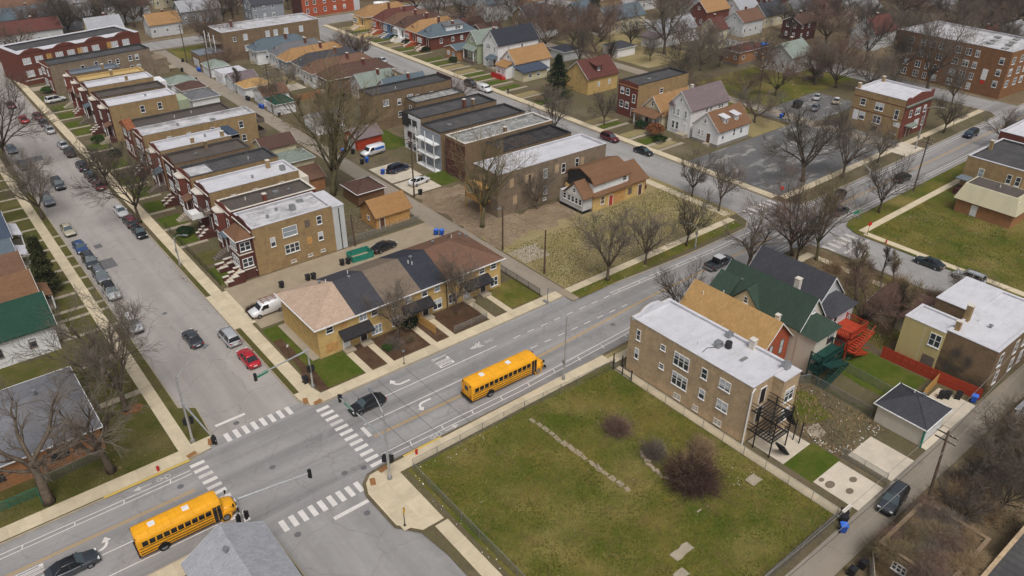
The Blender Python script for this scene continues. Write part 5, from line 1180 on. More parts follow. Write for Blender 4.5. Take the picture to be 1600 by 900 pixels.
b.door('S', 3.9, 1.6, 2.5, 'door_brown', 0, .16); b.part('canopy', MB().box(1.6, -1.6, 2.8, 5.4, -.16, 3.05), 'pale_green_shingle'); b.chimney(.5, 12.0, 8.5, 10.2, 'tan_brick'); b.chimney(11.6, 12.0, 8.5, 9.8, 'tan_brick')
b.part('belt', MB().box(-.05, -.02, 4.45, 0, 12.6, 4.6), 'red_brick'); b.part('belt', MB().box(-.05, -.02, 7.4, 0, 12.6, 7.55), 'red_brick')
b = B('apartment_building', 'large three-storey tan brick apartment block with damaged pale roof', 202.5, 6.6, 222.0, 37.5, 'building', rz=R(-3)); b.flat(12.2, 'apartment_brick', 'worn_white_roof', cope='worn_white_roof')
for u in (27, 23.4, 20.8, 18.2, 13.6, 10.8, 8.4): b.wins('W', (u,), (10.2, 7.2, 4.2, 1.6), 1.6 if u not in (20.8, 8.4) else 1.1, 1.7, 2)
b.wins('W', (2.0,), (9.6, 6.6, 3.6), 1.2, 1.7); b.wins('S', (2, 6.5, 10, 14), (9.8, 6.8, 3.8), 1.7, 1.8, 2); b.board('W', 5.2, 5.4, 1.4, 2.8, 'white_trim'); b.board('W', 5.2, 3.4, 1.2, .8, 'sign_red')
for i in range(7): b.part('roof_debris', MB().box(3 + i * 2.1, 3 + (i * 5) % 9, 11.8, 4.6 + i * 2.1, 4.4 + (i * 5) % 9, 12.1 + (i % 3) * .12), 'patchy_roof')
b = B('flats', 'brick flats with grey and white roof on the far side of the main road', 134.6, -24.8, 150, -14.2, 'building'); b.flat(7.2, 'tan_brick', 'tar_roof', cope='white_roof'); b.wins('W', (2.4, .8), (5.0,), .9, 1.8); b.win('W', 7.4, 4.6, 1.0, 1.8, g='pale_glass'); b.chimney(8, 9.8, 6.8, 8.6, 'tan_brick'); b.part('porch', MB().box(-2.6, 8.6, 0, -.1, 10.4, 1.2), 'dark_red_brick'); b.part('porch_roof', MB().box(-2.8, 8.4, 3.2, -.1, 10.6, 3.4), 'slate_roof')
b = B('flats', 'brick flats with white roof further along the main road', 153, -22, 172, -12.4, 'building'); b.flat(7.6, 'red_brick', 'white_roof'); b.wins('W', (2, 5, 8), (5.4, 2.4), 1.0, 1.5)
b = B('house', 'small brick house with tall cream mansard roof on the grassy corner', 124.4, -28.2, 130.6, -18.2, 'house')
b.part('wall', MB().box(0, 0, 0, 6.2, 10, 2.8), 'orange_brick'); b.part('mansard', MB().add([(-.5, -.5, 2.6), (6.7, -.5, 2.6), (6.7, 10.5, 2.6), (-.5, 10.5, 2.6), (.6, .4, 5.6), (5.6, .4, 5.6), (5.6, 9.6, 5.6), (.6, 9.6, 5.6)], [(3, 2, 1, 0), (0, 1, 5, 4), (1, 2, 6, 5), (2, 3, 7, 6), (3, 0, 4, 7), (4, 5, 6, 7)]), 'cream_siding')
b.part('roof', MB().box(.9, .7, 5.604, 5.3, 9.3, 5.66), 'brown_tar_roof'); b.door('W', 6.6, .9, 2.0, 'door_white', .1); b.win('S', 1.2, 4.2, .9, 1.2, off=-.1); b.win('S', 3.4, 4.2, .9, 1.2, off=-.1); b.vent(3, 4.6, 5.6, 2)
# ------------------------------------------------ south side of the main road
b = B('two_flat', 'pink-tan brick two-flat with bright white curved-front roof beside the vacant lot', 40.2, -32.8, 47.4, -14.2, 'building')
b.flat(8.2, 'pink_brick', 'white_roof', par=.3, cope='white_roof')
f = b.part('facade', MB().ext([(0, 0), (7.2, 0), (7.2, 8.25), (5.6, 8.25), (4.8, 8.75), (3.6, 8.95), (2.4, 8.75), (1.6, 8.25), (0, 8.25)][::-1], 'y', 18.604, 18.8), 'pink_brick'); ob('parapet_lining', MB().ext([(-.05, 7.9), (7.25, 7.9), (7.25, 8.35), (5.7, 8.35), (4.9, 8.88), (3.6, 9.1), (2.3, 8.88), (1.5, 8.35), (-.05, 8.35)][::-1], 'y', 18.2, 18.598).mesh('parapet_lining', 'white_roof'), f)
for u, z, w, h, n in ((17.2, 6.2, .7, 1.6, 1), (17.2, 3.3, .7, 1.6, 1), (13.1, 6.5, .8, .8, 1), (13.0, 3.7, .8, .8, 1), (10.1, 6.1, 2.4, 1.9, 3), (10.0, 3.2, 2.4, 1.9, 3), (6.6, 6.3, .9, 1.5, 1), (6.5, 3.3, .9, 1.4, 1), (3.6, 6.4, 1.6, 1.4, 2), (3.5, 3.4, 1.6, 1.4, 2)): b.win('W', u, z, w, h, n)
for u, w in ((10.0, 1.1), (7.1, .8), (3.7, 1.1)): b.win('W', u, .75, w, .8, 2, trim='stone_trim', g='pale_glass')
b.part('rear_wing', MB().box(4.0, -1.4, 0, 7.2, -.004, 8.0), 'pink_brick'); b.part('wing_roof', MB().box(3.9, -1.5, 8.0, 7.3, .2, 8.12), 'white_roof')
b.win('S', 5.6, 5.4, 1.8, 1.9, 2, off=1.4); b.win('S', 5.7, 2.4, 1.6, 1.8, 2, off=1.4); b.door('S', 2.2, 1.0, 2.2, 'door_dark', 5.0); b.door('S', 2.2, 1.0, 2.2, 'door_dark', 2.2)
b.part('downpipe', MB().tube([(-.1, -.08, 0), (-.1, -.08, 7.6), (.3, -.1, 8.1)], .09, 6), 'white_trim')
b.part('air_conditioner', MB().box(3.3, 7.4, 8.0, 4.1, 8.2, 8.75).tube([(3.7, 7.8, 8.75), (3.7, 7.8, 8.8)], .32, 10), 'galvanised'); b.part('air_conditioner', MB().tube([(4.5, 6.9, 8.0), (4.5, 6.9, 8.8)], .42, 12), 'dark_trim'); b.part('conduit', MB().tube([(1.2, 8.2, 8.02), (2.4, 8.4, 8.02), (3.6, 7.6, 8.05)], .04, 4), 'dark_trim')
b.vent(6.2, .0, 8.1, 1); b.chimney(6.7, 5.0, 7.8, 9.2, 'stone_trim', .7); b.vent(2.2, 9.6, 7.95, 2); b.part('roof_stain', MB().box(3.4, 4.0, 8.0, 4.6, 4.5, 8.012), 'patchy_roof')
b.part('hatch', MB().box(6.1, 8.0, 8.0, 7.0, 8.7, 8.5), 'galvanised')
# black iron rear stairs
for z, y0, y1 in ((5.0, -3.4, -.05), (2.2, -3.4, -.05)):
    for i in range(9): b.part('tread', MB().box(.4, y0 + i * .36, z - .06, 3.6, y0 + i * .36 + .15, z), 'dark_trim')
    for x in (.4, 3.5): b.part('joist', MB().box(x, y0, z - .2, x + .1, y1, z - .06), 'black_metal')
    for x in (.4, 3.6): b.part('railing', MB().box(x - .03, y0, z + .9, x + .03, y1, z + .97).box(x - .03, y0, z + .45, x + .03, y1, z + .5), 'black_metal')
    b.part('railing', MB().box(.4, y0 - .03, z + .9, 3.6, y0 + .03, z + .97).box(.4, y0 - .03, z + .45, 3.6, y0 + .03, z + .5), 'black_metal')
    for i in range(9): b.part('baluster', MB().box(.4 + i * .4, y0 - .02, z, .44 + i * .4, y0 + .02, z + .95), 'black_metal')
for x in (.4, 3.6, 5.2):
    for y in (-3.4, -4.2 if x > 5 else -1.2): b.part('stair_post', MB().box(x - .06, y - .06, 0, x + .06, y + .06, 6.0 if x < 5 else 3.2), 'black_metal')
for i in range(10):
    f0 = i / 10; b.part('step', MB().box(3.6 + .16 * i, -3.2, 5.0 - .28 * (i + 1), 3.9 + .16 * i, -2.2, 5.0 - .28 * (i + 1) + .06), 'black_metal'); b.part('step', MB().box(.9 + .16 * i, -4.6 + .0 * i, 2.2 - .21 * (i + 1), 1.2 + .16 * i, -3.5, 2.2 - .21 * (i + 1) + .06), 'black_metal')
b.part('stringer', MB().ext([(3.6, 4.8), (3.6, 5.1), (5.3, 2.3), (5.3, 2.0)], 'y', -3.28, -3.2), 'black_metal'); b.part('stringer', MB().ext([(.9, 2.0), (.9, 2.3), (2.6, .2), (2.6, 0)], 'y', -4.68, -4.6), 'black_metal'); b.part('handrail', MB().tube([(3.6, -3.24, 5.9), (5.3, -3.24, 3.2)], .04, 5), 'black_metal')
b = B('house', 'rust brick house with straw shingle gable roof behind the white roofed two-flat', 51.6, -26.6, 57.6, -13.0, 'house'); b.gable(4.8, 7.8, 'y', 'rust_brick', 'straw_shingle', .45)
b.wins('S', (1.9, 4.3), (3.6,), .9, 2.2, g='blind', trim='grey_wood'); b.win('S', 3.0, 1.6, .9, 1.3, g='blind', trim='grey_wood'); b.vent(4.4, 4.2, 6.2, 0); b.vent(3.8, 9.6, 7.2, 2); b.vent(4.6, 12, 6.2, 0); b.chimney(4.9, 1.6, 5.6, 7.4, 'stone_trim', .55); b.vent(2.0, 11.6, 6.8, 2)
b = B('house', 'cream house with dark green roof, west cross gable and green rear stairs', 57.9, -27.6, 63.1, -14.4, 'house'); b.gable(6.3, 9.6, 'y', 'beige_siding', 'green_shingle', .4)
b.part('cross_gable', MB().ext([(6.4, 4.5), (10.2, 4.5), (10.2, 6.2), (8.3, 8.2), (6.4, 6.2)], 'x', -.4, 2.4), 'cream_siding'); b.part('cross_gable_roof', MB().ext([(6.0, 5.9), (8.3, 8.3), (10.6, 5.9), (10.6, 6.08), (8.3, 8.5), (6.0, 6.08)], 'x', -.7, 2.5), 'green_shingle'); b.win('W', 8.3, 6.6, .7, 1.0, off=.4)
b.part('front_gable', MB().ext([(-1.6, 6.2), (1.2, 8.4), (1.4, 8.2), (1.4, 8.0), (-1.4, 5.9)], 'y', 10.6, 14.0), 'green_shingle')
b.part('rear_wing', MB().box(-.1, -2.6, 0, 5.0, -.004, 5.8), 'beige_siding'); b.part('rear_roof', MB().add([(-.5, -3.0, 5.7), (5.4, -3.0, 5.7), (5.4, .1, 5.7), (-.5, .1, 5.7), (1.8, .1, 7.4), (3.1, .1, 7.4), (2.5, -1.0, 7.0)], [(3, 2, 1, 0), (0, 1, 6), (1, 2, 5, 6), (3, 0, 6, 4), (4, 6, 5), (2, 3, 4, 5)]), 'green_shingle')
b.win('S', 3.4, 4.6, 1.3, 1.4, 2, 'dark_trim', off=2.6); b.win('S', 3.8, 1.6, 1.3, 1.3, 2, 'dark_trim', off=2.6); b.win('S', 2.6, 8.0, .8, 1.1, 2); b.chimney(3.7, 3.6, 7.0, 10.6, 'stone_trim', .7); b.vent(1.5, 10.6, 7.8, 0); b.vent(3.9, 1.2, 7.6, 0)
def back_stairs(b, x0, x1, y0, y1, top, mat, flip):
    for z in (top, top / 2):
        b.part('landing', MB().box(x0, y0, z - .15, x1, y1, z), mat)
        for a in ((x0, y0, x1, y0 + .08), (x0, y0, x0 + .08, y1), (x1 - .08, y0, x1, y1)):
            b.part('railing', MB().box(a[0], a[1], z + .85, a[2], a[3], z + .97), mat)
            n = max(2, int(max(a[2] - a[0], a[3] - a[1]) / .28))
            for i in range(n): b.part('baluster', MB().box(a[0] + (a[2] - a[0] - .05) * i / n, a[1] + (a[3] - a[1] - .05) * i / n, z, a[0] + (a[2] - a[0] - .05) * i / n + .06, a[1] + (a[3] - a[1] - .05) * i / n + .06, z + .9), mat)
    for x in (x0, x1 - .16):
        for y in (y0, y1 - .16): b.part('stair_post', MB().box(x, y, 0, x + .16, y + .16, top + 1.0), mat)
    n = 11
    for k, (za, zb, ya) in enumerate(((top, top / 2, y0 - 1.1), (top / 2, 0, y0 - 1.1))):
        for i in range(n):
            f = (i + .5) / n; x = x0 + (x1 - x0) * (f if (k == 0) == flip else 1 - f)
            b.part('step', MB().box(x - .17, ya + k * .02, za + (zb - za) * (i + 1) / n, x + .17, ya + 1.05, za + (zb - za) * (i + 1) / n + .06), mat)
        xa, xb = (x0, x1) if (k == 0) == flip else (x1, x0)
        b.part('stringer', MB().add([(xa, ya - .08, za - .25), (xb, ya - .08, zb - .25), (xb, ya - .08, zb + .1), (xa, ya - .08, za + .1), (xa, ya, za - .25), (xb, ya, zb - .25), (xb, ya, zb + .1), (xa, ya, za + .1)], [(0, 1, 2, 3), (7, 6, 5, 4), (0, 4, 5, 1), (1, 5, 6, 2), (2, 6, 7, 3), (3, 7, 4, 0)]), mat)
        b.part('handrail', MB().tube([(xa, ya, za + .95), (xb, ya, zb + .95)], .06, 5), mat)
back_stairs(b, -1.0, 4.2, -4.4, -2.65, 3.4, 'forest_paint', True)
b = B('house', 'pale house with charcoal roof and orange rear stairs', 64.2, -26.0, 70.4, -14.6, 'house'); b.gable(6.3, 9.6, 'y', 'pale_siding', 'charcoal_shingle', .4)
b.part('rear_wing', MB().box(.6, -2.2, 0, 6.2, -.004, 5.6), 'pale_siding'); b.part('rear_roof', MB().add([(.2, -2.7, 5.5), (6.6, -2.7, 5.5), (6.6, .1, 5.5), (.2, .1, 5.5), (2.4, .1, 7.2), (4.4, .1, 7.2), (3.4, -1.0, 6.8)], [(3, 2, 1, 0), (0, 1, 6), (1, 2, 5, 6), (3, 0, 6, 4), (4, 6, 5), (2, 3, 4, 5)]), 'charcoal_shingle')
b.win('S', 4.8, 4.2, .9, 1.3, off=2.2); b.win('S', 1.6, 4.2, 1.0, 1.6, g='void_dark', off=2.2); b.vent(4.6, 8.6, 7.9, 0)
back_stairs(b, .2, 4.6, -5.4, -2.25, 3.6, 'orange_paint', False)
b = B('flats', 'yellow sided house with bright white roof behind the orange fence', 70.8, -40.3, 75.4, -35.0, 'house'); b.flat(6.6, 'yellow_siding', 'white_roof', .2); b.win('W', .9, 5.0, 1.5, 1.9, 2, off=0); b.board('W', 1.0, 1.4, 1.6, 2.2, 'grey_wood'); b.part('rear_strip', MB().box(-.02, 2.4, .2, -.004, 2.5, 6.2), 'cream_siding')
b = B('flats', 'brown brick flats with large bright white roof beside the alley bins', 71.2, -46.6, 87.0, -40.32, 'building'); b.flat(6.9, 'brown_brick', 'white_roof', .2)
for u in (1.8, 6.4, 9.2, 12): b.win('S', u, 5.0, 1.1, 1.9); b.win('S', u + .8, 1.9, 1.1, 1.9)
b.chimney(1.4, 5.7, 6.6, 8.0, 'tan_brick', .6); IVY = b; b.vent(5.2, 3.2, 6.7, 0); b.vent(5.6, 4.8, 6.7, 2); b.chimney(4.6, 6.0, 6.6, 9.0, 'tan_brick', .7); b.part('wing', MB().box(6.8, 6.3, 0, 15.8, 11.0, 6.9), 'brown_brick'); b.part('wing_roof', MB().box(6.7, 6.3, 6.9, 15.9, 11.1, 7.0), 'white_roof')
b = B('garage', 'white hip roofed garage with charcoal shingles on the alley', 56.1, -46.1, 61.6, -40.4, 'garage'); b.hip(2.6, 4.4, 'beige_siding', 'charcoal_shingle', .35)
g = b.part('garage_door', MB().box(.6, -.06, 0, 5.0, -.004, 2.2), 'door_white'); b.vent(3.6, 2.4, 4.0, 0); b.vent(3.3, 3.4, 4.0, 2); b.part('vine_pipe', MB().tube([(-.1, -.2, 0), (-.1, -.1, 2.4)], .12, 6), 'teal_metal')
b = B('garage', 'low garage with brown roof behind the brush', 77.2, -34.0, 85.0, -27.4, 'garage'); b.gable(2.6, 3.6, 'y', 'cream_siding', 'dark_brown_shingle', .4)
# ------------------------------------------------ west of the side street
b = B('house', 'long low brick house with big grey hipped roof at the northwest corner', -40.0, 12.9, -18.1, 26.8, 'house'); b.hip(3.2, 5.4, 'orange_brick', 'steel_shingle', .3)
b.wins('S', (17.4, 11.0), (1.7,), 1.9, .9, 2, 'dark_trim'); b.wins('E', (4, 9), (1.6,), 1.4, 1.1, 2); b.vent(17.5, 8.4, 5.0, 0); b.door('E', 11.6, .95, 2, 'door_white')
def west(label, y0, y1, wall, roof, e=3.8, r=6.4, x1=-17.2, ax='x', porch=None):
    b = B('cottage', label, -34.0, y0, x1, y1, 'house', group='cottages west of the side street'); b.gable(e, r, ax, wall, roof, .45)
    b.wins('E', (b.ly * .3, b.ly * .7), (2.0,), 1.0, 1.3); b.wins('S', (b.lx - 3, b.lx - 7), (2.2,), .9, 1.3, trim='grey_wood'); b.door('E', b.ly * .5, .95, 2.0, 'door_white', .4); b.part('porch', MB().box(b.lx + .01, b.ly * .3, 0, b.lx + 1.8, b.ly * .7, .5), 'old_concrete')
    if porch:
        b.part('porch_roof', MB().ext([(b.lx - .1, 3.6), (b.lx + 2.0, 2.9), (b.lx + 2.0, 2.75), (b.lx - .1, 3.4)][::-1], 'y', b.ly * .2, b.ly * .8), porch)
        for y in (b.ly * .22, b.ly * .76): b.part('porch_post', MB().box(b.lx + 1.7, y, .5, b.lx + 1.9, y + .2, 2.8), 'white_trim')
    return b
west('white cottage with forest green roof', 37.6, 45.6, 'white_siding', 'forest_shingle', 4.2, 7.0)
west('cottage with tan-brown roof next to the green roof', 46.8, 54.0, 'beige_siding', 'red_brown_shingle', 4.0, 6.6, porch='red_brown_shingle')
west('cottage with brown roof and white porch post', 55.0, 61.0, 'brown_siding', 'brown_shingle', 3.8, 6.4)
west('low cottage with slate grey roof and white porch', 62.6, 69.0, 'grey_siding', 'slate_shingle', 3.4, 5.4, porch='white_roof')
west('cottage with blue-black roof', 70.4, 79.0, 'grey_siding', 'blue_grey_shingle', 3.8, 6.6, -16.6, porch='white_roof')
west('cottage with grey roof beside the leaning kerb trees', 81.0, 88.4, 'white_siding', 'grey_shingle')
west('cottage with dark brown roof seen through kerb trees', 91.0, 98.4, 'white_siding', 'dark_brown_shingle')
west('cottage at the frame edge behind the tall kerb tree', 101.0, 108.6, 'pale_siding', 'light_grey_shingle')
b = B('house', 'house with pale grey gable roof at the bus stop junction corner', -17.2, -34.0, -9.9, -13.0, 'house'); b.gable(4.0, 6.2, 'y', 'brown_brick', 'light_grey_shingle', .4); b.wins('N', (2, 5), (2,), 1.0, 1.3); b.vent(3.0, 18, 6.1, 0)
# ------------------------------------------------ south of the alley
b = B('shed', 'brick hut overgrown with brown vines beside the alley', 35.6, -58.2, 44.4, -51.6, 'shed'); b.flat(3.3, 'brown_brick', 'brown_tar_roof', .3, 'brown_brick'); b.win('W', 4.2, 1.9, 1.4, 1.0, 3, 'white_trim'); b.door('W', 1.6, 1.3, 2.2, 'void_dark'); HUT = b
b = B('house', 'dark blue-grey roof corner at the lower edge of the frame', 37.4, -70, 52.5, -59.6, 'house'); b.flat(3.6, 'brown_brick', 'tar_roof', .2, 'pink_brick')
b = B('shed', 'small pale shed across the alley from the white flats', 68.6, -55.4, 73, -51.2, 'shed'); b.gable(2.4, 3.4, 'x', 'white_siding', 'light_grey_shingle', .2)

# ------------------------------------------------------------------ vehicles
def ring(x, hw, zb, zt, crown=.03):
    h = zt - zb
    half = [(0.0, zb), (hw * .86, zb), (hw * .985, zb + h * .22), (hw, zb + h * .5), (hw * .985, zb + h * .72), (hw * .93, zt - h * .07), (hw * .72, zt), (0.0, zt + crown)]
    return [(x, y, z) for y, z in half] + [(x, -y, z) for y, z in half[-2:0:-1]]
CAR = {
 'sedan': dict(L=4.75, W=1.84, wb=2.75, r=.33, body=[(-2.37, .66, .42, .72), (-2.3, .80, .32, .90), (-2.0, .87, .26, .97), (-1.3, .915, .22, .97), (-.3, .92, .2, .93), (.9, .915, .2, .93), (1.5, .90, .22, .90), (2.05, .85, .26, .80), (2.3, .76, .34, .68), (2.37, .62, .40, .60)],
               cab=((1.15, .93), (.35, 1.42), (-1.0, 1.43), (-1.85, .97)), cw=(.80, .58)),
 'suv': dict(L=4.75, W=1.92, wb=2.75, r=.37, body=[(-2.37, .76, .50, .90), (-2.32, .88, .40, 1.08), (-1.9, .94, .30, 1.10), (-.3, .96, .28, 1.08), (1.0, .955, .28, 1.06), (1.6, .93, .30, 1.02), (2.15, .88, .36, .94), (2.32, .80, .44, .84), (2.37, .68, .5, .76)],
             cab=((1.2, 1.06), (.5, 1.70), (-1.95, 1.70), (-2.28, 1.10)), cw=(.86, .66)),
 'minivan': dict(L=4.95, W=1.96, wb=2.95, r=.34, body=[(-2.47, .78, .42, .90), (-2.42, .90, .34, 1.06), (-1.9, .96, .26, 1.06), (-.3, .98, .24, 1.02), (1.2, .97, .24, 1.0), (1.8, .94, .27, .95), (2.25, .88, .33, .84), (2.42, .78, .40, .74), (2.47, .64, .46, .68)],
                 cab=((1.7, .98), (.75, 1.68), (-2.1, 1.68), (-2.42, 1.06)), cw=(.88, .68)),
}
WSTEP = 14
def wheel(parent, x, y, r, side):
    t = ob('wheel', shared(('tyre', r), lambda: MB().tube([(0, -.1, 0), (0, -.07, 0), (0, .07, 0), (0, .1, 0)], [r * .9, r, r, r * .9], WSTEP).mesh('wheel', 'tyre_rubber', True)), parent, (x, y, r))
    ob('rim', shared(('rim', r), lambda: MB().tube([(0, -.108, 0), (0, .108, 0)], r * .62, 10).mesh('rim', 'rim_metal')), t)
def car(kind, paint, x, y, hd, label, group=None, roof=None, z=0.0, cat='car', scale=1.0, moving=False):
    """hd: heading in degrees, 0 = +X"""
    c = CAR[kind]; P_ = 'car_' + paint
    o = thing({'suv': 'suv_car', 'minivan': 'minivan'}.get(kind, 'sedan_car'), label, cat, (x, y, z), R(hd), group, (scale,) * 3)
    ob('body', shared(('body', kind, paint), lambda: MB().loft([ring(*s) for s in c['body']]).mesh('body', P_, True)), o)
    (xa, za), (xb, zb), (xc, zc), (xd, zd) = c['cab']; w0, w1 = c['cw']
    def side(s):
        v = [(xa, s * w0, za - .05), (xb, s * w1, zb), (xc, s * w1, zc), (xd, s * w0, zd - .05)]
        return v
    def glassbox():
        l, r_ = side(1), side(-1)
        m = MB(); m.add([l[0], l[1], r_[1], r_[0]], [(0, 1, 2, 3)]); return m
    l, r_ = side(1), side(-1)
    ob('windscreen', shared(('ws', kind), lambda: MB().add([l[0], l[1], r_[1], r_[0]], [(3, 2, 1, 0)]).mesh('windscreen', 'windscreen')), o)
    ob('rear_window', shared(('rw', kind), lambda: MB().add([l[3], l[2], r_[2], r_[3]], [(0, 1, 2, 3)]).mesh('rear_window', 'car_glass')), o)
    ob('side_window', shared(('sl', kind), lambda: MB().add(l, [(0, 1, 2, 3)]).mesh('side_window', 'car_glass')), o)
    ob('side_window', shared(('sr', kind), lambda: MB().add(r_, [(3, 2, 1, 0)]).mesh('side_window', 'car_glass')), o)
    rp = 'car_' + (roof or paint)
    def roofm():
        n = 6; rows = []
        for i in range(n + 1):
            f = i / n; xx = xb + .05 - (xb - xc + .1) * f; zz = zb + (zc - zb) * f + .05 * math.sin(math.pi * f)
            rows.append([(xx, w1 + .03, zz - .03), (xx, w1 * .8, zz + .03), (xx, 0, zz + .055), (xx, -w1 * .8, zz + .03), (xx, -w1 - .03, zz - .03), (xx, 0, zz - .05)])
        return MB().loft(rows[::-1]).mesh('roof', rp, True)
    ob('roof', shared(('roof', kind, rp), roofm), o)
    xm = (xb + xc) / 2 + .1
    for s in (1, -1):
        for nm, p, q in (('pillar', (xa, s * (w0 + .01), za - .05), (xb, s * (w1 + .01), zb)), ('pillar', (xd, s * (w0 + .01), zd - .05), (xc, s * (w1 + .01), zc)), ('pillar', (xm, s * (w0 + .012), .9), (xm - .05, s * (w1 + .012), zb))):
            ob(nm, shared(('pil', kind, paint, p), lambda p=p, q=q: MB().tube([p, q], .05, 4).mesh('pillar', P_)), o)
    if kind == 'suv':
        for s in (1, -1): ob('roof_rack', shared(('rack', kind, s), lambda s=s: MB().tube([(xb - .1, s * .55, zb + .1), (xc + .2, s * .55, zc + .1)], .03, 4).mesh('roof_rack', 'black_metal')), o)
    fx, rx = c['body'][-2][0], c['body'][1][0]; fz, rz_ = c['body'][-3][3] - .14, c['body'][1][3] - .16
    for s in (1, -1):
        ob('headlight', shared(('hl', kind, s), lambda s=s: MB().box(fx - .2, s * .62 - .16, fz - .07, fx + .03, s * .62 + .16, fz + .07).mesh('headlight', 'lamp_clear')), o)
        ob('taillight', shared(('tl', kind, s), lambda s=s: MB().box(rx - .06, s * .66 - .15, rz_ - .1, rx + .12, s * .66 + .15, rz_ + .08).mesh('taillight', 'lamp_red')), o)
        ob('mirror', shared(('mir', kind, paint, s), lambda s=s: MB().box(xa - .55, s * (w0 + .12) - .1, za + .02, xa - .4, s * (w0 + .12) + .1, za + .17).mesh('mirror', P_)), o)
    ob('bumper', shared(('bf', kind), lambda: MB().box(fx - .05, -.72, .3, fx + .09, .72, .46).mesh('bumper', 'bus_black')), o)
    ob('number_plate', shared(('np', kind), lambda: MB().box(rx - .09, -.25, .58, rx - .02, .25, .72).mesh('number_plate', 'white_trim')), o)
    for sx in (c['wb'] / 2, -c['wb'] / 2):
        for s in (1, -1): wheel(o, sx, s * (c['W'] / 2 - .10), c['r'], s)
    return o
CG = 'cars parked along the side street'
car('sedan', 'black', 9.3, .55, 180, 'black sedan waiting at the crosswalk in the main road')
car('sedan', 'charcoal', -25.4, -3.0, 0, 'dark sedan behind the turn arrow west of the junction', roof='black')
car('sedan', 'charcoal', -2.5, 28.2, 90, 'dark grey sedan driving away up the side street')
car('minivan', 'silver', 1.6, 25.4, 90, 'silver minivan parked behind the red coupe')
car('sedan', 'red', 1.7, 18.9, 90, 'bright red sedan parked by the green verge')
car('sedan', 'gold', -7.6, 75.0, -90, 'cream sedan parked by itself against the west kerb', CG)
car('sedan', 'blue', -7.6, 66.8, -90, 'blue sedan leading the row parked by the west kerb', CG)
car('suv', 'charcoal', -7.6, 60.5, -90, 'charcoal estate car parked behind the blue sedan', CG)
car('suv', 'grey', -7.6, 54.4, -90, 'grey car parked third behind the blue sedan', CG)
car('suv', 'silver', -7.7, 48.2, -90, 'silver-grey SUV at the tail of the west kerb row', CG, roof='black')
car('suv', 'silver', -7.9, 37.0, -90, 'white SUV with open sunroof beneath the spreading tree', CG, roof='white')
car('sedan', 'white', 1.9, 77.2, -90, 'white sedan parked by the two-flats', CG)
car('suv', 'green_black', 1.9, 71.4, 90, 'dark boxy jeep with brown roof parked by the kerb tree', CG, roof='maroon')
car('sedan', 'black', 1.9, 66.4, -90, 'black sedan parked ahead of the boxy jeep', CG)
for i, (p, k, yy, l) in enumerate((('silver', 'sedan', 132.8, 'silver car on the two-flat kerb, far up the side street beyond the road patch'), ('charcoal', 'sedan', 138.8, 'dark car behind the far silver car'), ('maroon', 'sedan', 145.2, 'maroon car third behind the far silver car'),
                                   ('silver', 'sedan', 120.4, 'silver sedan nose to nose with a black SUV up the side street'), ('black', 'suv', 114.4, 'black SUV next to the silver sedan up the side street'), ('dark_blue', 'suv', 104.4, 'dark blue car alone on the two-flat kerb'),
                                   ('charcoal', 'suv', 97.6, 'charcoal car half hidden by the kerb tree'), ('maroon', 'sedan', 92.2, 'dark red car half hidden by the kerb tree'))):
    car(k, p, 2.0, yy, 90, l, CG)
car('suv', 'charcoal', -4.1, 97.4, -90, 'dark pickup-sized SUV driving down the side street')
car('sedan', 'red', -1.2, 144.4, 90, 'red car driving far up the side street')
car('sedan', 'maroon', -1.3, 158.4, 90, 'red car near the top of the side street')
car('sedan', 'grey', -7.4, 124.4, -90, 'grey car behind the tall kerb tree', CG)
car('sedan', 'dark_blue', -7.4, 112.6, -90, 'dark blue car by the tall kerb tree trunk', CG)
car('suv', 'grey', -7.5, 90.6, -90, 'grey car behind the twiggy west kerb tree', CG)
car('suv', 'white', 8.4, 155.6, 10, 'white SUV parked in a far front yard', z=ZB)
car('sedan', 'white', 52.4, 54.6, 10, 'white sedan on the concrete pad by the alley pole', z=lvl(7))
car('suv', 'dark_blue', 52.6, 62.6, 5, 'dark blue SUV on the middle alley pad', z=lvl(7))
car('sedan', 'black', 32.4, 34.9, 8, 'black hatchback behind the townhouses', z=lvl(4))
car('suv', 'charcoal', 45.0, -48.7, 187, 'charcoal SUV driving down the alley', z=lvl(6))
car('suv', 'black', 100.2, 101.6, -88, 'black SUV parked nose to nose with the white van')
car('suv', 'maroon', 100.2, 48.6, -88, 'dark maroon SUV parked on the second side street')
car('sedan', 'black', 100.2, 38.2, -88, 'black sedan parked in front of the tall white house')
car('sedan', 'silver', 93.8, 138.2, 92, 'white sedan parked by the brown bungalow roof', roof='white')
car('sedan', 'green_black', 99.9, -25.6, 92, 'dark green sedan parked by the grassy corner lot')
car('suv', 'silver', 100.0, -32.0, 92, 'silver SUV behind the dark green sedan')
car('suv', 'black', 130.6, -4.9, 0, 'dark SUV driving off beyond the street light')
car('suv', 'black', 111.4, -1.6, 180, 'black SUV coming past the corner tree')
car('sedan', 'charcoal', 106.4, -5.4, 0, 'dark car hidden behind the corner trees')
car('suv', 'dark_blue', 168.4, -1.6, 180, 'dark blue SUV far off on the main road')
car('suv', 'dark_blue', 182, -5.2, 0, 'dark SUV at the far end of the main road')
car('sedan', 'silver', 165.0, 36.4, 20, 'silver car in the back of the flats parking yard', z=lvl(4))
car('sedan', 'gold', 166.0, 31.4, 20, 'white car in front of the silver car in the parking yard', z=lvl(4), roof='white')
car('sedan', 'grey', 156.8, 31.8, 20, 'grey-blue car by the dumpster in the parking yard', z=lvl(4))
car('sedan', 'dark_blue', 147, 172, 95, 'dark car behind the far bungalow garages', z=lvl(5))
car('sedan', 'white', 147.0, 160, 95, 'white car behind the far garages', z=lvl(5))
car('suv', 'charcoal', 196, 96, 90, 'dark blue car parked on the third side street')

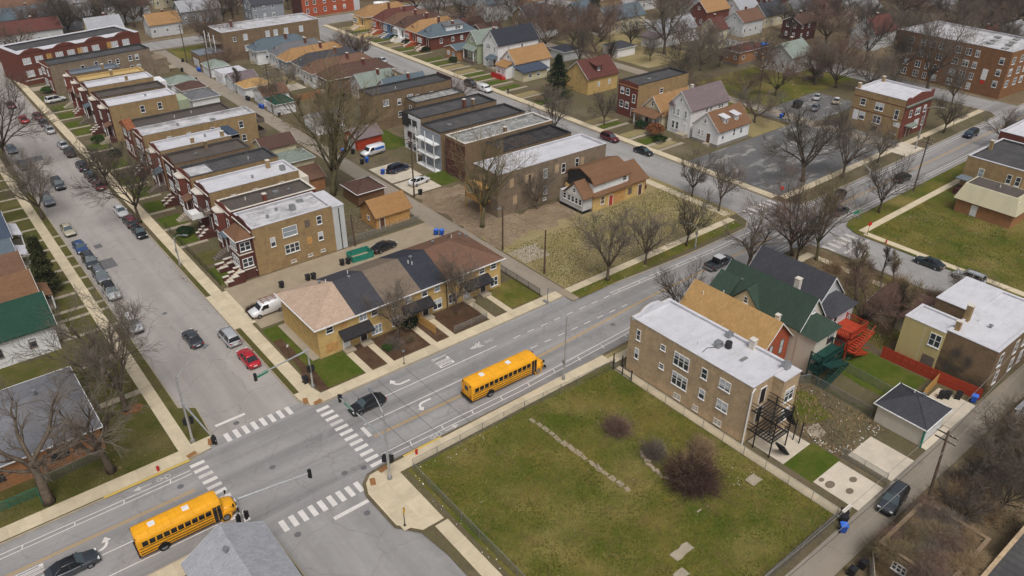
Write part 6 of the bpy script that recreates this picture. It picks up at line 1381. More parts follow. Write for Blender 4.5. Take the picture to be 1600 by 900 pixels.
def van(label, x, y, hd, paint='car_white', high=2.15, stripe=None, z=0.0, rack=False, L=5.4):
    o = thing('cargo_van', label, 'van', (x, y, z), R(hd))
    hl = L / 2
    def sec(xx, hw, zb, zt, tw): return [(xx, hw * .9, zb), (xx, hw, zb + .2), (xx, hw, zb + (zt - zb) * .5), (xx, tw + .02, zt - .12), (xx, tw - .14, zt), (xx, -tw + .14, zt), (xx, -tw - .02, zt - .12), (xx, -hw, zb + (zt - zb) * .5), (xx, -hw, zb + .2), (xx, -hw * .9, zb)]
    ob('body', MB().loft([sec(-hl, .94, .42, high - .04, .84), sec(-hl + .1, .99, .34, high, .88), (sec(hl - 1.75, .99, .3, high, .88)), sec(hl - 1.15, .98, .3, 1.28, .86), sec(hl - .3, .93, .34, 1.1, .80), sec(hl, .82, .42, .92, .7)]).mesh('body', paint, True), o)
    ob('windscreen', MB().add([(hl - 1.70, .78, high - .1), (hl - 1.70, -.78, high - .1), (hl - 1.08, -.84, 1.28), (hl - 1.08, .84, 1.28)], [(0, 1, 2, 3)]).mesh('windscreen', 'car_glass'), o)
    for s in (1, -1):
        v = [(hl - 1.85, s * .925, high - .22), (hl - 2.6, s * .925, high - .22), (hl - 2.6, s * 1.005, 1.3), (hl - 1.35, s * 1.005, 1.3)]
        ob('side_window', MB().add(v, [(0, 1, 2, 3)] if s > 0 else [(3, 2, 1, 0)]).mesh('side_window', 'car_glass'), o)
        ob('headlight', MB().box(hl - .22, s * .62 - .17, .74, hl - .01, s * .62 + .17, .92).mesh('headlight', 'lamp_clear'), o)
        ob('taillight', MB().box(-hl - .02, s * .82 - .08, .9, -hl + .06, s * .82 + .08, 1.5).mesh('taillight', 'lamp_red'), o)
        ob('mirror', MB().box(hl - 1.7, s * 1.1 - .1, 1.3, hl - 1.55, s * 1.1 + .1, 1.55).mesh('mirror', 'black_metal'), o)
        if stripe: ob('stripe', MB().box(-hl + .3, s * .99 - .03, 1.25, hl - 2.7, s * .99 + .03, 1.75).mesh('stripe', stripe), o)
    ob('rear_window', MB().box(-hl - .02, -.6, 1.35, -hl + .01, .6, 1.85).mesh('rear_window', 'car_glass'), o)
    ob('bumper', MB().box(hl - .12, -.86, .36, hl + .1, .86, .58).mesh('bumper', 'bus_black'), o)
    if rack:
        for xx in (-2.2, -1.2, -.2, .7): ob('roof_rack', MB().box(xx, -.85, high + .08, xx + .06, .85, high + .14).mesh('roof_rack', 'rust'), o)
        ob('ladder', MB().box(-2.5, -.7, high + .14, 1.0, -.62, high + .2).box(-2.5, -.2, high + .14, 1.0, -.12, high + .2).box(-2.5, .3, high + .14, 1.0, .38, high + .2).mesh('ladder', 'rust'), o)
    for sx in (hl - 1.0, -hl + 1.15):
        for s in (1, -1): wheel(o, sx, s * .90, .36, s)
    return o
van('white cargo van with roof rack parked beside the townhouse end wall', 8.8, 28.6, 180, rack=True, z=lvl(4), high=2.1)
van('white van with blue stripe parked beside the alley', 53.2, 74.0, 185, stripe='tarp_blue', z=lvl(2))
van('small white van parked behind the black SUV', 100.4, 95.8, -88, L=4.7, high=1.9)
van('white box truck on the far cross street', 134, 203.6, -25, high=2.8, L=7.4)
# pickup
o = thing('pickup_truck', 'dark grey pickup truck with white cab roof passing the bare kerb tree', 'truck', (72.6, -4.0, 0), 0)
ob('body', MB().loft([ring(x, hw, .45, zt, .0) for x, hw, zt in ((-.55, .98, 1.08), (.2, .98, 1.1), (1.5, .97, 1.1), (2.3, .94, 1.06), (2.75, .86, .95), (2.82, .7, .85))]).mesh('body', 'car_charcoal', True), o)
ob('bed', MB().box(-2.8, -.97, .5, -.5, -.85, 1.12).box(-2.8, .85, .5, -.5, .97, 1.12).box(-2.8, -.85, .5, -2.68, .85, 1.12).box(-2.68, -.85, .5, -.5, .85, .68).mesh('bed', 'car_charcoal'), o)
ob('cab', MB().add([(1.25, .85, 1.08), (.55, .68, 1.8), (-.75, .68, 1.8), (-.95, .85, 1.08), (1.25, -.85, 1.08), (.55, -.68, 1.8), (-.75, -.68, 1.8), (-.95, -.85, 1.08)], [(0, 1, 2, 3), (7, 6, 5, 4), (0, 4, 5, 1), (3, 2, 6, 7)]).mesh('cab', 'car_glass'), o)
ob('roof', MB().box(-.82, -.72, 1.78, .62, .72, 1.86).mesh('roof', 'car_white'), o)
for s in (1, -1):
    for p, q in (((1.25, s * .86, 1.08), (.55, s * .69, 1.8)), ((-.95, s * .86, 1.08), (-.75, s * .69, 1.8)), ((.1, s * .86, 1.08), (.1, s * .69, 1.8))): ob('pillar', MB().tube([p, q], .06, 4).mesh('pillar', 'car_charcoal'), o)
    ob('taillight', MB().box(-2.83, s * .88 - .07, .75, -2.78, s * .88 + .07, 1.05).mesh('taillight', 'lamp_red'), o); ob('headlight', MB().box(2.68, s * .66 - .15, .72, 2.86, s * .66 + .15, .88).mesh('headlight', 'lamp_clear'), o)
    for sx in (1.8, -1.75): wheel(o, sx, s * .88, .40, s)
ob('bumper', MB().box(-2.98, -.9, .5, -2.82, .9, .66).mesh('bumper', 'galvanised'), o)

def bus(label, x, y, n, L):
    """school bus heading +X; x is the rear bumper"""
    o = thing('school_bus', label, 'bus', (x, y, 0), R(-1.2)); Y = 'bus_yellow'; hood = 1.55; BL = L - hood
    def sec(xx, hw=1.2, zb=.62, zt=3.05):
        return [(xx, hw - .04, zb), (xx, hw, zb + .15), (xx, hw, zt - .62), (xx, hw - .05, zt - .4), (xx, hw - .22, zt - .16), (xx, hw - .55, zt - .03), (xx, 0, zt + .02), (xx, -hw + .55, zt - .03), (xx, -hw + .22, zt - .16), (xx, -hw + .05, zt - .4), (xx, -hw, zt - .62), (xx, -hw, zb + .15), (xx, -hw + .04, zb)]
    ob('body', MB().loft([sec(0, 1.12, .7, 2.92), sec(.12, 1.19, .62, 3.03), sec(.5), sec(BL * .33), sec(BL * .66), sec(BL - .3), sec(BL - .05, 1.17, .62, 3.0), sec(BL, 1.08, .66, 2.88)]).mesh('body', Y, False), o)
    ob('hood', MB().loft([[(BL - .05, a * .98, z) for a, z in ((-1.12, .55), (-1.12, 1.1), (-.98, 1.55), (-.6, 1.72), (.6, 1.72), (.98, 1.55), (1.12, 1.1), (1.12, .55))], [(BL + .7, a * .96, z) for a, z in ((-1.1, .55), (-1.1, 1.05), (-.95, 1.45), (-.6, 1.6), (.6, 1.6), (.95, 1.45), (1.1, 1.05), (1.1, .55))], [(BL + 1.3, a * .86, z) for a, z in ((-1.1, .6), (-1.1, 1.0), (-.9, 1.32), (-.6, 1.42), (.6, 1.42), (.9, 1.32), (1.1, 1.0), (1.1, .6))], [(BL + hood - .1, a * .72, z) for a, z in ((-1.1, .65), (-1.1, .95), (-.9, 1.2), (-.6, 1.28), (.6, 1.28), (.9, 1.2), (1.1, .95), (1.1, .65))]]).mesh('hood', Y, True), o)
    ob('grille', MB().box(L - .12, -.5, .7, L - .06, .5, 1.15).mesh('grille', 'bus_black'), o)
    ob('bumper', MB().box(L - .1, -1.12, .42, L + .08, 1.12, .68).mesh('bumper', 'bus_black'), o); ob('bumper', MB().box(-.12, -1.15, .5, .02, 1.15, .78).mesh('bumper', 'bus_black'), o)
    ob('windscreen', MB().add([(BL + .015, -1.0, 1.75), (BL + .015, 1.0, 1.75), (BL + .015, .95, 2.62), (BL + .015, -.95, 2.62)], [(0, 1, 2, 3)]).mesh('windscreen', 'car_glass'), o)
    for s in (1, -1):
        k = n if s > 0 else n - 1
        x0 = .45; step = (BL - 1.45) / (n - 1) if s < 0 else (BL - .7) / n
        for i in range(k):
            ob('window', shared(('bw', round(step, 3), s), lambda: MB().box(0, -.015, 0, step * .80, .015, .62).box(.03, -.022, .30, step * .77, .022, .34).mesh('window', 'car_glass')), o, (x0 + i * step, s * 1.2, 1.78))
        for z, h in ((1.58, .07), (1.2, .07), (.86, .09)): ob('rub_rail', MB().box(.1, s * 1.205 - .02, z, BL - .15 if s > 0 else BL - 1.05, s * 1.205 + .02, z + h).mesh('rub_rail', 'bus_black'), o)
        ob('mirror', MB().box(BL + 1.0, s * 1.2 - .1, 1.55, BL + 1.15, s * 1.2 + .1, 1.9).mesh('mirror', 'bus_black'), o); ob('mirror_arm', MB().tube([(BL + 1.05, s * 1.15, 1.6), (BL + .8, s * .9, 1.4)], .03, 4).mesh('mirror_arm', 'bus_black'), o)
        ob('headlight', MB().box(L - .2, s * .72 - .13, .8, L - .06, s * .72 + .13, 1.02).mesh('headlight', 'lamp_clear'), o)
        ob('taillight', MB().box(-.03, s * .86 - .13, 1.0, .1, s * .86 + .13, 1.25).mesh('taillight', 'lamp_red'), o); ob('warning_light', MB().box(-.02, s * .8 - .13, 2.6, .12, s * .8 + .13, 2.82).mesh('warning_light', 'bus_black'), o)
        ob('rear_window', MB().box(.02, s * .82 - .2, 1.75, .12, s * .82 + .2, 2.4).mesh('rear_window', 'car_glass'), o)
        ob('fender', MB().tube([(L - 1.35, s * .98, .62), (L - 1.35, s * 1.2, .62)], .62, 14).mesh('fender', Y), o)
        for sx in (L - 1.35, BL * .27):
            wheel(o, sx, s * 1.1, .5, s)
            if sx < BL: ob('wheel_arch', MB().prism([(sx + .62 * math.cos(a * .3141), .55 + .62 * math.sin(a * .3141)) for a in range(11)], 0, .02).mesh('wheel_arch', 'bus_black'), o, (0, s * 1.205, 0)).rotation_euler = (R(90), 0, 0)
    ob('door', MB().box(BL - .98, -1.235, .6, BL - .12, -1.19, 2.55).mesh('door', 'car_glass'), o); ob('door_frame', MB().box(BL - 1.02, -1.245, .6, BL - .96, -1.19, 2.6).box(BL - .57, -1.245, .6, BL - .53, -1.19, 2.6).box(BL - .14, -1.245, .6, BL - .08, -1.19, 2.6).mesh('door_frame', Y), o)
    ob('emergency_door', MB().box(-.02, -.42, .95, .1, .42, 2.45).mesh('emergency_door', Y), o); ob('rear_window', MB().box(-.04, -.34, 1.75, .1, .34, 2.4).mesh('rear_window', 'car_glass'), o)
    for i in range(int(BL / .72)):
        xx = .6 + i * .72
        ob('roof_rib', shared('rib', lambda: MB().tube([(0, -1.16, 2.62), (0, -.99, 2.9), (0, -.66, 3.03), (0, 0, 3.075), (0, .66, 3.03), (0, .99, 2.9), (0, 1.16, 2.62)], .022, 4).mesh('roof_rib', Y)), o, (xx, 0, 0))
    for xx in (BL * .22, BL * .62): ob('roof_hatch', MB().box(xx - .32, -.32, 3.04, xx + .32, .32, 3.13).mesh('roof_hatch', 'white_trim'), o)
    return o
bus('longer yellow school bus driving away past the vacant lot', 19.7, -6.15, 13, 12.0)
bus('shorter yellow school bus entering the junction over the crosswalk', -19.9, -5.0, 11, 9.9)

# ------------------------------------------------------------------ trees and shrubs
def grow(seed, H, style):
    r = random.Random(seed); limb, twig = MB(), MB()
    S = dict(open=dict(trunk=.24, n1=7, up=.75, spread=.66, n2=8, n3=6, n4=4, L=(.62, .5, .5, .55)), elm=dict(trunk=.24, n1=7, up=.75, spread=.6, n2=9, n3=7, n4=7, L=(.62, .5, .5, .55)), round=dict(trunk=.2, n1=8, up=.55, spread=.8, n2=8, n3=7, n4=7, L=(.5, .52, .5, .55)),
             small=dict(trunk=.25, n1=9, up=.62, spread=.6, n2=7, n3=6, n4=6, L=(.48, .5, .5, .55)), gnarl=dict(trunk=.36, n1=6, up=.5, spread=.8, n2=7, n3=6, n4=6, L=(.5, .5, .42, .4)), tall=dict(trunk=.30, n1=11, up=.85, spread=.5, n2=8, n3=6, n4=6, L=(.5, .45, .5, .55)))[style]
    R0 = H * (.023 if style != 'gnarl' else .036)
    def path(p, d, L, n, wander, trop):
        pts = [Vector(p)]; d = Vector(d).normalized()
        for i in range(n):
            d = (d + Vector((r.gauss(0, wander), r.gauss(0, wander), r.gauss(0, wander) + trop))).normalized()
            pts.append(pts[-1] + d * (L / n))
        return pts
    def along(pts, t):
        f = t * (len(pts) - 1); i = min(int(f), len(pts) - 2)
        return pts[i].lerp(pts[i + 1], f - i), (pts[i + 1] - pts[i]).normalized()
    def out(d, ang):
        a = d.orthogonal().normalized(); a.rotate(Matrix.Rotation(r.uniform(0, 6.283), 3, d))
        return (d * math.cos(ang) + a * math.sin(ang)).normalized()
    tl = H * S['trunk']
    tp = path((0, 0, 0), (r.uniform(-.06, .06), r.uniform(-.06, .06), 1), tl if style != 'tall' else H * .72, 5, .05, .03)
    rad = [R0 * 1.35] + [R0 * (1 - .35 * i / 5) if style != 'tall' else R0 * (1 - .85 * i / 5) for i in range(1, 6)]
    limb.tube(tp, rad, 7)
    for i in range(S['n1']):
        t = r.uniform(.72, 1.0) if style != 'tall' else .35 + .65 * i / S['n1']
        p, d = along(tp, t)
        az = 6.283 * i / S['n1'] + r.uniform(-.35, .35); el = r.uniform(.75, 1.2) * S['spread']
        if i == 0 and style != 'tall': el *= .3
        d1 = Vector((math.sin(el) * math.cos(az), math.sin(el) * math.sin(az), math.cos(el)))
        L1 = H * (1 - S['trunk']) * r.uniform(.7, .95) * (1.0 if style != 'tall' else .55 * (1.25 - t))
        p1 = path(p, d1, L1, 6, .11 if style != 'gnarl' else .25, .05 * S['up']); r1 = R0 * r.uniform(.44, .62)
        limb.tube(p1, [r1 * (1 - .8 * k / 6) for k in range(7)], 5)
        for j in range(S['n2']):
            t2 = .22 + .78 * (j + r.random()) / S['n2']; p, d = along(p1, min(t2, .99)); r2 = r1 * (1 - .75 * t2) * .62
            p2 = path(p, out(d, r.uniform(.45, .95)), L1 * S['L'][1] * r.uniform(.55, 1.0) * (1.15 - .5 * t2), 4, .15, .07)
            limb.tube(p2, [max(.018, r2 * (1 - .75 * k / 4)) for k in range(5)], 4)
            for k in range(S['n3']):
                t3 = .15 + .85 * (k + r.random()) / S['n3']; p, d = along(p2, min(t3, .99)); L3 = L1 * .27 * r.uniform(.55, 1.0)
                p3 = path(p, out(d, r.uniform(.4, .9)), L3, 3, .14, .06); r3 = max(.02, r2 * .38)
                twig.tube(p3, [r3, r3 * .75, r3 * .55, r3 * .35], 3, cap=False)
                for q in range(S['n4']):
                    t4 = .15 + .85 * (q + r.random()) / S['n4']; p, d = along(p3, min(t4, .99))
                    p4 = path(p, out(d, r.uniform(.35, .85)), L3 * r.uniform(.35, .65), 2, .12, .06)
                    twig.tube(p4, [.017, .013, .008], 3, cap=False)
    return limb, twig
PROTO = {}
def proto(key, style, seed, H, bark, tw):
    l, t = grow(seed, H, style)
    PROTO[key] = (l.mesh('trunk', bark, True), t.mesh('crown', tw), H)
for k, a in {'elm1': ('elm', 11, 14, 'bark_grey', 'twig_grey'), 'elm2': ('elm', 12, 14, 'bark_dark', 'twig_dark'), 'elm3': ('open', 15, 14, 'bark_green', 'twig_olive'), 'round1': ('round', 13, 12, 'bark_grey', 'twig_grey'), 'round2': ('round', 16, 12, 'bark_dark', 'twig_red'),
             'small1': ('small', 17, 9, 'bark_dark', 'twig_dark'), 'small2': ('small', 18, 9, 'bark_grey', 'twig_grey'), 'gnarl1': ('gnarl', 19, 14, 'bark_grey', 'twig_grey'), 'gnarl2': ('gnarl', 23, 13, 'bark_grey', 'twig_grey'), 'tall1': ('tall', 21, 16, 'bark_dark', 'twig_dark'), 'tall2': ('tall', 22, 16, 'bark_grey', 'twig_olive'), 'redround': ('round', 24, 11, 'bark_dark', 'twig_red')}.items(): proto(k, *a)
def tree(key, x, y, H, label, group=None, rz=None, wide=1.0, z=ZB, name='bare_tree'):
    l, t, H0 = PROTO[key]; s = H / H0
    o = thing(name, label, 'tree', (x, y, z - .05), rnd.uniform(0, 6.28) if rz is None else rz, group, (s * wide, s * wide, s))
    o.rotation_euler.x, o.rotation_euler.y = rnd.gauss(0, .045), rnd.gauss(0, .045)
    ob('trunk', l, o); ob('crown', t, o)
    return o
T = tree
T('elm1', -14.3, 18.5, 16.5, 'spreading bare tree with red mulch ring on the northwest corner lawn', wide=1.0)
patch('mulch_ring', wob([(-13.6 + 1.3 * math.cos(i * .6), 18.2 + 1.0 * math.sin(i * .6)) for i in range(10)], .15, .6, 3), 'leaf_brown', 7, None)
T('gnarl1', -25.2, 7.9, 15, 'thick gnarled bare tree leaning over the grey roof beside the sidewalk', wide=1.0)
T('gnarl2', -18.7, 8.6, 12.5, 'smaller gnarled bare tree by the brick corner of the grey roofed house')
T('small2', -14.6, 27.0, 7, 'thin bare shrub tree by the corner house path')
T('elm2', 3.4, 71.0, 14.0, 'dark bare kerb tree in front of the white roofed two-flats', wide=.95)
T('elm1', -9.9, 83.5, 11.5, 'twiggy bare tree on the west kerb beyond the cream sedan', rz=2)
T('elm2', -10.0, 115.0, 18.0, 'tall dark bare kerb tree at the frame edge', rz=1)
T('small1', 3.5, 92.5, 9, 'dark bushy bare tree by the two-flat with the dark rear box', wide=1.3)
T('round1', -9.6, 98, 9, 'small bare tree on the west kerb behind the twiggy tree')
T('elm3', 36.2, 60.2, 26, 'huge bare alley tree towering over the garages', wide=.9, rz=.5)
T('elm3', 37.6, 61.8, 19, 'second trunk beside the huge alley tree', wide=.7, rz=2.6)
T('elm3', 50.6, 31.4, 17.5, 'mossy bare tree in the dirt yard beside the derelict flats', wide=.95, rz=1.1)
T('round1', 63.2, 31.0, 9.5, 'thin bare tree against the derelict flats wall', wide=.7)
T('elm1', 54.8, 4.0, 12.5, 'bare street tree at the alley end of the dry lot verge', wide=1.0)
T('small2', 63.4, 3.8, 9.4, 'second bare street tree on the dry lot verge', wide=1.0)
T('small1', 73.7, 3.8, 9.6, 'third bare street tree on the dry lot verge', wide=.85)
T('small1', 90.6, 16.6, 8.6, 'bare street tree beside the second side street', wide=.9)
T('small2', 89.4, 9.2, 10.4, 'bare street tree at the corner of the dry lot', wide=.8)
T('gnarl2', 73.4, -8.9, 11.5, 'crooked budding tree overhanging the pickup truck', rz=3.4)
T('elm2', 54.6, -10.5, 8.6, 'low spreading bare tree in front of the white roofed two-flat', wide=1.05)
T('redround', 85.0, -9.6, 14.0, 'reddish budding tree at the corner by the dark roof', wide=.95)
T('elm3', 86.8, -13.0, 15.5, 'mossy upright bare tree at the corner by the dark roof', wide=.8)
T('elm2', 83.0, -11.6, 11.5, 'dark bare tree behind the dark roof ridge', wide=.9)
T('elm2', 112.4, -9.9, 10.4, 'bare tree on the verge of the grassy corner lot', wide=.95)
T('elm2', 114.0, 7.4, 16, 'large dark bare tree at the parking lot edge', wide=1.2)
T('elm1', 122.2, 3.4, 13.5, 'dark bare tree beside the parking lot sidewalk', wide=1.0)
T('small1', 135.6, 3.2, 8.6, 'slim bare tree near the parking lot driveway', wide=.8)
T('small2', 92.1 - 1.4, -18.0, 5.0, 'young bare sapling beside the second side street crosswalk', wide=.8)
T('tall1', 89.6, -23.0, 7.5, 'bare sapling among the brush by the second side street'); T('tall2', 88.2, -25.8, 8.0, 'bare sapling at the end of the brush')
T('round1', 89.7, -36.0, 7.2, 'small bare tree behind the white flats roof', wide=1.0)
T('tall2', 76.4, -31.6, 13.5, 'tangled mossy tree between the dark house and yellow house', wide=1.0); T('tall2', 79.2, -24.6, 11.5, 'tangled bare tree behind the dark house', wide=1.1, rz=1.0); T('redround', 74.0, -28.0, 9, 'brown tangle beside the orange stairs')
for i, (k, x, y, h) in enumerate((('tall1', 53.5, -52.6, 6.5), ('round1', 58, -53.6, 6.0), ('small2', 63, -52.8, 7.0), ('round1', 60.5, -58, 7.5), ('tall1', 66.5, -56.5, 7), ('elm1', 70, -61, 9), ('small2', 75.5, -55.6, 7.5), ('elm2', 52.5, -56.5, 6.0), ('round1', 81, -54, 8.5), ('small1', 47.0, -54.6, 6.0))):
    T(k, x, y, h, 'grey bare thicket tree %s south of the alley' % ('just past the leaning pole', 'over the bare track', 'by the red rubbish', 'deep in the brambles', 'behind the brambles', 'tall at the frame edge', 'beside the pale shed', 'below the leaning pole', 'past the pale shed', 'behind the hut')[i], 'thicket trees south of the alley', wide=1.15)
T('elm1', 20.2, 10.8, 9.2, 'bare weeping tree in the townhouse front bed', wide=.85); T('small2', 30.3, 11.0, 10.0, 'leaning bare tree by the green townhouse bin', wide=.8)
T('elm1', 98.9 - 7.6, 57.8, 11.8, 'bushy bare tree beside the second side street', wide=1.1); T('elm2', 106.5, 56.6, 8, 'low bare tree in front of the red fronted two-flat')
T('small1', 165.4, 3.2, 9, 'bare tree in front of the corner flats verge'); T('elm1', 164.8, -10.0, 9.5, 'bare tree beyond the street light on the main road'); T('small2', 190, -10.4, 11, 'bare tree at the far edge of the main road')
T('elm1', 195, 22, 22, 'big dark bare tree in front of the apartment block', z=0, wide=.95); T('elm2', 196.5, 32, 16, 'bare tree at the apartment block back corner', z=0)
for i, (k, x, y, h, l) in enumerate((('elm2', 168, 56, 13, 'bare tree rising between lawn and pale house'), ('redround', 158.5, 45, 12, 'red-twigged tree behind the parking yard'), ('elm1', 176, 44, 13, 'bare tree behind the corner flats'), ('round2', 172.5, 82, 13, 'broad grey tree behind the tan brick house'),
                                   ('round1', 162.0, 73, 12, 'broad bare tree over the blue sheet'), ('elm1', 168.0, 92.0, 20, 'spreading bare tree in front of the white far house'), ('round2', 163, 115, 14, 'rusty bare tree by the cream house'), ('redround', 151.6, 117, 13, 'rusty bare tree behind the black roofed garage'),
                                   ('round2', 141, 118, 12, 'reddish bare tree behind the big white house'), ('elm2', 137.4, 98, 11, 'bare tree behind the brown roofed white house'), ('round1', 183, 32, 13, 'bare tree left of the apartment block'), ('tall1', 140.0, 88, 12, 'thin bare tree by the alley'),
                                   ('round1', 70.4, 128.6, 0, ''), ('elm1', 57.6, 181, 16, 'tall bare tree near the large brown flats'), ('round2', 60.8, 177.6, 13, 'bare tree beside the large brown flats'), ('small2', 88.4, 150.6, 8, 'small bare tree by the second side street bungalows'), ('small1', 88.6, 141, 9, 'small dark tree by the second side street'),
                                   ('elm1', 171, 20, 12, 'bare tree behind the corner flats east wall'), ('small2', 188.2, 12, 10, 'bare tree at the third street corner'), ('elm2', 209, 48, 15, 'bare tree beyond the apartment block'), ('round2', 178, 70 - 24, 10, 'brown tree by the pale house'), ('redround', 196.8, 48, 11, 'rusty leaved tree beside the apartment block'))):
    if h: T(k, x, y, h, l)
# wood at the top of the frame
keys = ['round1', 'round2', 'elm1', 'elm2', 'redround', 'tall1', 'round1', 'elm2']
rt = random.Random(5); done = []
FOOT = [(o.location.x, o.location.y) for o in col.objects if o.get('category') in ('house', 'building') and (o.location.y > 118 or o.location.x > 150)]
SHAPE = dict(round1='rounded grey ', round2='rounded reddish ', elm1='spreading grey ', elm2='spreading dark ', redround='bushy reddish ', tall1='narrow dark ')
def wood(n, x0, y0, x1, y1, h0, h1, test, label, gap=4.6):
    c = 0; tries = 0
    while c < n and tries < n * 40:
        tries += 1
        x, y = rt.uniform(x0, x1), rt.uniform(y0, y1)
        if not test(x, y): continue
        if any((x - a) ** 2 + (y - b_) ** 2 < gap * gap for a, b_ in done): continue
        if any(a - 3 < x < a + 19 and b_ - 3 < y < b_ + 11 for a, b_ in FOOT): continue
        done.append((x, y)); c += 1
        k_ = rt.choice(keys); hh_ = rt.uniform(h0, h1)
        T(k_, x, y, hh_, ('tall ' if hh_ > (h0 + h1) / 2 else 'low ') + SHAPE[k_] + label[5:], 'bare trees of the far wood', wide=rt.uniform(1.0, 1.35))
onstreet = lambda x, y: not (192 < y < 206 or 89 < x < 104 or 189 < x < 202 or -10 < x < 4 or 143.5 < x < 150 or 43 < x < 48)
wood(74, 28, 208, 150, 290, 10, 16, lambda x, y: onstreet(x, y) and y > 300 - x * .78 - 30 - 60 and not (100 < x < 128 and y < 220), 'bare tree in the grey-brown wood beyond the far cross street')
wood(76, 150, 66, 345, 190, 10, 16, lambda x, y: onstreet(x, y) and (x + y * 1.3 > 262 + 40) and (x > 203 or y > 128), 'bare tree in the grey-brown wood beyond the third side street')
wood(46, 226, 10, 345, 70, 10, 16, lambda x, y: onstreet(x, y) and x > 228, 'bare tree in the wood behind the apartment block')
wood(26, -6, 206, 60, 320, 9, 14, lambda x, y: onstreet(x, y), 'bare tree in the wood above the red walk-up')
wood(22, 128, 30, 190, 190, 7, 13, lambda x, y: onstreet(x, y) and not (150 < x < 170 and 5 < y < 42), 'bare yard tree in the block behind the bungalows', 8.0)
wood(12, 48, 86, 90, 190, 6, 10, lambda x, y: onstreet(x, y), 'bare yard tree among the garages and bungalow backs', 9.0)
# evergreens
def conifer(seed, H, W, mat, cols=None):
    r = random.Random(seed); m = MB()
    n = 5200
    for i in range(n):
        t = r.random() ** .8; z = H * (.06 + .93 * t); rr = W * (1 - t ** 1.5) * (.72 + .28 * math.sin(t * 34 + 1.5 * math.sin(9 * t))) * r.random() ** .42 + .1
        a = r.uniform(0, 6.283); L = r.uniform(.35, .8); w = r.uniform(.06, .14)
        p = Vector((rr * math.cos(a), rr * math.sin(a), z)); d = Vector((math.cos(a + r.gauss(0, .5)), math.sin(a + r.gauss(0, .5)), r.uniform(-.3, .5))).normalized() * L; s = Vector((-d.y, d.x, r.uniform(-.3, .3))).normalized() * w
        q = len(m.v); m.v += [tuple(p - s), tuple(p + s), tuple(p + d + s * .3), tuple(p + d - s * .3)]; m.f.append([q, q + 1, q + 2, q + 3]); m.m.append(0)
    return m.mesh('foliage', mat)
def evergreen(x, y, H, W, label, mat, seed=1):
    o = thing('evergreen_tree', label, 'tree', (x, y, ZB))
    ob('trunk', MB().tube([(0, 0, 0), (0, 0, H * .5), (.1, 0, H * .93)], [.2, .12, .03], 6).mesh('trunk', 'bark_dark'), o); ob('crown', conifer(seed, H, W, mat), o)
evergreen(111.0, 78.4, 11.5, 4.6, 'dark evergreen tree beside the second side street', 'needle_green', 1)
evergreen(-14.9, 55.0, 9.5, 1.7, 'tall rusty evergreen in the west cottage front yards', 'needle_olive', 2)
T('tall2', 52.6, 106.0, 9, 'olive bushy bare tree beside the green garage', wide=1.2)
evergreen(178, 134, 13, 3.4, 'dark evergreen near the cream house', 'needle_green', 4)
# shrubs
def shrub_mesh(seed, n, mat, flat=1.0):
    r = random.Random(seed); m = MB()
    for i in range(n):
        az = r.uniform(0, 6.283); el = math.acos(1 - r.random() * .98); L = r.uniform(.6, 1.0)
        d = Vector((math.sin(el) * math.cos(az), math.sin(el) * math.sin(az), math.cos(el) * flat)); p = Vector((r.uniform(-.25, .25), r.uniform(-.25, .25), 0)); pts = [p]
        for k in range(3): d = (d + Vector((r.gauss(0, .22), r.gauss(0, .22), r.gauss(0, .18)))); d = d.normalized() * max(.4, d.length * .98); pts.append(pts[-1] + d * (L / 3))
        pts = [Vector((q.x, q.y, max(.0, q.z))) for q in pts]
        m.tube(pts, [.010, .008, .006, .003], 3, cap=False)
        for k in range(3):
            p = pts[1].lerp(pts[3], r.random()); d2 = Vector((r.gauss(0, 1), r.gauss(0, 1), r.gauss(.2, 1))).normalized() * r.uniform(.08, .22); m.tube([p, p + d2], [.006, .003], 3, cap=False)
    return m.mesh('twigs', mat)
SH = {'plum': shrub_mesh(1, 1700, 'twig_plum'), 'straw': shrub_mesh(2, 650, 'twig_straw'), 'olive': shrub_mesh(3, 650, 'twig_olive'), 'red': shrub_mesh(4, 600, 'twig_red'), 'grey': shrub_mesh(5, 600, 'twig_grey')}
def shrub(kind, x, y, w, h, label, group=None):
    o = thing('shrub', label, 'shrub', (x, y, ZB), rnd.uniform(0, 6), group)
    ob('twigs', SH[kind], o, scale=(w, w, h)); ob('stem', shared('stem', lambda: MB().tube([(0, 0, 0), (.02, 0, .3), (.06, .02, .5)], [.05, .035, .01], 5).mesh('stem', 'bark_dark')), o, scale=(1, 1, h / 2))
shrub('plum', 30.8, -33.2, 3.3, 3.4, 'big dense plum-brown shrub in the vacant lot')
shrub('straw', 31.0, -32.2, 2.6, 3.5, 'pale brown fringe bush behind the big plum-brown shrub')
shrub('red', 30.3, -22.0, 2.2, 2.2, 'pale reddish-brown shrub in the vacant lot near the road'); shrub('grey', 30.6, -27.6, 1.9, 2.2, 'thin grey-brown shrub between two rounder shrubs in the lot')
shrub('straw', 35.6, -30.6, 2.0, 1.8, 'low straw-coloured brush at the brick wall foot')
rb = random.Random(9)
for i in range(58):
    x = rb.uniform(50, 84); y = -51.4 - rb.random() ** 1.2 * (x - 40) * .42 - .5
    kk = rb.choice(['grey', 'straw', 'olive', 'straw', 'red']); hs = rb.uniform(1.6, 3.2)
    shrub(kk, x, y, rb.uniform(1.5, 2.8), hs, ('tall ' if hs > 2.4 else 'low ') + kk.replace('red', 'reddish').replace('straw', 'straw-coloured') + ' tangled bramble on the scrub slope south of the alley', 'brambles south of the alley')
for i in range(16):
    shrub(rb.choice(['olive', 'straw', 'red']), rb.uniform(35.6, 45.8), rb.uniform(-58.5, -50.9), rb.uniform(1.2, 2.0), rb.uniform(1.2, 2.2) + (2.6 if rb.random() < .0 else 0), 'brown vine tangle around the overgrown hut', 'vines around the hut')
